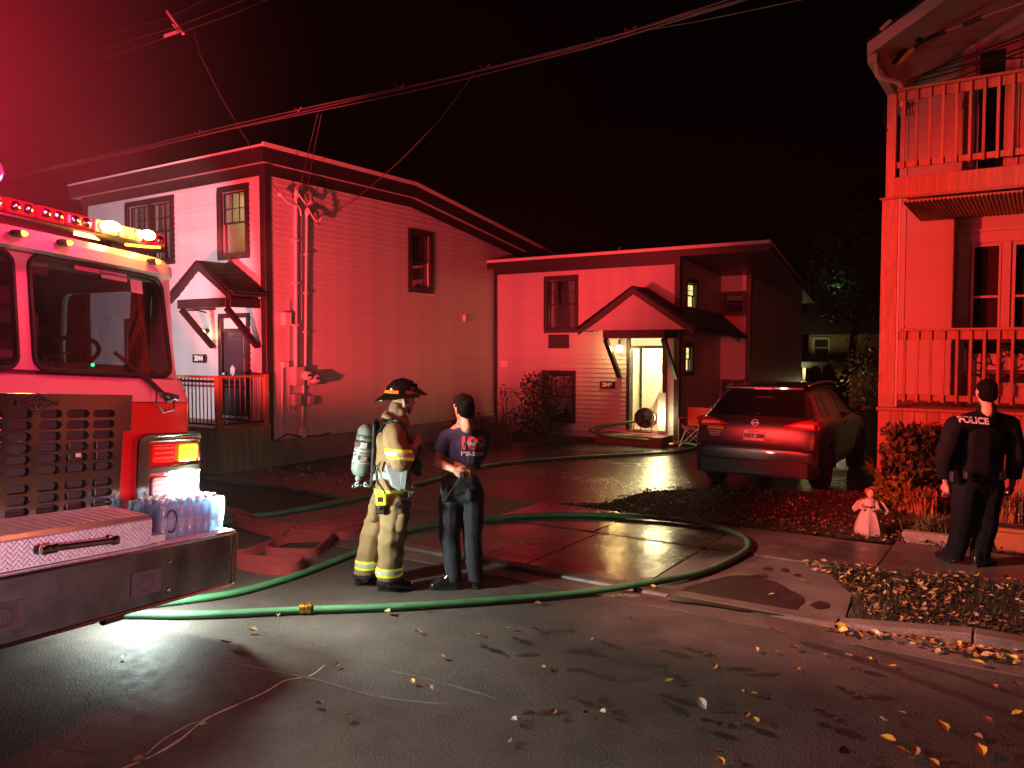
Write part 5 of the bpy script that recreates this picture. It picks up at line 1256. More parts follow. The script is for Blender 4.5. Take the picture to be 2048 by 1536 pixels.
# ---------------------------------------------------------------- firefighter
Y = 7.0
J = lambda x, y, dy=0.0: at(x, y, Y + dy)
G0 = Vector((at(765, 1185, Y).x, Y + .06, 0.0))
fwd = Vector((1, .22, 0)).normalized(); side = Vector((-.22, 1, 0)).normalized()     # side points away from the viewer
hc = J(806, 800, .02); L, HP = head(hc, (1, .42, -.06), (0.05, 0, 1), 1.0)
neck = J(787, 838, .02)
sh_r, el_r, wr_r = J(788, 868, -.17), J(803, 924, -.20), J(827, 893, -.13)
sh_l, el_l, wr_l = J(790, 866, .21), J(815, 925, .24), J(833, 905, .10)
hip_r, kn_r, an_r = J(792, 1005, -.10), J(784, 1085, -.08), J(777, 1168, -.02)
hip_l, kn_l, an_l = J(770, 1003, .10), J(745, 1080, .12), J(729, 1158, .16)
heel_r = Vector((J(764, 1185, -.02).x, Y + .0, 0)); toe_r = heel_r + Vector((.27, .03, 0))
heel_l = Vector((J(720, 1177, .17).x, Y + .17, 0)); toe_l = heel_l + Vector((.15, .20, 0))
body = L + [[(neck, .06), (J(783, 870, .02), .12), (sh_r, .06), (sh_l, .06)], [(J(783, 870, .02), .13), (J(783, 985, 0), .13)], limb(sh_r, el_r, .048, .040), limb(el_r, wr_r, .040, .028), limb(sh_l, el_l, .048, .040), limb(el_l, wr_l, .040, .028),
    limb(hip_r, kn_r, .085, .055), limb(kn_r, an_r, .052, .038), limb(hip_l, kn_l, .085, .055), limb(kn_l, an_l, .052, .038)]
body += hand(wr_r, J(836, 880, -.10) - wr_r, (.35, -.9, .1), (-.3, 0, .9), .75) + hand(wr_l, (.7, -.3, .5), (.2, .9, .2), (-.5, 0, .8), .8)
ff = link("person", blob(body, .0062, 3), m_skin); me = ff.data; me.transform(Matrix.Translation(-G0)); ff.location = G0; BASE[ff] = G0
tag(ff, "firefighter in tan turnout gear and black helmet with air tank on the back", "person", "people at the fire scene")
# trousers and jacket
ft = lambda p, dx, dy, dz: Vector(p) + Vector((dx, dy, dz))
tr = blob([[(J(780, 968, 0), (.13, .17, .08)), (hip_r, .125), (hip_l, .125)], [(hip_r, .125), (kn_r, .118)], [(kn_r, .116), (an_r, .103), (ft(an_r, -.004, 0, -.02), .103)], [(hip_l, .125), (kn_l, .112)], [(kn_l, .112), (an_l, .100), (ft(an_l, 0, 0, -.02), .10)]], .012, 4, .017, (9, 9, 13), 1,
    cut=[(Vector((0, 0, .085)), Vector((0, 0, -1)))])
TR = tr.copy()
trs = put("trousers", tr, m_turn, ff, G0)
def legband(A_, K_, h0, off, pred):
    for lo, hi, mt in ((0, .022, m_yel), (.0225, .060, m_sil), (.0605, .083, m_yel)):
        put("reflective_stripe", band(TR, Vector((0, 0, h0)), (0, 0, 1), lo, hi, off, pred), mt, trs, G0)
midx = (an_r.x + an_l.x) / 2
legband(an_r, kn_r, .150, .006, lambda p: (p - Vector((an_r.x, an_r.y, p.z))).length < (p - Vector((an_l.x, an_l.y, p.z))).length)
legband(an_l, kn_l, .165, .006, lambda p: (p - Vector((an_r.x, an_r.y, p.z))).length >= (p - Vector((an_l.x, an_l.y, p.z))).length)
put("trouser_cuff", band(TR, Vector((0, 0, .085)), (0, 0, 1), 0, .035, .004), m_strap, trs, G0)
pk = blob([[(J(800, 1034, -.185), (.060, .034, .050)), (J(797, 1054, -.178), (.060, .034, .052))]], .01, 3, .004); put("pocket", pk, m_turn, trs, G0)
pk = blob([[(J(749, 1012, .03), (.055, .07, .06)), (J(749, 1034, .03), (.05, .07, .055))]], .01, 4); put("pocket", pk, m_turn, trs, G0)
jk = blob([[(J(785, 845, .02), (.095, .10, .045)), (J(783, 880, .02), (.135, .19, .09))], [(J(783, 880, .02), (.14, .20, .10)), (J(786, 930, .01), (.145, .185, .08)), (J(787, 985, 0), (.160, .195, .05))],
    [(sh_r, .098), (el_r, .088)], [(el_r, .088), (J(818, 903, -.15), .066)], [(sh_l, .098), (el_l, .088)], [(el_l, .085), (J(826, 910, .13), .062)],
    [(J(783, 835, .02), .085), (J(800, 848, 0), .085)]], .0115, 4, .017, (10, 10, 13), 2, cut=[(J(787, 1000, 0), Vector((.05, 0, -1)))])
JK = jk.copy(); jks = put("jacket", jk, m_turn, ff, G0)
for lo, hi, mt in ((0, .03, m_yel), (.0305, .075, m_sil), (.0755, .105, m_yel)):
    put("reflective_stripe", band(JK, J(787, 1000, 0), (-.04, 0, 1), lo + .015, hi + .015, .006), mt, jks, G0)
ud = (el_r - sh_r).normalized()
inarm = lambda p: (p - (sh_r + ud * max(0, min(.4, (p - sh_r).dot(ud))))).length < .115 and p.y < Y - .10
for lo, hi, mt in ((0, .026, m_yel), (.0265, .062, m_sil), (.0625, .088, m_yel)):
    put("reflective_stripe", band(JK, sh_r + ud * .135, ud + Vector((-.35, 0, 0)), lo, hi, .006, inarm), mt, jks, G0)
# dark knit cuff
put("cuff", blob([[(J(819, 902, -.148), .052), (J(826, 894, -.135), .046)]], .008, 3), M("knit_cuff", (.42, .40, .30), .9), jks, G0)
collar = blob([[(J(778, 832, -.02), (.06, .09, .035)), (J(796, 842, 0), (.075, .095, .03))]], .009, 4, .006, (12, 12, 12), 4); put("collar", collar, m_turn, jks, G0)
for h_, t_, a_ in ((heel_r, toe_r, an_r), (heel_l, toe_l, an_l)):
    b_ = put("boot", blob(boot(h_, t_, Vector((a_.x, a_.y, .09)), 1.35, .14), .008, 4), m_boot, ff, G0); sole("sole", h_, t_, m_rub, b_, G0)
# helmet
hf = Vector((1, .42, -.05)).normalized(); hs = Vector((-.42, 1, 0)).normalized(); hu = Vector((.06, .02, 1)).normalized()
HM = Matrix((( hf.x, hs.x, hu.x, 0), (hf.y, hs.y, hu.y, 0), (hf.z, hs.z, hu.z, 0), (0, 0, 0, 1))); HM.translation = hc + hu * .050 - hf * .012
def hel(mb, name, mat, parent, **k):
    mb.v = [HM @ Vector(p) for p in mb.v]; return mb.obj(name, mat, parent, base=G0, **k)
mb = MB(); n = 28; prof = [(0, .135), (.3, .128), (.55, .112), (.78, .082), (.92, .046), (1.0, .0), (1.02, -.02)]
vs = [(0.148 * r * math.cos(t) - .012, .118 * r * math.sin(t), h) for r, h in prof for t in [6.2832 * i / n for i in range(n)]]
mb.add(vs, [(i * n + k, i * n + (k + 1) % n, (i + 1) * n + (k + 1) % n, (i + 1) * n + k) for i in range(len(prof) - 1) for k in range(n)])
hm = hel(mb, "helmet", m_helm, ff, smooth=True)
mb = MB(); vs = []
for i in range(n):
    t = 6.2832 * i / n; bk = max(0, -math.cos(t)); r0 = 1.0; r1 = 1.20 + .36 * bk ** 1.5
    for r, z in ((r0, .004), (r1, -.016 - .040 * bk), (r1 * .99, -.026 - .040 * bk), (r0, -.012)): vs.append((.148 * r * math.cos(t) - .012, .124 * min(r, 1.3) * math.sin(t), z))
mb.add(vs, [(i * 4 + k, i * 4 + (k + 1) % 4, ((i + 1) % n) * 4 + (k + 1) % 4, ((i + 1) % n) * 4 + k) for i in range(n) for k in range(4)]); hel(mb, "brim", m_helm, hm, smooth=True)
for c0 in (0, 7, 14, 21):
    mb = MB(); vs = []
    for i in range(6):
        t = 6.2832 * (c0 + i) / n + .1; vs += [(.151 * math.cos(t) - .012, .1215 * math.sin(t), .008), (.149 * math.cos(t) - .012, .1195 * math.sin(t), .036)]
    mb.add(vs, [(2 * i, 2 * i + 2, 2 * i + 3, 2 * i + 1) for i in range(5)]); hel(mb, "reflective_trim", m_org, hm, smooth=True)
for q in (-.03, 0, .03): mb = MB().tube([(-.15, q, .02), (-.08, q, .118), (0, q, .141), (.08, q, .120), (.13, q, .02)], .006, 6); hel(mb, "crown_rib", m_helm, hm, smooth=True)
mb = MB(); vs = []; nv = 9
for i in range(nv):
    t = R(-62 + 124 * i / (nv - 1)); vs += [(.150 * math.cos(t) - .004, .128 * math.sin(t), .062), (.245 * math.cos(t) - .006, .165 * math.sin(t), .0)]
mb.add(vs, [(2 * i, 2 * i + 2, 2 * i + 3, 2 * i + 1) for i in range(nv - 1)]); hel(mb, "visor", GLASS("visor_smoke", (.38, .22, .17), .22, .08, .5), hm, smooth=True)
mb = MB().lathe([(.022, -.01), (.022, .012), (.012, .016)], (.06, -.123, .052), (0, -1, 0), 12); hel(mb, "visor_pivot", m_helm, hm, smooth=True)
mb = MB().box(.10, .128, -.03, .03, .03, .10); hel(mb, "front_badge", m_helm, hm)
MB().tube([HP(.0, .082, .03), HP(.03, .070, -.04), HP(.055, .035, -.10), HP(.06, 0, -.118)], .007, 6).obj("chin_strap", m_strap, hm, base=G0); MB().tube([HP(.0, -.082, .03), HP(.03, -.070, -.04), HP(.055, -.035, -.10), HP(.06, 0, -.118)], .007, 6).obj("chin_strap", m_strap, hm, base=G0)
put("hood_neck", blob([[(HP(-.055, 0, -.055), .062), (HP(-.05, 0, -.13), .078)], [(HP(-.02, .05, -.10), .04), (HP(-.02, -.05, -.10), .04)]], .01, 4, .005), M("hood_knit", (.30, .19, .11), .95), ff, G0)
for q in (1, -1): MB().ball(HP(.083, q * .032, .008), .010).obj("eye", M("eye_white", (.6, .6, .6), .2), ff, base=G0, smooth=True); MB().ball(HP(.0905, q * .033, .008), .005).obj("iris", m_dark, ff, base=G0, smooth=True)
# breathing apparatus
t0, t1 = J(734, 862, -.03), J(718, 952, -.05); ax = (t0 - t1).normalized(); ln = (t0 - t1).length
rt = .083
prof = [(.03, -.03), (.032, 0), (.06, .015), (rt * .95, .05), (rt, .09), (rt, ln - .04), (rt * .92, ln + .01), (rt * .6, ln + .05), (.01, ln + .065)]
tk = MB().lathe(prof, t1, ax, 26).obj("air_tank", m_tank, ff, base=G0, smooth=True)
for h, w, mt in ((ln * .30, .012, m_sil), (ln * .37, .05, m_strap), (ln * .47, .012, m_sil), (ln * .56, .012, m_sil), (ln * .64, .06, m_strap), (ln * .84, .03, M("tank_band_dark", (.05, .07, .06), .4))):
    MB().lathe([(rt + .001, h), (rt + .0025, h + .002), (rt + .0025, h + w - .002), (rt + .001, h + w)], t1, ax, 26, cap=False).obj("tank_band", mt, tk, base=G0, smooth=True)
vdir = Vector((-.35, -1, 0)).normalized()
def ontank(name, body_, size, h, mt, dx=0):
    t = textmesh(body_, size, 0, .001); s_ = ax.cross(vdir).normalized() * -1
    for v in t.vertices:
        a = (v.co.x + dx) / rt; v.co = t1 + ax * (h + v.co.y) + (vdir * math.cos(a) - s_ * -math.sin(a)) * (rt + .004)
    t.materials.clear(); put(name, t, mt, tk, G0)
for h, w, q, mt in ((ln * .64 + .03, .05, .035, m_sil), (ln * .37 + .025, .035, -.03, m_sil), (ln * .37 + .025, .035, .055, m_sil), (ln * .64 + .03, .035, -.045, M("tank_label_red", (.45, .10, .09), .4))):
    mb = MB(); s_ = ax.cross(vdir).normalized(); vs = []
    for i in range(5):
        a = q / rt + (i / 4 - .5) * .055 / rt; d_ = vdir * math.cos(a) + s_ * math.sin(a); vs += [t1 + ax * (h - w / 2) + d_ * (rt + .0035), t1 + ax * (h + w / 2) + d_ * (rt + .0035)]
    mb.add(vs, [(2 * i, 2 * i + 2, 2 * i + 3, 2 * i + 1) for i in range(4)]); mb.obj("tank_label", mt, tk, base=G0, smooth=True)
ontank("lettering", "F3", .03, ln * .37 + .025, m_strap, -.03); ontank("lettering", "33", .03, ln * .37 + .025, m_strap, .055); ontank("lettering", "DE", .034, ln * .64 + .03, m_strap, .035)
v0 = t1 - ax * .035
vl = MB().cyl(t1, v0 - ax * .02, .026).obj("tank_valve", m_chrome, tk, base=G0, smooth=True)
for c, r_ in ((J(716, 968, -.08), .030), (J(733, 969, -.11), .030), (J(709, 972, -.04), .022)): MB().lathe([(.01, -.03), (r_, -.025), (r_, .012), (r_ * .6, .025)], c, (-.3, -1, .1), 14).obj("valve_knob", m_chrome, vl, base=G0, smooth=True); MB().ball(c + Vector((-.006, -.026, .003)), .012).obj("knob_hub", m_strap, vl, base=G0)
put("back_plate", blob([[(J(752, 850, 0), (.028, .11, .06)), (J(748, 965, 0), (.032, .12, .05))]], .01, 3), m_strap, ff, G0)
for s_, dy in ((-1, -.155), (1, .17)):
    pts = [J(752, 862, dy * .7), J(762, 838, dy * .8), J(778, 836, dy), J(796, 842, dy * 1.06), J(812, 862, dy * 1.0), J(821, 895, dy * .85), J(822, 940, dy * .85)]
    bv = BVHTree.FromPolygons([v.co for v in JK.vertices], [tuple(p.vertices) for p in JK.polygons]); q = []
    for i in range(len(pts) - 1):
        for k in range(5):
            p = pts[i].lerp(pts[i + 1], k / 5); l_, nn, _, _ = bv.find_nearest(p); q.append(l_ + nn * .016)
    MB().ribbon(q, .050, .016, up=(.0, 1, .25)).obj("harness_strap", m_strap, ff, base=G0, smooth=30)
pts = [J(745, 955, -.10), J(765, 950, -.19), J(790, 956, -.215), J(812, 962, -.17), J(822, 966, -.06)]
MB().ribbon(pts, .055, .012).obj("waist_strap", m_gray, ff, base=G0, smooth=30)
pch = blob([[(J(775, 935, -.21), (.02, .02, .02)), (J(812, 936, -.20), (.03, .02, .02)), (J(800, 975, -.225), (.035, .02, .03)), (J(788, 970, -.225), (.03, .02, .02))]], .008, 3, .005, (14, 14, 14)); put("mask_pouch", pch, M("pouch_grey", (.26, .31, .34), .5, var=.2), ff, G0)
MB().bar(J(812, 920, -.215), J(805, 978, -.235), .05, .02, (0, 1, 0)).obj("side_strap", m_gray, ff, base=G0, bevel=.004); MB().bar(J(800, 962, -.235), J(826, 985, -.16), .04, .012, (0, 1, 0)).obj("side_strap", m_gray, ff, base=G0)
MB().tube([J(760, 925, -.2), J(752, 945, -.2), J(756, 965, -.23), J(770, 985, -.24), J(763, 1000, -.22)], .010, 6).obj("air_hose", m_strap, ff, base=G0, smooth=True); MB().tube([J(752, 930, -.15), J(744, 948, -.18), J(742, 972, -.16)], .012, 6).obj("air_hose", m_strap, ff, base=G0, smooth=True)
ps = MB().box(-.045, .045, -.025, .025, -.05, .05); ps.v = [J(763, 999, -.235) + Vector(p) for p in ps.v]; po = ps.obj("alarm_device", m_yel, ff, base=G0, bevel=.008)
ps = MB().box(-.02, .02, -.004, .004, -.02, .02); ps.v = [J(761, 998, -.235) + Vector((0, -.026, 0)) + Vector(p) for p in ps.v]; ps.obj("alarm_button", m_strap, po, base=G0)
ps = MB().box(-.045, .04, -.03, .03, -.055, .055); ps.v = [J(762, 1015, -.22) + Vector((0, 0, -.0)) + Vector(p) for p in ps.v]; o = ps.obj("alarm_base", m_strap, po, base=G0, bevel=.012); MB().ball(J(758, 1016, -.255), .014).obj("alarm_lens", m_chrome, po, base=G0)
put("face_mask", blob([[(J(829, 922, -.06), .05), (J(834, 930, -.06), .055)], [(J(826, 938, -.08), .03), (J(836, 946, -.06), .035)]], .008, 3), m_strap, ff, G0)
MB().tube([J(818, 985, -.16), J(820, 1015, -.17), J(818, 1038, -.17)], .010, 6).obj("tool_strap", m_strap, ff, base=G0); MB().lathe([(.008, -.03), (.018, -.02), (.018, .03), (.006, .04)], J(818, 1045, -.17), (0, 0, 1), 10).obj("tool_clip", m_chrome, ff, base=G0, smooth=True)
MB().bar(J(795, 1008, -.22), J(822, 996, -.17), .03, .012, (0, 1, 0)).obj("belt_strap", m_strap, ff, base=G0); MB().bar(J(790, 1012, -.23), J(803, 1004, -.225), .03, .03, (0, 1, 0)).obj("belt_buckle", m_strap, ff, base=G0)

# ---------------------------------------------------------------- blue shirt
Y = 7.06
G1 = Vector((at(920, 1180, Y).x, Y, 0.0))
hc = J(927, 817, 0); L, HP = head(hc, (-.62, .78, 0), (-.03, 0, 1), 1.0)
sh_l, el_l, wr_l = J(893, 876, .0), J(874, 924, -.05), J(909, 940, -.19)
sh_r, el_r, wr_r = J(966, 878, .06), J(950, 930, .22), J(900, 862, .26)
hip_l, kn_l, an_l = J(902, 985, 0), J(899, 1070, .0), J(909, 1158, -.01)
hip_r, kn_r, an_r = J(944, 985, .02), J(945, 1068, .02), J(951, 1158, .0)
heel_l = Vector((J(914, 1180, -.02).x, Y - .02, 0)); toe_l = heel_l + Vector((-.245, -.02, 0)); heel_r = Vector((J(952, 1182, 0).x, Y, 0)); toe_r = heel_r + Vector((.02, .26, 0))
body = L + [[(J(928, 845, .01), .068), (J(928, 862, .02), .07)], [(J(929, 854, .02), .072), (J(928, 880, .02), .10), (sh_r, .055), (sh_l, .055)], [(J(928, 885, .02), (.14, .09, .1)), (J(925, 955, .02), (.12, .09, .08))], limb(sh_l, el_l, .052, .042), limb(el_l, wr_l, .044, .027), limb(sh_r, el_r, .05, .042), limb(el_r, wr_r, .042, .027),
    limb(hip_l, kn_l, .08, .055), limb(kn_l, an_l, .052, .037), limb(hip_r, kn_r, .08, .055), limb(kn_r, an_r, .052, .037)]
body += hand(wr_l, J(926, 949, -.21) - wr_l, (-.1, -1, .25), (.1, 0, 1), .55) + hand(wr_r, J(894, 846, .22) - wr_r, (.3, .7, -.2), (.6, 0, .6), .9)
bl = link("person", blob(body, .0062, 3), m_skin); bl.data.transform(Matrix.Translation(-G1)); bl.location = G1; BASE[bl] = G1
tag(bl, "dark haired person in navy 100 years T-shirt with one hand behind the back", "person", "people at the fire scene")
hr = blob([[(HP(.018, 0, .050), .074), (HP(-.028, 0, .036), .081), (HP(-.02, .012, .055), .074), (HP(-.02, -.012, .055), .074)], [(HP(-.046, .03, -.02), .050), (HP(-.046, -.03, -.02), .050), (HP(-.048, 0, -.066), .042), (HP(-.04, 0, .03), .08)], [(HP(.0, .068, .03), .022), (HP(-.03, .066, .0), .022)], [(HP(.0, -.068, .03), .022), (HP(-.03, -.066, .0), .022)], [(HP(.065, 0, .085), .03), (HP(.05, .04, .075), .03), (HP(.05, -.04, .075), .03), (HP(.0, 0, .09), .05)]], .0065, 2, .0045, (40, 40, 26), 5)
put("hair", hr, m_hair, bl, G1)
ts = blob([[(J(929, 856, .02), (.085, .08, .02)), (J(928, 880, .02), (.16, .105, .06)), (sh_l, .072), (sh_r, .072)], [(J(929, 885, .02), (.185, .118, .09)), (J(926, 925, .02), (.165, .115, .08)), (J(924, 955, .02), (.160, .118, .035))], [(sh_l, .076), (sh_l.lerp(el_l, .62), .072)], [(sh_r, .076), (sh_r.lerp(el_r, .62), .072)]], .0105, 4, .011, (9, 9, 8), 6,
    cut=[(J(925, 962, .02), Vector((0, 0, -1))), (sh_l.lerp(el_l, .66), (el_l - sh_l).normalized())])
TS = ts.copy(); put("t_shirt", ts, m_navy, bl, G1)
pt = blob([[(J(922, 955, .02), (.150, .112, .05)), (hip_l, .108), (hip_r, .108)], [(hip_l, .112), (kn_l, .090)], [(kn_l, .088), (an_l, .070)], [(hip_r, .112), (kn_r, .090)], [(kn_r, .088), (an_r, .070)], [(J(908, 990, .0), .105), (J(940, 990, .0), .105)]], .011, 4, .013, (9, 9, 9), 7, cut=[(Vector((0, 0, .075)), Vector((0, 0, -1)))])
PT = pt.copy(); tro = put("trousers", pt, m_navyp, bl, G1)
put("belt", band(PT, J(922, 962, .02), (0, 0, 1), -.035, .005, .006), m_strap, tro, G1)
put("pocket", blob([[(J(938, 985, -.10), (.035, .014, .04)), (J(938, 995, -.105), (.035, .014, .04))]], .007, 3), m_navyp, tro, G1); put("pocket", blob([[(J(893, 1040, -.06), (.03, .04, .07)), (J(893, 1050, -.06), (.03, .04, .07))]], .008, 3), m_navyp, tro, G1)
for h_, t_, a_ in ((heel_l, toe_l, an_l), (heel_r, toe_r, an_r)):
    b_ = put("boot", blob(boot(h_, t_, Vector((a_.x, a_.y, .09)), 1.2, .15), .0075, 3), m_boot, bl, G1); sole("sole", h_, t_, m_rub, b_, G1, .042)
m_pred = M("print_red", (.62, .06, .07), .7); m_pwht = M("print_white", (.75, .75, .75), .7); m_pgry = M("print_grey", (.40, .39, .38), .7)
c100 = at(944, 889, Y - .12); RT = Vector((1, .10, -.06)); UPV = Vector((-.06, 0, 1))
project("print", "100", .150, m_pred, bl, G1, TS, c100, RT, UPV, (0, 1, 0), .007, .98)
project("print", "1925-2025", .046, m_pwht, bl, G1, TS, at(943, 909, Y - .12), RT, UPV, (0, 1, 0), .0022, 1.0, .005)
cu = MB(); cu.add([(-.05, -.02, 0), (.085, -.035, 0), (.09, .0, 0), (.05, .012, 0), (.03, .03, 0), (.0, .03, 0), (-.01, .012, 0), (-.05, .018, 0)], [(0, 1, 2, 3, 6, 7), (3, 4, 5, 6)])
project("print", cu.mesh("print"), 1, m_pgry, bl, G1, TS, at(946, 888, Y - .12), RT, UPV, (0, 1, 0), off=.007)
# radio with coiled lead
def coil(path, r, turns, n):
    out = []; P = [Vector(p) for p in path]; seg = len(P) - 1
    for i in range(n):
        f = i / (n - 1) * seg; k = min(int(f), seg - 1); p = P[k].lerp(P[k + 1], f - k); d = (P[k + 1] - P[k]).normalized(); s = d.orthogonal().normalized(); u = d.cross(s); t = 6.2832 * turns * i / (n - 1); out.append(p + s * r * math.cos(t) + u * r * math.sin(t))
    return out
MB().tube(coil([J(948, 878, -.155), J(940, 905, -.165), J(934, 930, -.18), J(926, 946, -.22)], .009, 13, 150), .0036, 5).obj("coiled_lead", m_strap, bl, base=G1, smooth=True)
MB().tube(coil([J(922, 955, -.24), J(912, 968, -.2), J(900, 985, -.15), J(892, 1000, -.13)], .009, 14, 160), .0036, 5).obj("coiled_lead", m_strap, bl, base=G1, smooth=True)
ra = MB().box(-.026, .026, -.018, .018, -.08, .06); ra.v = [J(890, 985, -.115) + Vector(p) for p in ra.v]; ro = ra.obj("radio", m_strap, bl, base=G1, bevel=.008)
for k in range(6): q = MB().box(-.027, .027, -.020, .020, -.004, .004); q.v = [J(890, 970 + k * 5, -.115) + Vector(p) for p in q.v]; q.obj("radio_rib", m_black, ro, base=G1)
MB().cyl(J(886, 970, -.115), J(885, 945, -.10), .007).obj("antenna", m_strap, ro, base=G1)
q = MB().box(-.022, .022, -.015, .015, -.03, .03); q.v = [J(924, 950, -.245) + Vector(p) for p in q.v]; q.obj("speaker_mic", m_strap, bl, base=G1, bevel=.006)

# ---------------------------------------------------------------- police officer
Y = 7.72; ZW = .032
G2 = Vector((at(1940, 1138, Y).x, Y, ZW))
hc = J(1973, 786, 0); L, HP = head(hc, (.25, .96, .0), (0, 0, 1), 1.06)
sh_l, el_l, wr_l = J(1912, 852, 0), J(1889, 915, -.02), J(1892, 966, .06)
sh_r, el_r, wr_r = J(2018, 850, .03), J(2032, 912, .0), J(2024, 970, .07)
hip_l, kn_l, an_l = J(1934, 975, 0), J(1924, 1050, .02), J(1908, 1115, .03)
hip_r, kn_r, an_r = J(1980, 975, .02), J(1972, 1050, .0), J(1958, 1125, -.02)
heel_l = Vector((J(1900, 1132, .08).x, Y + .08, ZW)); toe_l = heel_l + Vector((.02, .25, 0)); heel_r = Vector((J(1953, 1140, -.06).x, Y - .06, ZW)); toe_r = heel_r + Vector((.24, .13, 0))
body = L + [[(J(1973, 825, .02), .065), (J(1965, 850, .02), .11), (sh_r, .065), (sh_l, .065)], [(J(1963, 860, .02), (.17, .11, .1)), (J(1958, 945, .02), (.15, .11, .08))], limb(sh_l, el_l, .058, .048), limb(el_l, wr_l, .046, .030), limb(sh_r, el_r, .058, .048), limb(el_r, wr_r, .046, .030),
    limb(hip_l, kn_l, .09, .06), limb(kn_l, an_l, .058, .042), limb(hip_r, kn_r, .09, .06), limb(kn_r, an_r, .058, .042)]
body += hand(wr_l, (.1, .15, -1), (-.8, -.3, 0), (0, 1, 0), .6) + hand(wr_r, (-.05, .15, -1), (.8, -.3, 0), (0, 1, 0), .6)
po_ = link("person", blob(body, .007, 3), m_skin); po_.data.transform(Matrix.Translation(-G2)); po_.location = G2; BASE[po_] = G2
tag(po_, "police officer in black jacket seen from behind on the sidewalk", "person", "people at the fire scene")
put("hair", blob([[(HP(.02, 0, .052), .078), (HP(-.03, 0, .036), .087), (HP(-.02, .014, .055), .078), (HP(-.02, -.014, .055), .078)], [(HP(-.05, .03, -.02), .052), (HP(-.05, -.03, -.02), .052), (HP(-.05, 0, -.05), .046), (HP(-.04, 0, .03), .082)]], .007, 2, .005, (40, 40, 30), 3), m_hair, po_, G2)
jk = blob([[(J(1972, 826, .01), (.10, .09, .04)), (J(1964, 846, .02), (.23, .13, .07)), (sh_l, .09), (sh_r, .09)], [(J(1963, 865, .02), (.255, .150, .09)), (J(1960, 915, .02), (.225, .150, .08)), (J(1957, 950, .02), (.215, .150, .03))], [(sh_l, .098), (el_l, .086)], [(el_l, .086), (wr_l, .062)], [(sh_r, .098), (el_r, .086)], [(el_r, .086), (wr_r, .062)], [(J(1973, 811, 0), (.080, .078, .02)), (J(1972, 828, 0), (.09, .085, .02))]], .0115, 4, .014, (8, 8, 8), 9, cut=[(J(1958, 958, .02), Vector((0, 0, -1)))])
JP = jk.copy(); put("jacket", jk, m_pol, po_, G2)
pt = blob([[(J(1957, 950, .02), (.205, .140, .05)), (hip_l, .12), (hip_r, .12)], [(hip_l, .125), (kn_l, .105)], [(kn_l, .102), (an_l, .082)], [(hip_r, .125), (kn_r, .105)], [(kn_r, .102), (an_r, .084)]], .012, 4, .014, (8, 8, 8), 10, cut=[(Vector((0, 0, ZW + .055)), Vector((0, 0, -1)))])
put("trousers", pt, m_polp, po_, G2)
for h_, t_, a_ in ((heel_l, toe_l, an_l), (heel_r, toe_r, an_r)):
    b_ = put("boot", blob(boot(h_, t_, Vector((a_.x, a_.y, ZW + .09)), 1.35, .15), .008, 3), m_boot, po_, G2); sole("sole", h_, t_, m_rub, b_, G2, .046)
project("print", "POLICE", .082, m_pwht, po_, G2, JP, at(1953.5, 842, Y - .15), (1, .05, -.08), (.02, 0, 1), (0, 1, 0), .0035, 1.02, .005)
bt = blob([[(J(1957, 948, .02), (.222, .158, .02)), (J(1957, 954, .02), (.222, .158, .02))]], .009, 2); put("duty_belt", bt, m_strap, po_, G2)
for x, dy, w, h in ((1908, -.08, .035, .08), (1935, -.15, .03, .05), (2003, -.08, .04, .06)): q = MB().box(-w, w, -.03, .03, -h, .03); q.v = [J(x, 948, dy) + Vector(p) for p in q.v]; q.obj("belt_pouch", m_strap, po_, base=G2, bevel=.01)
MB().bar(J(1899, 905, -.02), J(1906, 965, .02), .03, .03).obj("baton", m_boot, po_, base=G2)

# ================================================================== PARKED CAR
car = thing("parked_car", "dark grey hatchback SUV parked on the driveway seen from behind", "car", (-3.49, 11.70, 0.012), frame='lotown')
m_cpaint = M("car_paint_grey", (.060, .054, .056), .26, metal=.4, var=.05, coat=.9)
m_cglass = M("car_glass_dark", (.010, .010, .011), .05, spec=.7, coat=.5)
m_clad = M("car_cladding", (.018, .018, .018), .55)
m_tyre = M("tyre_rubber", (.014, .014, .014), .85, bump=.3, bscale=50)
m_tail = M("tail_lamp_red", (.45, .008, .010), .12, coat=.9, emit=(1, .01, .012), es=.10)  # faint emission stands for red light reflected by the lenses
ST = [  # y, w, zb, wb, belt, wr, zr
    (.00, .80, .34, .80, .60, .74, .655), (.03, .86, .30, .85, .64, .78, .69), (.075, .88, .28, .86, .80, .80, .84), (.11, .888, .27, .865, .96, .80, 1.02),
    (.17, .89, .26, .865, 1.03, .80, 1.10), (.27, .89, .25, .865, 1.06, .745, 1.175), (.58, .89, .24, .865, 1.08, .640, 1.475), (.74, .89, .23, .865, 1.07, .625, 1.535), (1.4, .89, .22, .865, 1.05, .62, 1.578),
    (2.2, .89, .22, .865, 1.03, .62, 1.565), (2.75, .89, .22, .865, 1.01, .60, 1.49), (3.30, .89, .22, .86, .99, .66, 1.14), (3.5, .89, .22, .855, .96, .70, 1.05), (4.15, .87, .24, .80, .84, .66, .92), (4.35, .78, .28, .72, .70, .60, .78), (4.42, .60, .34, .58, .60, .5, .66)]
def prof(s):
    y, w, zb, wb_, bl, wr_, zr = s; q = [(0, zb), (.62, zb), (w * .97, zb + .07), (w, zb + .20), (w * 1.005, bl - .20), (w * .995, bl - .06), (wb_, bl), (wr_ + (wb_ - wr_) * .12, zr - .055), (wr_ * .90, zr), (0, zr + .012)]
    q[3] = (w, min(zb + .2, bl - .25 if bl > .7 else zb + .1)); q[4] = (w * 1.005, max(q[3][1] + .03, bl - .2)); q[5] = (w * .995, max(q[4][1] + .02, bl - .06)); return [(x, y, z) for x, z in q] + [(-x, y, z) for x, z in q[-2:0:-1]]
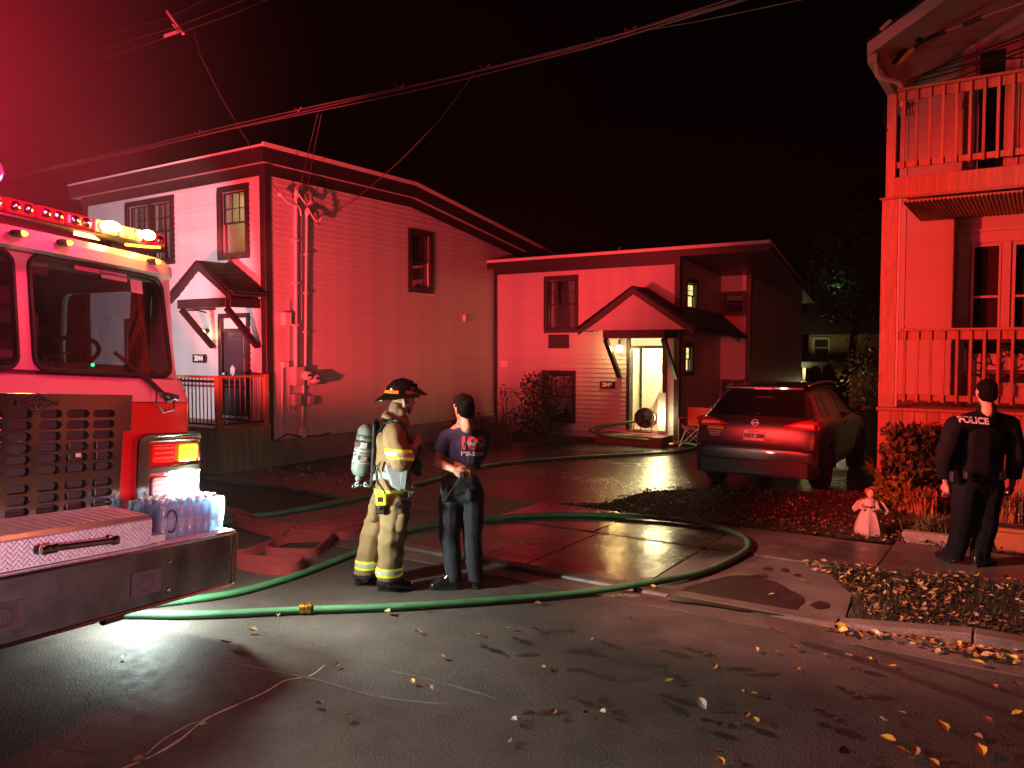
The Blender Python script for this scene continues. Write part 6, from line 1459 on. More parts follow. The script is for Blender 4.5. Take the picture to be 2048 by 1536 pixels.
ZS = .955
rows = [prof(s) for s in ST]; n = len(rows[0])
mb = MB(); mb.add([p for r in rows for p in r], [(i * n + k, i * n + (k + 1) % n, (i + 1) * n + (k + 1) % n, (i + 1) * n + k) for i in range(len(rows) - 1) for k in range(n)] + [tuple(range(n)), tuple(range((len(rows) - 1) * n, len(rows) * n))])
bme = mb.mesh("body")
bo = bpy.data.objects.new("body", bme); SC.collection.objects.link(bo)
sb = bo.modifiers.new("s", 'SUBSURF'); sb.levels = 2; sb.render_levels = 2
cut = MB()
for y in (.80, 3.42):
    for s in (-1, 1): cut.cyl((s * .55, y, .335), (s * 1.2, y, .335), .375, n=36)
cme = cut.mesh("cut"); co_ = bpy.data.objects.new("cut", cme); SC.collection.objects.link(co_)
bl_ = bo.modifiers.new("b", 'BOOLEAN'); bl_.object = co_; bl_.operation = 'DIFFERENCE'; bl_.solver = 'EXACT'
dg = bpy.context.evaluated_depsgraph_get(); nm = bpy.data.meshes.new_from_object(bo.evaluated_get(dg)); shade(nm, 35); nm.materials.clear()
bpy.data.objects.remove(bo); bpy.data.objects.remove(co_)
body_c = link("body", nm, m_cpaint, car)
def surf_y(x, z):
    """rearmost body surface at x,z"""
    h = CB_.ray_cast(Vector((x, -1, z)), Vector((0, 1, 0))); return h[0].y if h[0] is not None else .1
CB_ = BVHTree.FromPolygons([v.co for v in nm.vertices], [tuple(p.vertices) for p in nm.polygons])
def onrear(name, poly, mat, parent, off=.006, th=.012, sub=6):
    """panel laid on the tail: outline in (x,z)"""
    q = fineseg(poly, .04); c = (sum(p[0] for p in poly) / len(poly), sum(p[1] for p in poly) / len(poly)); vs = []; R_ = [0.999, .66, .33]
    for f in R_: vs += [(c[0] + (x - c[0]) * f, surf_y(c[0] + (x - c[0]) * f, c[1] + (z - c[1]) * f) - off, c[1] + (z - c[1]) * f) for x, z in q]
    vs.append((c[0], surf_y(*c) - off, c[1])); m = len(q)
    fs = [(i * m + k, i * m + (k + 1) % m, (i + 1) * m + (k + 1) % m, (i + 1) * m + k) for i in range(2) for k in range(m)] + [(2 * m + k, 2 * m + (k + 1) % m, 3 * m) for k in range(m)]
    b0 = len(vs); vs += [(x, y + th, z) for x, y, z in vs[:m]]; fs += [(k, (k + 1) % m, b0 + (k + 1) % m, b0 + k) for k in range(m)]
    return MB().add(vs, fs).obj(name, mat, parent, smooth=30)
onrear("rear_window", [(-.69, 1.125), (.69, 1.125), (.665, 1.20), (.575, 1.44), (.50, 1.465), (-.50, 1.465), (-.575, 1.44), (-.665, 1.20)], m_cglass, car, .008)
sp_ = MB().prism([(-.60, .50), (.60, .50), (.55, .80), (-.55, .80)], 'z', 1.495, 1.555).obj("spoiler", m_cpaint, car, bevel=.02, segs=2)
MB().box(-.13, .13, .488, .505, 1.505, 1.53).obj("brake_lamp", EMIT("brake_lit", (1, .05, .10), 1.1), car)
MB().bar((-.02, .25, 1.15), (-.33, .40, 1.27), .015, .012).obj("rear_wiper", m_rub, car); MB().lathe([(.02, 0), (.04, .015), (.02, .03)], (0, .24, 1.14), (0, -1, .5), 12).obj("wiper_hub", m_rub, car)
for s in (-1, 1):
    tl = [(s * .40, 1.0), (s * .55, .965), (s * .878, .955), (s * .885, 1.085), (s * .80, 1.105), (s * .60, 1.06)]
    t_ = onrear("tail_lamp", tl, m_tail, car, .012, .03)
    onrear("lamp_core", [(s * .50, 1.005), (s * .83, .985), (s * .84, 1.035), (s * .62, 1.035)], M("lamp_core", (.75, .30, .28), .15, coat=.6, emit=(1, .10, .08), es=.22), t_, .016, .004)
    mb = MB(); mb.prism([(.16, .955), (.46, 1.0), (.50, 1.055), (.16, 1.09)], 'x', s * .872, s * .900); mb.obj("tail_lamp", m_tail, car, bevel=.006)
    onrear("reflector", [(s * .60, .435), (s * .80, .435), (s * .80, .465), (s * .60, .465)], m_tail, car, .02, .01)
onrear("plate_recess", [(-.36, .745), (.36, .745), (.44, .93), (-.44, .93)], m_cpaint, car, .004, .004)
pl_ = onrear("licence_plate", [(-.155, .775), (.155, .775), (.155, .92), (-.155, .92)], M("plate_white", (.62, .58, .56), .45), car, .014)
RX = Matrix.Rotation(R(90), 4, 'X'); yp = surf_y(0, .85) - .020
def ptx(body_, size, x, z, mt, name="lettering", b=.003): 
    yy = min(surf_y(x - .05, z), surf_y(x + .05, z), surf_y(x, z - .04)) - .024
    tilt = Matrix.Rotation(math.atan2(surf_y(0, .91) - surf_y(0, .79), .12), 4, 'X')
    lettering(name, body_, size, mt, car if name != "lettering" else pl_, Matrix.Translation((x, yy, z)) @ tilt.inverted() @ RX, .001, b)
m_ink = M("plate_ink", (.03, .02, .05), .5)
ptx("HGT 280", .075, 0, .84, m_ink)
ptx("NOVA SCOTIA", .022, 0, .905, m_ink, b=.0005)
st_ = onrear("warning_sticker", [(-.72, .905), (-.47, .905), (-.47, .955), (-.72, .955)], M("sticker_amber", (.75, .42, .05), .5), car, .008, .002)
for k in range(3): onrear("sticker_line", [(-.70 + .02 * k, .885 - k * .03), (-.50 - .01 * k, .885 - k * .03), (-.50 - .01 * k, .870 - k * .03), (-.70 + .02 * k, .870 - k * .03)], M("sticker_pale", (.6, .55, .5), .5), st_, .008, .002)
yb = surf_y(0, 1.02)
bd_ = MB().lathe([(.040, -.004), (.052, -.004), (.052, .006), (.040, .006)], (0, yb - .012, 1.03), (0, 1, -.25), 20, cap=False).obj("badge", m_chrome, car); MB().box(-.062, .062, yb - .022, yb - .010, 1.02, 1.04).obj("badge_bar", m_chrome, bd_)
MB().prism([(-.80, -.035), (.80, -.035), (.86, .04), (.87, .12), (-.87, .12), (-.86, .04)], 'z', .655, .685).obj("bumper_step", m_cpaint, car, bevel=.010)
MB().prism([(-.79, -.03), (.79, -.03), (.875, .06), (.88, .34), (-.88, .34), (-.875, .06)], 'z', .26, .50).obj("bumper_cladding", m_clad, car, bevel=.025, segs=2)
MB().box(-.36, .36, -.034, -.022, .30, .33).obj("bumper_trim", m_chrome, car)
onrear("hatch_seam", [(-.80, .705), (.80, .705), (.80, .715), (-.80, .715)], m_rub, car, .004, .002)
MB().cyl((.42, -.02, .26), (.42, .12, .27), .03).obj("exhaust_pipe", m_chrome, car)
for y in (.80, 3.42):
    for s in (-1, 1):
        w_ = MB().lathe([(.22, -.10), (.315, -.105), (.335, -.08), (.335, .08), (.315, .105), (.22, .10)], (s * .79, y, .337), (1, 0, 0), 32).obj("wheel", m_tyre, car, smooth=True)
        r_ = MB().lathe([(.01, .03), (.06, .05), (.20, .04), (.225, .075), (.22, .0)], (s * .80, y, .337), (s, 0, 0), 24).obj("rim", m_clad, w_, smooth=True)
        for k in range(5):
            t = k * 1.2566; MB().bar((s * .865, y, .337), (s * .872, y + .2 * math.cos(t), .337 + .2 * math.sin(t)), .05, .02, (1, 0, 0)).obj("spoke", m_alu, w_)
        arc = [(s * .893, y + .395 * math.cos(R(a)), .337 + .395 * math.sin(R(a))) for a in range(-5, 186, 12)]; MB().tube(arc, .03, 6, up=(1, 0, 0)).obj("arch_trim", m_clad, car, smooth=True)
# side glass, pillars, mirrors, handles
def side(s, y0, z0, y1, z1, y2, z2, y3, z3, name, mat):
    def xs(y, z):
        h = CB_.ray_cast(Vector((s * 2, y, z)), Vector((-s, 0, 0))); return h[0].x + s * .006 if h[0] is not None else s * .8
    vs = []
    for j in range(5):
        for i in range(7):
            u_, v_ = i / 6, j / 4; y = (y0 * (1 - u_) + y1 * u_) * (1 - v_) + (y3 * (1 - u_) + y2 * u_) * v_; z = (z0 * (1 - u_) + z1 * u_) * (1 - v_) + (z3 * (1 - u_) + z2 * u_) * v_; vs.append((xs(y, z), y, z))
    return MB().add(vs, [(j * 7 + i, j * 7 + i + 1, (j + 1) * 7 + i + 1, (j + 1) * 7 + i) for j in range(4) for i in range(6)]).obj(name, mat, car, smooth=True)
for s in (-1, 1):
    side(s, .52, 1.12, .92, 1.10, .95, 1.42, .78, 1.42, "quarter_window", m_cglass); side(s, 1.0, 1.10, 1.78, 1.08, 1.78, 1.47, 1.02, 1.44, "door_window", m_cglass); side(s, 1.86, 1.08, 2.92, 1.06, 2.58, 1.44, 1.86, 1.47, "door_window", m_cglass)
    MB().tube([(s * .60, .80, 1.56), (s * .62, 1.4, 1.60), (s * .62, 2.2, 1.585), (s * .60, 2.6, 1.54)], .014, 6).obj("roof_rail", m_alu, car, smooth=True)
    mr_ = MB().ball((s * 1.0, 2.72, 1.11), .085, .055, .065).obj("wing_mirror", m_cpaint, car, smooth=True); MB().bar((s * .87, 2.74, 1.06), (s * .96, 2.73, 1.08), .04, .03).obj("mirror_stalk", m_clad, mr_); MB().ball((s * 1.0, 2.685, 1.11), .07, .03, .05).obj("mirror_glass", m_chrome, mr_, smooth=True)
    for y in (1.12, 2.02): MB().bar((s * .905, y, .93), (s * .905, y + .2, .93), .02, .025).obj("door_handle", m_chrome, car)
MB().prism([(.95, 1.575), (1.15, 1.575), (1.06, 1.635), (.98, 1.64)], 'x', -.012, .012).obj("roof_fin", m_cpaint, car)

# ================================================================== HOSES
def hosemat():
    m = M("hose_green", (.075, .27, .115), .55, var=.25, scale=5, bump=.5, bscale=220, dirt=.25); return m
m_hose = hosemat(); m_brass = M("brass", (.62, .36, .07), .28, metal=.9, var=.15); m_hred = M("hose_red", (.46, .055, .060), .75, var=.2, scale=8, bump=.4, bscale=160, dirt=.2)
def spline(P, k=8):
    P = [Vector(p) for p in P]; out = []
    for i in range(len(P) - 1):
        a, b_, c, d = P[max(i - 1, 0)], P[i], P[i + 1], P[min(i + 2, len(P) - 1)]
        for j in range(k):
            t = j / k; out.append(.5 * ((2 * b_) + (c - a) * t + (2 * a - 5 * b_ + 4 * c - d) * t * t + (3 * b_ - a - 3 * c + d) * t ** 3))
    return out + [P[-1]]
def zground(a, b_):
    if b_ < 6.40: return .004
    if b_ < 6.57: return .034
    if b_ < 8.14: return .022
    if b_ < 9.33: return .030
    return .014
def onground(pl, r):
    out = []
    for q in pl:
        x, y = q[0], q[1]; z = .03
        for _ in range(2): g = ga(x, y, z); z = zground(g[0], g[1]) + r * .9
        out.append(Vector((g[0], g[1], z)) + Vector((0, 0, q[2] if len(q) > 2 else 0)))
    return out
def hose(label, name, pl, r=.034, mat=None, extra=()):
    P = spline(onground(pl, r) if not extra else onground(pl, r) + [Vector(e) for e in extra], 9)
    for p in P: p.z = max(p.z, zground(p.x, p.y) + r * .86)
    base = tuple(P[len(P) // 2]); base = (base[0], base[1], 0)
    rr = [r * (1 + .035 * math.sin(i * .9) + .02 * math.sin(i * 2.3)) for i in range(len(P))]
    o = MB().tube(P, rr, 12, flat=.88).obj(name, mat or m_hose, None, base=base, smooth=True); lotmesh(o, base); tag(o, label, "hose", "fire hoses on the ground"); return o, P
h1, P1 = hose("green charged hose looping round the standing pair and back to the engine", "fire_hose", [(150, 1226), (240, 1228), (400, 1229), (600, 1220), (800, 1213), (1000, 1200), (1150, 1187), (1300, 1168), (1400, 1146), (1468, 1117), (1497, 1093), (1478, 1069), (1400, 1047), (1300, 1035), (1150, 1029), (1050, 1031), (960, 1039), (900, 1046), (830, 1058), (760, 1083), (700, 1110), (600, 1148), (480, 1183), (370, 1200), (260, 1212)])
tp = onground([(596, 1220), (628, 1219)], .034)
c_ = MB(); d_ = (tp[1] - tp[0]).normalized(); c_.lathe([(.030, -.05), (.046, -.048), (.047, -.012), (.040, -.010), (.040, .0), (.046, .002), (.046, .045), (.030, .05)], (tp[0] + tp[1]) / 2 + Vector((0, 0, .01)), d_, 22)
cp = c_.obj("coupling", m_brass, h1, smooth=30)
for k in range(4):
    t = k * 1.57 + .4; s_ = d_.orthogonal().normalized(); u_ = d_.cross(s_); e = (s_ * math.cos(t) + u_ * math.sin(t)); q = (tp[0] + tp[1]) / 2 + Vector((0, 0, .01)) + d_ * .022
    MB().bar(q + e * .04, q + e * .055, .02, .016, d_).obj("lug", m_brass, cp)
q0 = onground([(740, 1140), (1180, 1200)], .03)
h2, P2 = hose("green hose running from the engine past the two figures to the lit doorway", "fire_hose", [(380, 1058), (470, 1041), (560, 1025), (640, 1012), (730, 993), (850, 963), (950, 935), (1050, 922), (1200, 912), (1330, 906), (1384, 897), (1392, 890), (1345, 885)], .032, extra=[wb(1290, 880, 15.9), wb(1215, 872, 15.9), wb(1180, 861, 16.1), wb(1200, 852, 16.3), wb(1245, 846, 16.4), wb(1272, 843, 16.5)])
q = P2[-58]; cpl = wb(1343, 884, 16.2); MB().lathe([(.03, -.05), (.043, -.045), (.043, .045), (.03, .05)], (cpl[0], cpl[1], .05), (1, .05, 0), 16).obj("coupling", m_brass, h2, smooth=30)
pile = [(742, 1044), (650, 1058), (590, 1063), (520, 1052), (474, 1034), (470, 1040), (530, 1064), (600, 1077), (680, 1074), (738, 1060), (742, 1066), (690, 1080), (612, 1072), (590, 1068), (562, 1088), (534, 1108), (545, 1116), (620, 1114), (645, 1104), (664, 1088), (655, 1081), (600, 1086), (560, 1093), (500, 1112), (466, 1119), (462, 1136), (540, 1148), (592, 1145), (606, 1132), (560, 1130), (478, 1128)]
Pp = spline([Vector(ga(x, y, .005)) for x, y in pile], 6)
base = tuple(Pp[len(Pp) // 2])
mb = MB(); mb.ribbon([p + Vector((0, 0, .052 + .012 * math.sin(i * .35))) for i, p in enumerate(Pp)], .098, .020); o = mb.obj("flat_fire_hose", m_hred, None, base=base, smooth=35, merge=1e-6); lotmesh(o, base); tag(o, "flat red hose folded back and forth on its edge beside the engine", "hose", "fire hoses on the ground")
Pq = spline([Vector(ga(x, y, .005)) for x, y in ((748, 1052), (660, 1066), (560, 1066), (480, 1046), (476, 1054), (560, 1078), (640, 1082), (730, 1068))], 6)
mb = MB(); mb.ribbon([p + Vector((0, 0, .05)) for p in Pq], .095, .020); o2 = mb.obj("flat_fire_hose", m_hred, None, base=base, smooth=35, merge=1e-6); lotmesh(o2, base); tag(o2, "second flat red hose nested in the folds behind the first", "hose", "fire hoses on the ground")
e = ga(562, 1112, .02); MB().lathe([(.028, -.03), (.040, -.03), (.040, .03), (.028, .03)], (e[0], e[1], .045), (.5, -1, .05), 18, cap=False).obj("hose_end_ring", m_alu, o)

# ================================================================== DOORWAY FAN, CHAIR
fb = wb(1292, 836, 16.42); fn = thing("ventilator_fan", "round black ventilator fan standing in the lit doorway", "fan", (fb[0], 16.42, .26))
mb = MB().lathe([(.20, -.13), (.225, -.13), (.23, 0), (.225, .13), (.20, .13), (.195, 0)], (fb[0], 16.42, fb[2]), (.15, -1, .12), 30, cap=False); sh = mb.obj("fan_shroud", m_black, fn, smooth=30)
for r_ in (.06, .10, .14, .18):
    MB().lathe([(r_, .128), (r_ + .006, .131), (r_, .134)], (fb[0], 16.42, fb[2]), (.15, -1, .12), 30, cap=False).obj("guard_ring", m_black, sh)
ax_ = Vector((.15, -1, .12)).normalized(); s_ = ax_.orthogonal().normalized(); u_ = ax_.cross(s_)
for k in range(8):
    t = k * .785; d_ = s_ * math.cos(t) + u_ * math.sin(t); c_ = Vector((fb[0], 16.42, fb[2])); MB().bar(c_ + ax_ * .131 + d_ * .03, c_ + ax_ * .131 + d_ * .20, .006, .006).obj("guard_spoke", m_black, sh)
for k in range(5):
    t = k * 1.2566; d_ = s_ * math.cos(t) + u_ * math.sin(t); c_ = Vector((fb[0], 16.42, fb[2])); MB().bar(c_ + d_ * .03, c_ + d_ * .185, .09, .012, (ax_ + d_.cross(ax_) * .5)).obj("fan_blade", m_clad, sh)
MB().lathe([(.01, .05), (.2, .05), (.2, .06), (.01, .06)], (fb[0], 16.42, fb[2]), (-.15, 1, -.12), 30).obj("hall_light_block", m_black, sh)  # solid disc added so hall light cannot pass through the fan
MB().ball((fb[0], 16.42, fb[2]), .07).obj("motor", m_clad, fn, smooth=True)
mb = MB(); z0 = .262
for sx in (-.21, .21):
    mb2 = MB().tube([(fb[0] + sx, 16.22, z0 + .02), (fb[0] + sx, 16.6, z0 + .02), (fb[0] + sx, 16.6, fb[2] + .12), (fb[0] + sx, 16.3, fb[2] + .1), (fb[0] + sx, 16.22, z0 + .02)], .013, 6); mb2.obj("frame", M("frame_red", (.35, .03, .02), .4), fn)
MB().bar((fb[0] - .21, 16.22, z0 + .03), (fb[0] + .21, 16.22, z0 + .03), .03, .03).obj("frame_bar", M("frame_red", (.35, .03, .02), .4), fn)
ca, cb, cz = wb(1390, 850, 16.6)[0], 16.6, .012
ch = thing("camp_chair", "small red folding camp chair against the dark return wall", "chair", (ca, cb, cz))
m_chr = M("chair_red", (.50, .035, .025), .75); m_tubep = M("chair_tube", (.45, .40, .40), .4)
X = lambda x, y, z: (ca + x, cb + y, cz + z)
mb = MB(); vs = [X(x, .2 + .05 * (1 - (x / .25) ** 2) + z * .12, .42 + z) for z in (0, .2, .4) for x in (-.25, -.12, 0, .12, .25)]; mb.add(vs, [(j * 5 + i, j * 5 + i + 1, (j + 1) * 5 + i + 1, (j + 1) * 5 + i) for j in range(2) for i in range(4)]); mb.obj("backrest", m_chr, ch, smooth=True)
mb = MB(); vs = [X(x, y, .42 - .06 * (1 - (x / .25) ** 2)) for y in (-.2, 0, .2) for x in (-.25, -.12, 0, .12, .25)]; mb.add(vs, [(j * 5 + i, j * 5 + i + 1, (j + 1) * 5 + i + 1, (j + 1) * 5 + i) for j in range(2) for i in range(4)]); mb.obj("seat", m_chr, ch, smooth=True)
for p, q in (((-.26, -.24, 0), (.24, -.20, .5)), ((.26, -.24, 0), (-.24, -.20, .5)), ((-.26, .24, 0), (.24, .22, .5)), ((.26, .24, 0), (-.24, .22, .5)), ((-.26, -.24, 0), (-.24, .22, .45)), ((.26, -.24, 0), (.24, .22, .45)), ((-.26, .24, 0), (-.26, .27, .86)), ((.26, .24, 0), (.26, .27, .86))): MB().cyl(X(*p), X(*q), .010, n=6).obj("leg", m_tubep, ch)
for s in (-1, 1): MB().bar(X(s * .28, -.24, .60), X(s * .28, .22, .62), .05, .02).obj("armrest", m_chr, ch); MB().cyl(X(s * .28, -.22, .0), X(s * .28, -.22, .6), .010, n=6).obj("arm_post", m_tubep, ch)

# ================================================================== PLANTS
random.seed(21)
def shrub(label, c, rx, ry, h, n, size, mat, group=None, name="shrub", asp=.55, stems=7, lean=0):
    t = rootat(name, label, "shrub", c, group); a, b_, z = c
    sd = random.random() * 50
    def pick():
        while True:
            v = Vector((random.uniform(-1, 1), random.uniform(-1, 1), random.uniform(0, 1))); w = math.hypot(v.x, v.y)
            if w < (1 - .55 * max(0, v.z - .4)) * (.65 + .35 * noise.noise(Vector((v.x * 2 + sd, v.y * 2, v.z * 2)))+ .15) and noise.noise(v * 3.1 + Vector((sd, 0, 0))) > -.25: return (a + v.x * rx, b_ + v.y * ry, z + .05 + v.z * h)
    leafmb(n, pick, size, random, asp).obj("foliage", mat, t)
    for k in range(stems):
        an = k * 6.28 / stems; MB().tube([(a, b_, z), (a + rx * .25 * math.cos(an), b_ + ry * .25 * math.sin(an), z + h * .45), (a + rx * .6 * math.cos(an + .3), b_ + ry * .6 * math.sin(an + .3), z + h * .9)], [.012, .009, .005], 5).obj("stem", m_bark, t)
    return t
m_lb = M("leaf_shrub", (.090, .145, .035), .45, var=.5, scale=5); m_lrust = M("leaf_olive", (.11, .10, .030), .5, var=.5, scale=4)
shrub("broad leafy green shrub against the porch skirting left of the officer", (-1.42, 11.9, .05), .55, .45, .98, 1500, .13, m_lb, name="leafy_shrub")
shrub("low yellow green leaves at the foot of the leafy shrub", (-1.52, 11.35, .05), .30, .22, .38, 260, .11, M("leaf_yellowgreen", (.20, .22, .03), .45, var=.4))
shrub("dark spreading bush under the middle house windows", (-9.75, 15.85, .06), .78, .55, 1.45, 1700, .085, M("leaf_bush_dark", (.030, .028, .014), .6, var=.5), name="bush")
shrub("thin bare leaved bush next to the pale wall plate", (-10.85, 16.1, .06), .22, .2, 1.25, 120, .08, M("leaf_brown", (.12, .07, .035), .7, var=.4), name="bush", stems=5)
shrub("low rounded dark bush at the corner where the two houses meet", (-11.0, 15.1, .06), .5, .4, .5, 600, .07, M("leaf_bush_dark", (.030, .028, .014), .6, var=.5), name="bush")
def tuft(label, c, n, h, spread, mat):
    t = rootat("ornamental_grass", label, "grass", c); mb = MB()
    for _ in range(n):
        an = random.uniform(0, 6.28); l = h * random.uniform(.5, 1.1); s = spread * random.uniform(.2, 1); p = Vector((c[0] + random.gauss(0, .07), c[1] + random.gauss(0, .06), c[2])); d = Vector((math.cos(an), math.sin(an), 0)); w = Vector((-d.y, d.x, 0)) * .007
        a_, b_, e_ = p, p + d * s * .35 + Vector((0, 0, l * .7)), p + d * s + Vector((0, 0, l * random.uniform(.55, 1)))
        mb.add([a_ - w, a_ + w, b_ + w, b_ - w, e_], [(0, 1, 2, 3), (3, 2, 4)])
    mb.obj("blades", mat, t); return t
m_strawg = M("grass_straw", (.38, .20, .06), .7, var=.4, scale=4)
tuft("rust coloured ornamental grass clump between the shrub and the skull", (-1.22, 11.25, .05), 240, .42, .38, m_strawg)
tuft("rust coloured ornamental grass clump just right of the officer's legs", (-.22, 11.1, .05), 200, .55, .36, m_strawg)
tuft("low green grass clump on the stone edging left of the officer", (-.98, 10.0, .05), 240, .25, .36, M("grass_olive", (.11, .12, .04), .7, var=.4))
hy = rootat("dried_flower", "dried round flower head on a stem in front of the porch boards", "flower", (-1.05, 12.3, .05)); c = wb(1871, 855, 12.3)
leafmb(160, lambda: tuple(Vector(c) + Vector((random.gauss(0, .055), random.gauss(0, .05), random.gauss(0, .04)))), .045, random, .7).obj("blossom", M("dried_petal", (.40, .16, .09), .8, var=.3), hy); MB().tube([(-1.05, 12.3, .05), (c[0], 12.3, c[2])], .008, 5).obj("stem", m_bark, hy)
# little iron edging, small fence
fe2 = thing("iron_fence", "short iron garden fence with pale spear tips beside the officer", "fence", (-.2, 10.55, .05))
for i in range(9):
    x = -.52 + i * .125; MB().cyl((x, 10.55, .03), (x, 10.55, .42), .009, n=6).obj("picket", m_black, fe2); MB().lathe([(.008, 0), (.022, .02), (.010, .04), (.017, .055), (.004, .12)], (x, 10.55, .42), (0, 0, 1), 10).obj("spear_tip", m_chrome, fe2, smooth=True); MB().ball((x, 10.55, .27), .022).obj("knob", m_chrome, fe2, smooth=True)
for z in (.12, .36): MB().box(-.56, .54, 10.543, 10.557, z, z + .012).obj("fence_rail", m_black, fe2)
pf = thing("picket_fence", "low dark wooden fence in front of the middle house bed", "fence", (-11.0, 14.75, 0))
for i in range(20): MB().box(-11.42 + i * .085, -11.42 + i * .085 + .045, 14.75, 14.77, .0, .46 + .03 * (i % 2)).obj("picket", M("fence_dark", (.06, .045, .035), .8, rnd=.2), pf)
for z in (.12, .36): MB().box(-11.44, -9.75, 14.772, 14.80, z, z + .05).obj("fence_rail", M("fence_dark", (.06, .045, .035), .8, rnd=.2), pf)
es = rootat("edging_stone", "grey edging stone between grass clump and leaves", "stone", (-.98, 9.68, .03)); MB().box(-1.22, -.74, 9.62, 9.76, .0, .14).obj("stone", m_conc, es, bevel=.02)
es = rootat("terracotta_trough", "orange clay trough at the edge of the sidewalk right of the officer", "planter", (-.15, 9.75, .03)); MB().prism([(-.32, .03), (.25, .03), (.32, .24), (-.39, .24)], 'y', 9.66, 9.95).obj("trough", M("terracotta", (.42, .15, .06), .8, var=.15), es, bevel=.015); MB().box(-.41, .34, 9.64, 9.97, .24, .28).obj("rim", M("terracotta", (.42, .15, .06), .8, var=.15), es, bevel=.01); MB().box(-.36, .29, 9.69, 9.92, .281, .285).obj("earth", m_soil, es)
# garden figure and skull
gf = thing("garden_figure", "white robed winged garden figure sitting among fallen leaves", "garden figure", (-1.58, 9.80, .03)); x, y, z = -1.58, 9.80, .03
m_robe = M("robe_white", (.42, .40, .38), .7, var=.15, scale=20)
prof = [(.155, 0), (.165, .03), (.15, .10), (.115, .20), (.075, .28), (.06, .31)]; mb = MB(); n = 26; vs = [(x + r_ * (1 + .09 * math.sin(k * 6.28 / n * 7)) * math.cos(6.28 * k / n), y + r_ * (1 + .09 * math.sin(k * 6.28 / n * 7)) * math.sin(6.28 * k / n), z + h) for r_, h in prof for k in range(n)]
mb.add(vs, [(i * n + k, i * n + (k + 1) % n, (i + 1) * n + (k + 1) % n, (i + 1) * n + k) for i in range(len(prof) - 1) for k in range(n)] + [tuple(range(n))]); mb.obj("robe", m_robe, gf, smooth=True)
MB().lathe([(.062, .29), (.066, .30), (.066, .325), (.06, .33)], (x, y, z), (0, 0, 1), 18, cap=False).obj("sash", m_black, gf); MB().lathe([(.06, .30), (.075, .35), (.065, .39), (.025, .41)], (x, y, z), (0, 0, 1), 18).obj("bodice", m_robe, gf, smooth=True)
MB().ball((x + .01, y, z + .455), .045, .045, .052).obj("head", M("figure_face", (.55, .28, .22), .6), gf, smooth=True); MB().ball((x - .012, y + .018, z + .475), .05, .045, .048).obj("hair", M("figure_hair", (.20, .07, .03), .7), gf, smooth=True)
for s in (-1, 1):
    mb = MB(); q = [(.03, .39), (.14, .36), (.20, .27), (.17, .22), (.12, .26), (.06, .30)]; mb.prism([(x + s * a_, z + b_) for a_, b_ in q], 'y', y + .03, y + .045); mb.obj("wing", M("wing_grey", (.36, .38, .30), .7, var=.2), gf, bevel=.005); MB().tube([(x + s * .06, y, z + .37), (x + s * .10, y - .05, z + .30), (x + s * .04, y - .09, z + .28)], [.025, .022, .016], 8).obj("sleeve", m_robe, gf, smooth=True)
MB().bar((x + .15, y - .02, z), (x + .11, y - .03, z + .17), .05, .03).obj("scroll", M("scroll_yellow", (.45, .40, .16), .7), gf, bevel=.005)
sk = wb(1890, 980, 11.4); s_ = thing("skull_ornament", "pinkish skull ornament on a stake among the rusty grass", "ornament", (sk[0], 11.4, .05)); m_bone = M("bone_pink", (.45, .30, .29), .6)
SKp = lambda q: (sk[0] + q[0], 11.4 + q[1], sk[2] + q[2])
mbk = blob([[(SKp((0, 0, .02)), .062), (SKp((0, .03, .02)), .062)], [(SKp((0, -.03, -.04)), .035), (SKp((.02, -.03, -.075)), .018), (SKp((-.02, -.03, -.075)), .018)]], .006, 2); put_b = BASE[s_]
o = link("cranium", mbk, m_bone, s_); o.data.transform(Matrix.Translation(-Vector(put_b)))
for q in (-.024, .024): MB().ball(SKp((q, -.058, .0)), .017, .012, .016).obj("eye_socket", m_dark, s_, smooth=True)
MB().ball(SKp((0, -.062, -.028)), .008, .008, .012).obj("nose_hole", m_dark, s_); MB().cyl(SKp((0, .01, -.06)), (sk[0], 11.41, .04), .014).obj("stake", m_bark, s_)

# ================================================================== LEAF LITTER AND GRASS
def inpoly(p, poly):
    c = False; j = len(poly) - 1
    for i in range(len(poly)):
        if (poly[i][1] > p[1]) != (poly[j][1] > p[1]) and p[0] < (poly[j][0] - poly[i][0]) * (p[1] - poly[i][1]) / (poly[j][1] - poly[i][1]) + poly[i][0]: c = not c
        j = i
    return c
def leafshape(mb, p, an, s, curl, rnd, tilt):
    """one curled ovate leaf with a keel and a stalk"""
    M_ = Matrix.Translation(Vector(p)) @ Matrix.Rotation(an, 4, 'Z') @ Matrix.Rotation(tilt[0], 4, 'X') @ Matrix.Rotation(tilt[1], 4, 'Y')
    pts = [(-.5, 0, .02), (-.28, .24, curl), (.05, .30, curl * 1.3), (.32, .17, curl), (.55, 0, .05 + curl * .6), (.32, -.17, curl * .9), (.05, -.30, curl * 1.1), (-.28, -.24, curl), (0, 0, 0.0), (-.85, .03, .10), (-.5, .02, .02)]
    mb.add([M_ @ (Vector(q) * s) for q in pts], [(0, 8, 1), (1, 8, 2), (2, 8, 3), (3, 8, 4), (4, 8, 5), (5, 8, 6), (6, 8, 7), (7, 8, 0), (0, 10, 9)])
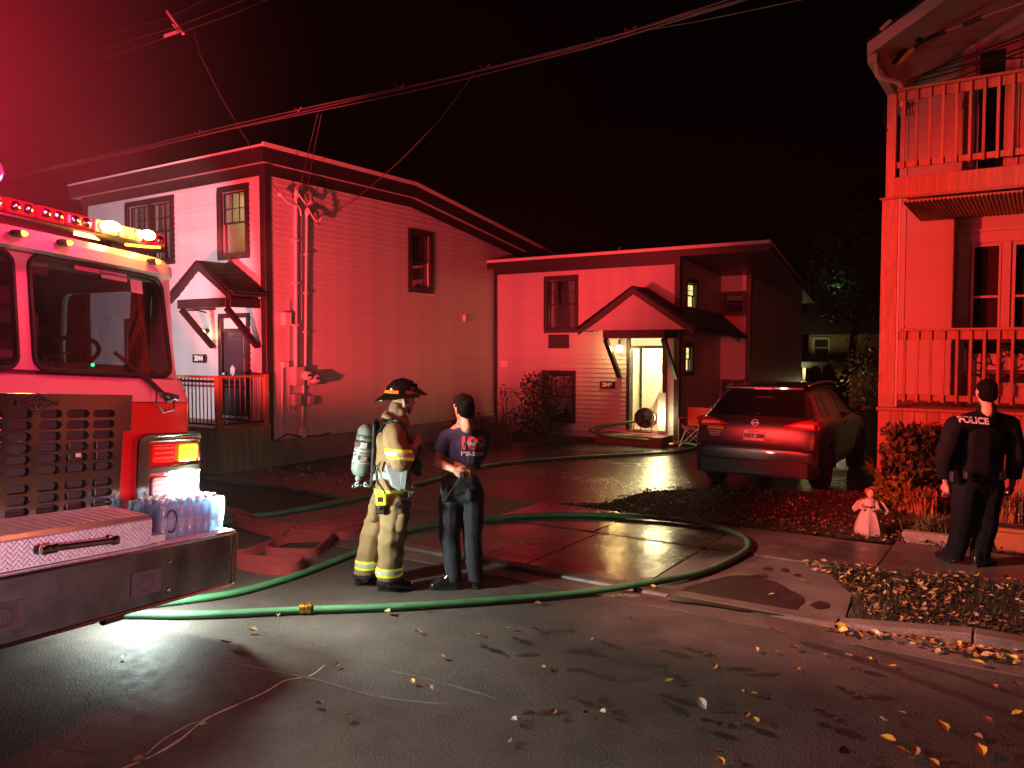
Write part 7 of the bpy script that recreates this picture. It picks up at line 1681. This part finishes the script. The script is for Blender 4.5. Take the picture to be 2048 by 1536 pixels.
def litter(name, poly, n, mats, zf, size=(.05, .10), dens=None, seed=1):
    random.seed(seed); xs = [p[0] for p in poly]; ys = [p[1] for p in poly]; mbs = [MB() for _ in mats]; k = 0
    while k < n:
        p = (random.uniform(min(xs), max(xs)), random.uniform(min(ys), max(ys)))
        if not inpoly(p, poly) or (dens and random.random() > dens(p)): continue
        s = random.uniform(*size); leafshape(mbs[random.choices(range(len(mats)), [m[1] for m in mats])[0]], (p[0], p[1], zf(p) + random.uniform(.0, .03)), random.uniform(0, 6.3), s, random.uniform(-.05, .22), random, (random.gauss(0, .35), random.gauss(0, .35))); k += 1
    for mb, m in zip(mbs, mats):
        o = struct(name, mb, m[0], (poly[0][0], poly[0][1], 0), kind='stuff', merge=1e-7)
m_l1 = M("fallen_leaf_tan", (.46, .30, .14), .55, var=.35, scale=18); m_l2 = M("fallen_leaf_yellow", (.70, .48, .06), .5, var=.3, scale=18); m_l3 = M("fallen_leaf_rust", (.30, .10, .04), .55, var=.35, scale=18); m_l4 = M("fallen_leaf_dark", (.09, .06, .03), .6, var=.4, scale=18); m_l5 = M("fallen_leaf_pale", (.50, .42, .30), .4, var=.3, scale=18)
MIXD = [(m_l1, .14), (m_l3, .14), (m_l4, .66), (m_l5, .06)]
MIX = [(m_l1, .36), (m_l3, .20), (m_l4, .28), (m_l5, .06), (m_l2, .10)]
edge = lambda p: .35 + .65 * (noise.noise(Vector((p[0] * 1.6, p[1] * 1.6, 0))) > -.15)
litter("leaf_litter", [(-5.9, 9.2), (-4.9, 9.5), (-4.95, 10.8), (-4.3, 11.8), (-2.0, 12.5), (-1.5, 12.4), (-1.3, 9.5), (-2.9, 9.2)], 3400, MIXD, lambda p: .038, (.022, .052), edge, 3)
litter("leaf_litter", [(-1.95, 8.1), (-.2, 8.55), (1.6, 8.6), (1.6, 6.56), (-.3, 6.56), (-1.1, 6.7), (-1.35, 7.3)], 1500, MIX, lambda p: .042, (.032, .068), edge, 4)
litter("leaf_litter", [(-1.7, 6.22), (2.2, 6.30), (2.2, 6.43), (-.9, 6.44)], 420, [(m_l1, .4), (m_l2, .25), (m_l3, .25), (m_l5, .1)], lambda p: .02 + .035 * random.random() * (1 if p[0] > -.9 else .3), (.045, .085), lambda p: min(1, max(.08, (p[0] + 1.5) / 1.2)), 5)
litter("leaf_litter", [(-1.3, 9.4), (1.5, 9.5), (1.5, 10.6), (-1.3, 10.6)], 700, MIXD, lambda p: .05, (.03, .065), None, 6)
litter("leaf_litter", [(-11.2, 8.5), (-9.0, 8.7), (-8.6, 9.6), (-11.2, 9.9)], 190, [(m_l1, .4), (m_l4, .4), (m_l2, .2)], lambda p: .03, (.04, .08), None, 7)
def blades(name, poly, n, h, mat, zf, seed, dens=None):
    random.seed(seed); xs = [p[0] for p in poly]; ys = [p[1] for p in poly]; mb = MB(); k = 0
    while k < n:
        p = (random.uniform(min(xs), max(xs)), random.uniform(min(ys), max(ys)))
        if not inpoly(p, poly) or (dens and random.random() > dens(p)): continue
        an = random.uniform(0, 6.28); l = h * random.uniform(.4, 1.2); w = .004; dx, dy = math.cos(an), math.sin(an)
        mb.add([(p[0] - dy * w, p[1] + dx * w, zf), (p[0] + dy * w, p[1] - dx * w, zf), (p[0] + dx * l * .5, p[1] + dy * l * .5, zf + l)], [(0, 1, 2)]); k += 1
    struct(name, mb, mat, (poly[0][0], poly[0][1], 0), kind='stuff', merge=1e-7)
m_gr = M("lawn_grass", (.045, .065, .020), .6, var=.4, scale=3)
blades("lawn_grass", LAWN, 7000, .05, m_gr, .02, 8); blades("lawn_grass", VERGE[:3] + [(3.2, 6.58)] + VERGE[5:], 7000, .06, m_gr, .03, 9); blades("lawn_grass", [(-1.28, 9.6), (2, 9.62), (2, 12.5), (-1.55, 12.5)], 3500, .07, m_gr, .03, 10)

# single leaves on the road
ML = {'t': (m_l1, "tan fallen leaf curled on the dark road asphalt", "tan leaves on the road"), 'y': (m_l2, "bright yellow fallen leaf on the dark road asphalt", "yellow leaves on the road"), 'r': (m_l3, "rust brown fallen leaf on the dark road asphalt", "rust leaves on the road"), 'p': (m_l5, "pale dry fallen leaf on the dark road asphalt", "pale leaves on the road")}
RL = [(453, 1296, 't', 2.0), (505, 1266, 't', 1.2), (248, 1316, 'p', .8), (775, 1229, 't', 1.4), (843, 1223, 't', 1.2), (836, 1266, 't', .9), (955, 1271, 't', .9), (884, 1316, 'r', 1), (1020, 1260, 'y', 1), (1086, 1337, 'y', 1), (674, 1333, 'p', .9), (826, 1366, 'y', .9), (860, 1379, 't', 1), (638, 1411, 'r', .9), (697, 1435, 'r', 1.2), (402, 1454, 't', 1), (380, 1487, 'r', 1.3), (278, 1527, 'r', 1.1), (1030, 1443, 'p', 1), (1108, 1430, 'r', 1.1), (1172, 1428, 'r', .7), (1205, 1430, 't', 1), (1144, 1266, 'y', .8), (1183, 1280, 'p', .6), (1338, 1365, 'y', 1), (1405, 1414, 'p', 1.4), (1488, 1388, 'y', 1), (1508, 1390, 'y', .8), (1494, 1432, 'y', .9), (1512, 1444, 'y', 1), (1540, 1404, 't', 1), (1513, 1303, 't', 1), (1552, 1308, 'r', .8), (1588, 1300, 't', 1.1), (1648, 1312, 't', .9), (1697, 1315, 't', 1.1), (1740, 1319, 'y', .8), (1595, 1341, 'y', 1), (1430, 1336, 'y', .8), (1708, 1333, 'r', .8), (1785, 1335, 'y', .9), (1803, 1428, 'y', .9), (1767, 1443, 'p', .9), (1955, 1333, 'y', 1.5), (1990, 1378, 'r', 1), (2034, 1374, 't', 1), (2034, 1431, 'y', 1), (1975, 1447, 't', 1.2), (1885, 1463, 'y', 1.8), (1957, 1478, 'r', .9), (2003, 1479, 't', 1.1), (1963, 1512, 'y', 1.6), (1776, 1487, 'y', 1.6), (1803, 1506, 'y', 1.2), (1832, 1509, 't', 1.2), (1828, 1524, 't', 1.1), (1868, 1531, 'y', 1.2), (1690, 1516, 't', 1.4), (1434, 1509, 'r', 1.2), (1440, 1531, 'y', 1.3), (1545, 1262, 't', .8), (1260, 1239, 't', .7), (1075, 1209, 'r', 1), (890, 1212, 'y', 1), (556, 1230, 'p', .9), (1034, 1444, 'p', .7), (1022, 1485, 'p', .8)]
random.seed(33); LM = {}
CN = {'t': "tan", 'y': "yellow", 'r': "rust brown", 'p': "pale dry"}
def cell(x, y):
    return ("by the engine bumper" if x < 360 and y < 1400 else "by the pale crack" if x < 800 and y > 1330 else "close before the hose" if y < 1300 and x < 1250 else "near the gutter" if y < 1345 and x >= 1250 else "among the boot prints" if x < 1600 and y < 1500 else "at the road's near edge" if x < 1600 else "by the wet streaks")
from collections import defaultdict
CL = defaultdict(list)
for r_ in RL: CL[(r_[2], cell(r_[0], r_[1]))].append(r_)
ORD = ["first", "second", "third", "fourth", "fifth", "sixth", "seventh", "eighth", "ninth", "tenth", "eleventh", "twelfth"]
for i, (x, y, k, s) in enumerate(RL):
    key = (k, i % 4)
    if key not in LM:
        mb = MB(); leafshape(mb, (0, 0, 0), 0, .062, random.uniform(.06, .30), random, (random.gauss(0, .18), random.gauss(0, .18))); LM[key] = mb.mesh("fallen_leaf", merge=1e-7); LM[key].materials.append(ML[k][0])
    g = ga(x, y, .01); o = bpy.data.objects.new("fallen_leaf", LM[key]); COL.objects.link(o); o.location = LW(g[0], g[1], .022 * s); o.rotation_euler = (random.gauss(0, .12), random.gauss(0, .12), random.uniform(0, 6.3)); o.scale = (s, s, s)
    c_ = cell(x, y); grp = sorted(CL[(k, c_)]); n_ = len(grp); big = "large " if s >= 1.4 else "small " if s <= .8 else ""
    lb_ = f"{big}{CN[k]} leaf on asphalt {c_}" + (f", {ORD[grp.index((x, y, k, s))]} of {n_} from the left" if n_ > 1 else "")
    tag(o, lb_, "leaf", ML[k][2])
AL = [(1543, 1193, "bright yellow leaf lying in the damp patch on the driveway apron"), (1604, 1165, "small yellow leaf on the dry part of the driveway apron"), (1306, 1177, "orange leaf lying against the green hose loop")]
for x, y, lb_ in AL:
    g = ga(x, y, .03); o = bpy.data.objects.new("fallen_leaf", LM[('y', 1)] if ('y', 1) in LM else list(LM.values())[0]); COL.objects.link(o); o.location = LW(g[0], g[1], .05); o.rotation_euler = (.1, .1, x); tag(o, lb_, "leaf", "leaves on the apron")

# ------------------------------------------------ marks on road and apron
road = bpy.data.objects["road"]; BASE[road] = (0, 0, 0)
m_mark = M("wet_print", (.052, .047, .044), .46, var=.3); m_crack = M("crack_filler", (.75, .70, .66), .8, var=.3, scale=30)
def printm(seed):
    rr = random.Random(seed); mb = MB()
    for z0, z1, w in ((-.15, -.07, .036), (-.045, .13, .048)):
        y = z0
        while y < z1:
            ww = w * math.sin(math.pi * (.18 + .7 * (y - z0) / (z1 - z0))); e = .012
            if rr.random() > .12: mb.add([(-ww, y, 0), (0, y + e * .6, 0), (ww, y, 0), (ww, y + e, 0), (0, y + e * 1.6, 0), (-ww, y + e, 0)], [(0, 1, 4, 5), (1, 2, 3, 4)])
            y += .019
    return mb
PR = [(1046, 1283), (1120, 1262), (1045, 1310), (1165, 1300), (1225, 1292), (1140, 1340), (1175, 1308), (1305, 1285), (1345, 1352), (1350, 1308), (1400, 1305), (1470, 1338), (1525, 1350), (1290, 1260), (1170, 1405), (1090, 1425), (1220, 1413), (1350, 1417), (1355, 1400), (1440, 1447), (1435, 1468), (1520, 1462), (1700, 1387), (1750, 1396), (1680, 1462), (1660, 1433), (1735, 1345), (1270, 1358), (1080, 1262), (1310, 1330), (985, 1300), (1200, 1352)]
PMs = [printm(s).mesh("boot_print") for s in range(3)]
for p_ in PMs: p_.materials.append(m_mark)
for i, (x, y) in enumerate(PR):
    g = ga(x, y); o = bpy.data.objects.new("boot_print", PMs[i % 3]); COL.objects.link(o); o.parent = road; o.location = (g[0], g[1], .0022); o.rotation_euler = (0, 0, random.uniform(-2.2, -.6)); s = random.uniform(.72, .92); o.scale = (s, s, 1)
def streak(pl, w, name, mat, parent, z, jag=.3):
    P = spline([Vector(ga(x, y)) for x, y in pl], 10); vs = []
    for i, p in enumerate(P):
        d = (P[min(i + 1, len(P) - 1)] - P[max(i - 1, 0)]).normalized(); s_ = Vector((-d.y, d.x, 0)); ww = w * (1 + jag * noise.noise(Vector((i * .37, w * 50, 0)))) * min(1, i * .25 + .1, (len(P) - 1 - i) * .25 + .1); vs += [(p.x + s_.x * ww, p.y + s_.y * ww, z), (p.x - s_.x * ww, p.y - s_.y * ww, z)]
    return MB().add(vs, [(2 * i, 2 * i + 1, 2 * i + 3, 2 * i + 2) for i in range(len(P) - 1)]).obj(name, mat, parent, merge=1e-7)
streak([(1595, 1283), (1690, 1310), (1790, 1345), (1900, 1385), (2060, 1440)], .045, "wet_streak", m_mark, road, .0024); streak([(1710, 1290), (1810, 1320), (1920, 1352), (2060, 1400)], .028, "wet_streak", m_mark, road, .0026)
streak([(225, 1545), (300, 1515), (360, 1480), (410, 1440), (470, 1412), (530, 1385), (570, 1362), (620, 1352), (650, 1330)], .0075, "road_crack", m_crack, road, .0028, .8)
streak([(290, 1512), (330, 1478), (380, 1450), (408, 1442)], .0040, "road_crack", m_crack, road, .0030, .8)
for pl, w in (([(430, 1320), (560, 1345), (640, 1362), (760, 1395), (900, 1410)], .012), ([(720, 1330), (860, 1360), (1000, 1400)], .008)): streak(pl, w, "road_scuff", M("scuff", (.17, .16, .15), .7, var=.5, scale=60), road, .0032, .9)
apn = bpy.data.objects["driveway_apron"]; m_damp = M("damp_concrete", (.052, .040, .033), .30, var=.25, scale=7)
q = [(1380, 1172), (1430, 1158), (1480, 1150), (1540, 1160), (1582, 1180), (1610, 1200), (1595, 1215), (1590, 1232), (1500, 1222), (1400, 1208), (1330, 1195)]
P = spline([Vector(ga(x, y, .026)) for x, y in q + q[:1]], 5); MB().add([(p.x + .02 * noise.noise(p * 7), p.y + .02 * noise.noise(p * 9), .0262) for p in P[:-1]], [tuple(range(len(P) - 1))]).obj("damp_stain", m_damp, apn)
for x, y, w, h in ((1520, 1152, 16, 4), (1535, 1137, 10, 3), (1640, 1210, 18, 8), (1595, 1150, 8, 3), (1570, 1140, 9, 4)):
    P = [Vector(ga(x + w * math.cos(t * .5236) * (1 + .25 * math.sin(t * 2.3 + x)), y + h * math.sin(t * .5236), .026)) for t in range(12)]; MB().add([(p.x, p.y, .0262) for p in P], [tuple(range(12))]).obj("damp_spot", m_damp, apn)

# ================================================================== SMOKY AIR
hz = MB().box(-45, 45, -3, 75, -5.5, 12.5).obj("haze", None, None); hz['kind'] = 'stuff'
hm_ = bpy.data.materials.new("smoky_air"); hm_.use_nodes = True; n_ = hm_.node_tree; n_.nodes.clear()
o_ = n_.nodes.new("ShaderNodeOutputMaterial"); v_ = n_.nodes.new("ShaderNodeVolumePrincipled"); v_.inputs["Color"].default_value = (.9, .88, .86, 1); v_.inputs["Density"].default_value = .00045; v_.inputs["Anisotropy"].default_value = .2
n_.links.new(v_.outputs[0], o_.inputs["Volume"]); hz.data.materials.append(hm_); pass

# added for the red sky glow: smoke over the engine, thinning out to nothing at its rim
sc_ = TW(-3.2, -1.4, 4.1); RS_ = 4.9
sm = MB().ball((0, 0, 0), RS_, RS_, RS_ * .8, 24, 14).obj("smoke", None, None); sm.location = sc_; sm['kind'] = 'stuff'
s_ = bpy.data.materials.new("glow_smoke"); s_.use_nodes = True; n_ = s_.node_tree; n_.nodes.clear()
o_ = n_.nodes.new("ShaderNodeOutputMaterial"); v_ = n_.nodes.new("ShaderNodeVolumePrincipled"); v_.inputs["Color"].default_value = (.9, .88, .86, 1); v_.inputs["Anisotropy"].default_value = .1
tc_ = n_.nodes.new("ShaderNodeTexCoord"); ln_ = n_.nodes.new("ShaderNodeVectorMath"); ln_.operation = 'LENGTH'
sv_ = n_.nodes.new("ShaderNodeVectorMath"); sv_.operation = 'MULTIPLY'; sv_.inputs[1].default_value = (1, 1, 1.25)
n_.links.new(tc_.outputs["Object"], sv_.inputs[0]); n_.links.new(sv_.outputs[0], ln_.inputs[0])
mr_ = n_.nodes.new("ShaderNodeMapRange"); mr_.inputs[1].default_value = 0; mr_.inputs[2].default_value = RS_; mr_.inputs[3].default_value = 1; mr_.inputs[4].default_value = 0
n_.links.new(ln_.outputs["Value"], mr_.inputs[0])
pw_ = n_.nodes.new("ShaderNodeMath"); pw_.operation = 'POWER'; pw_.inputs[1].default_value = 2.0; n_.links.new(mr_.outputs[0], pw_.inputs[0])
ml_ = n_.nodes.new("ShaderNodeMath"); ml_.operation = 'MULTIPLY'; ml_.inputs[1].default_value = .19; n_.links.new(pw_.outputs[0], ml_.inputs[0])
n_.links.new(ml_.outputs[0], v_.inputs["Density"]); n_.links.new(v_.outputs[0], o_.inputs["Volume"]); sm.data.materials.append(s_)
SC.cycles.volume_step_rate = 4.0
resting(False)
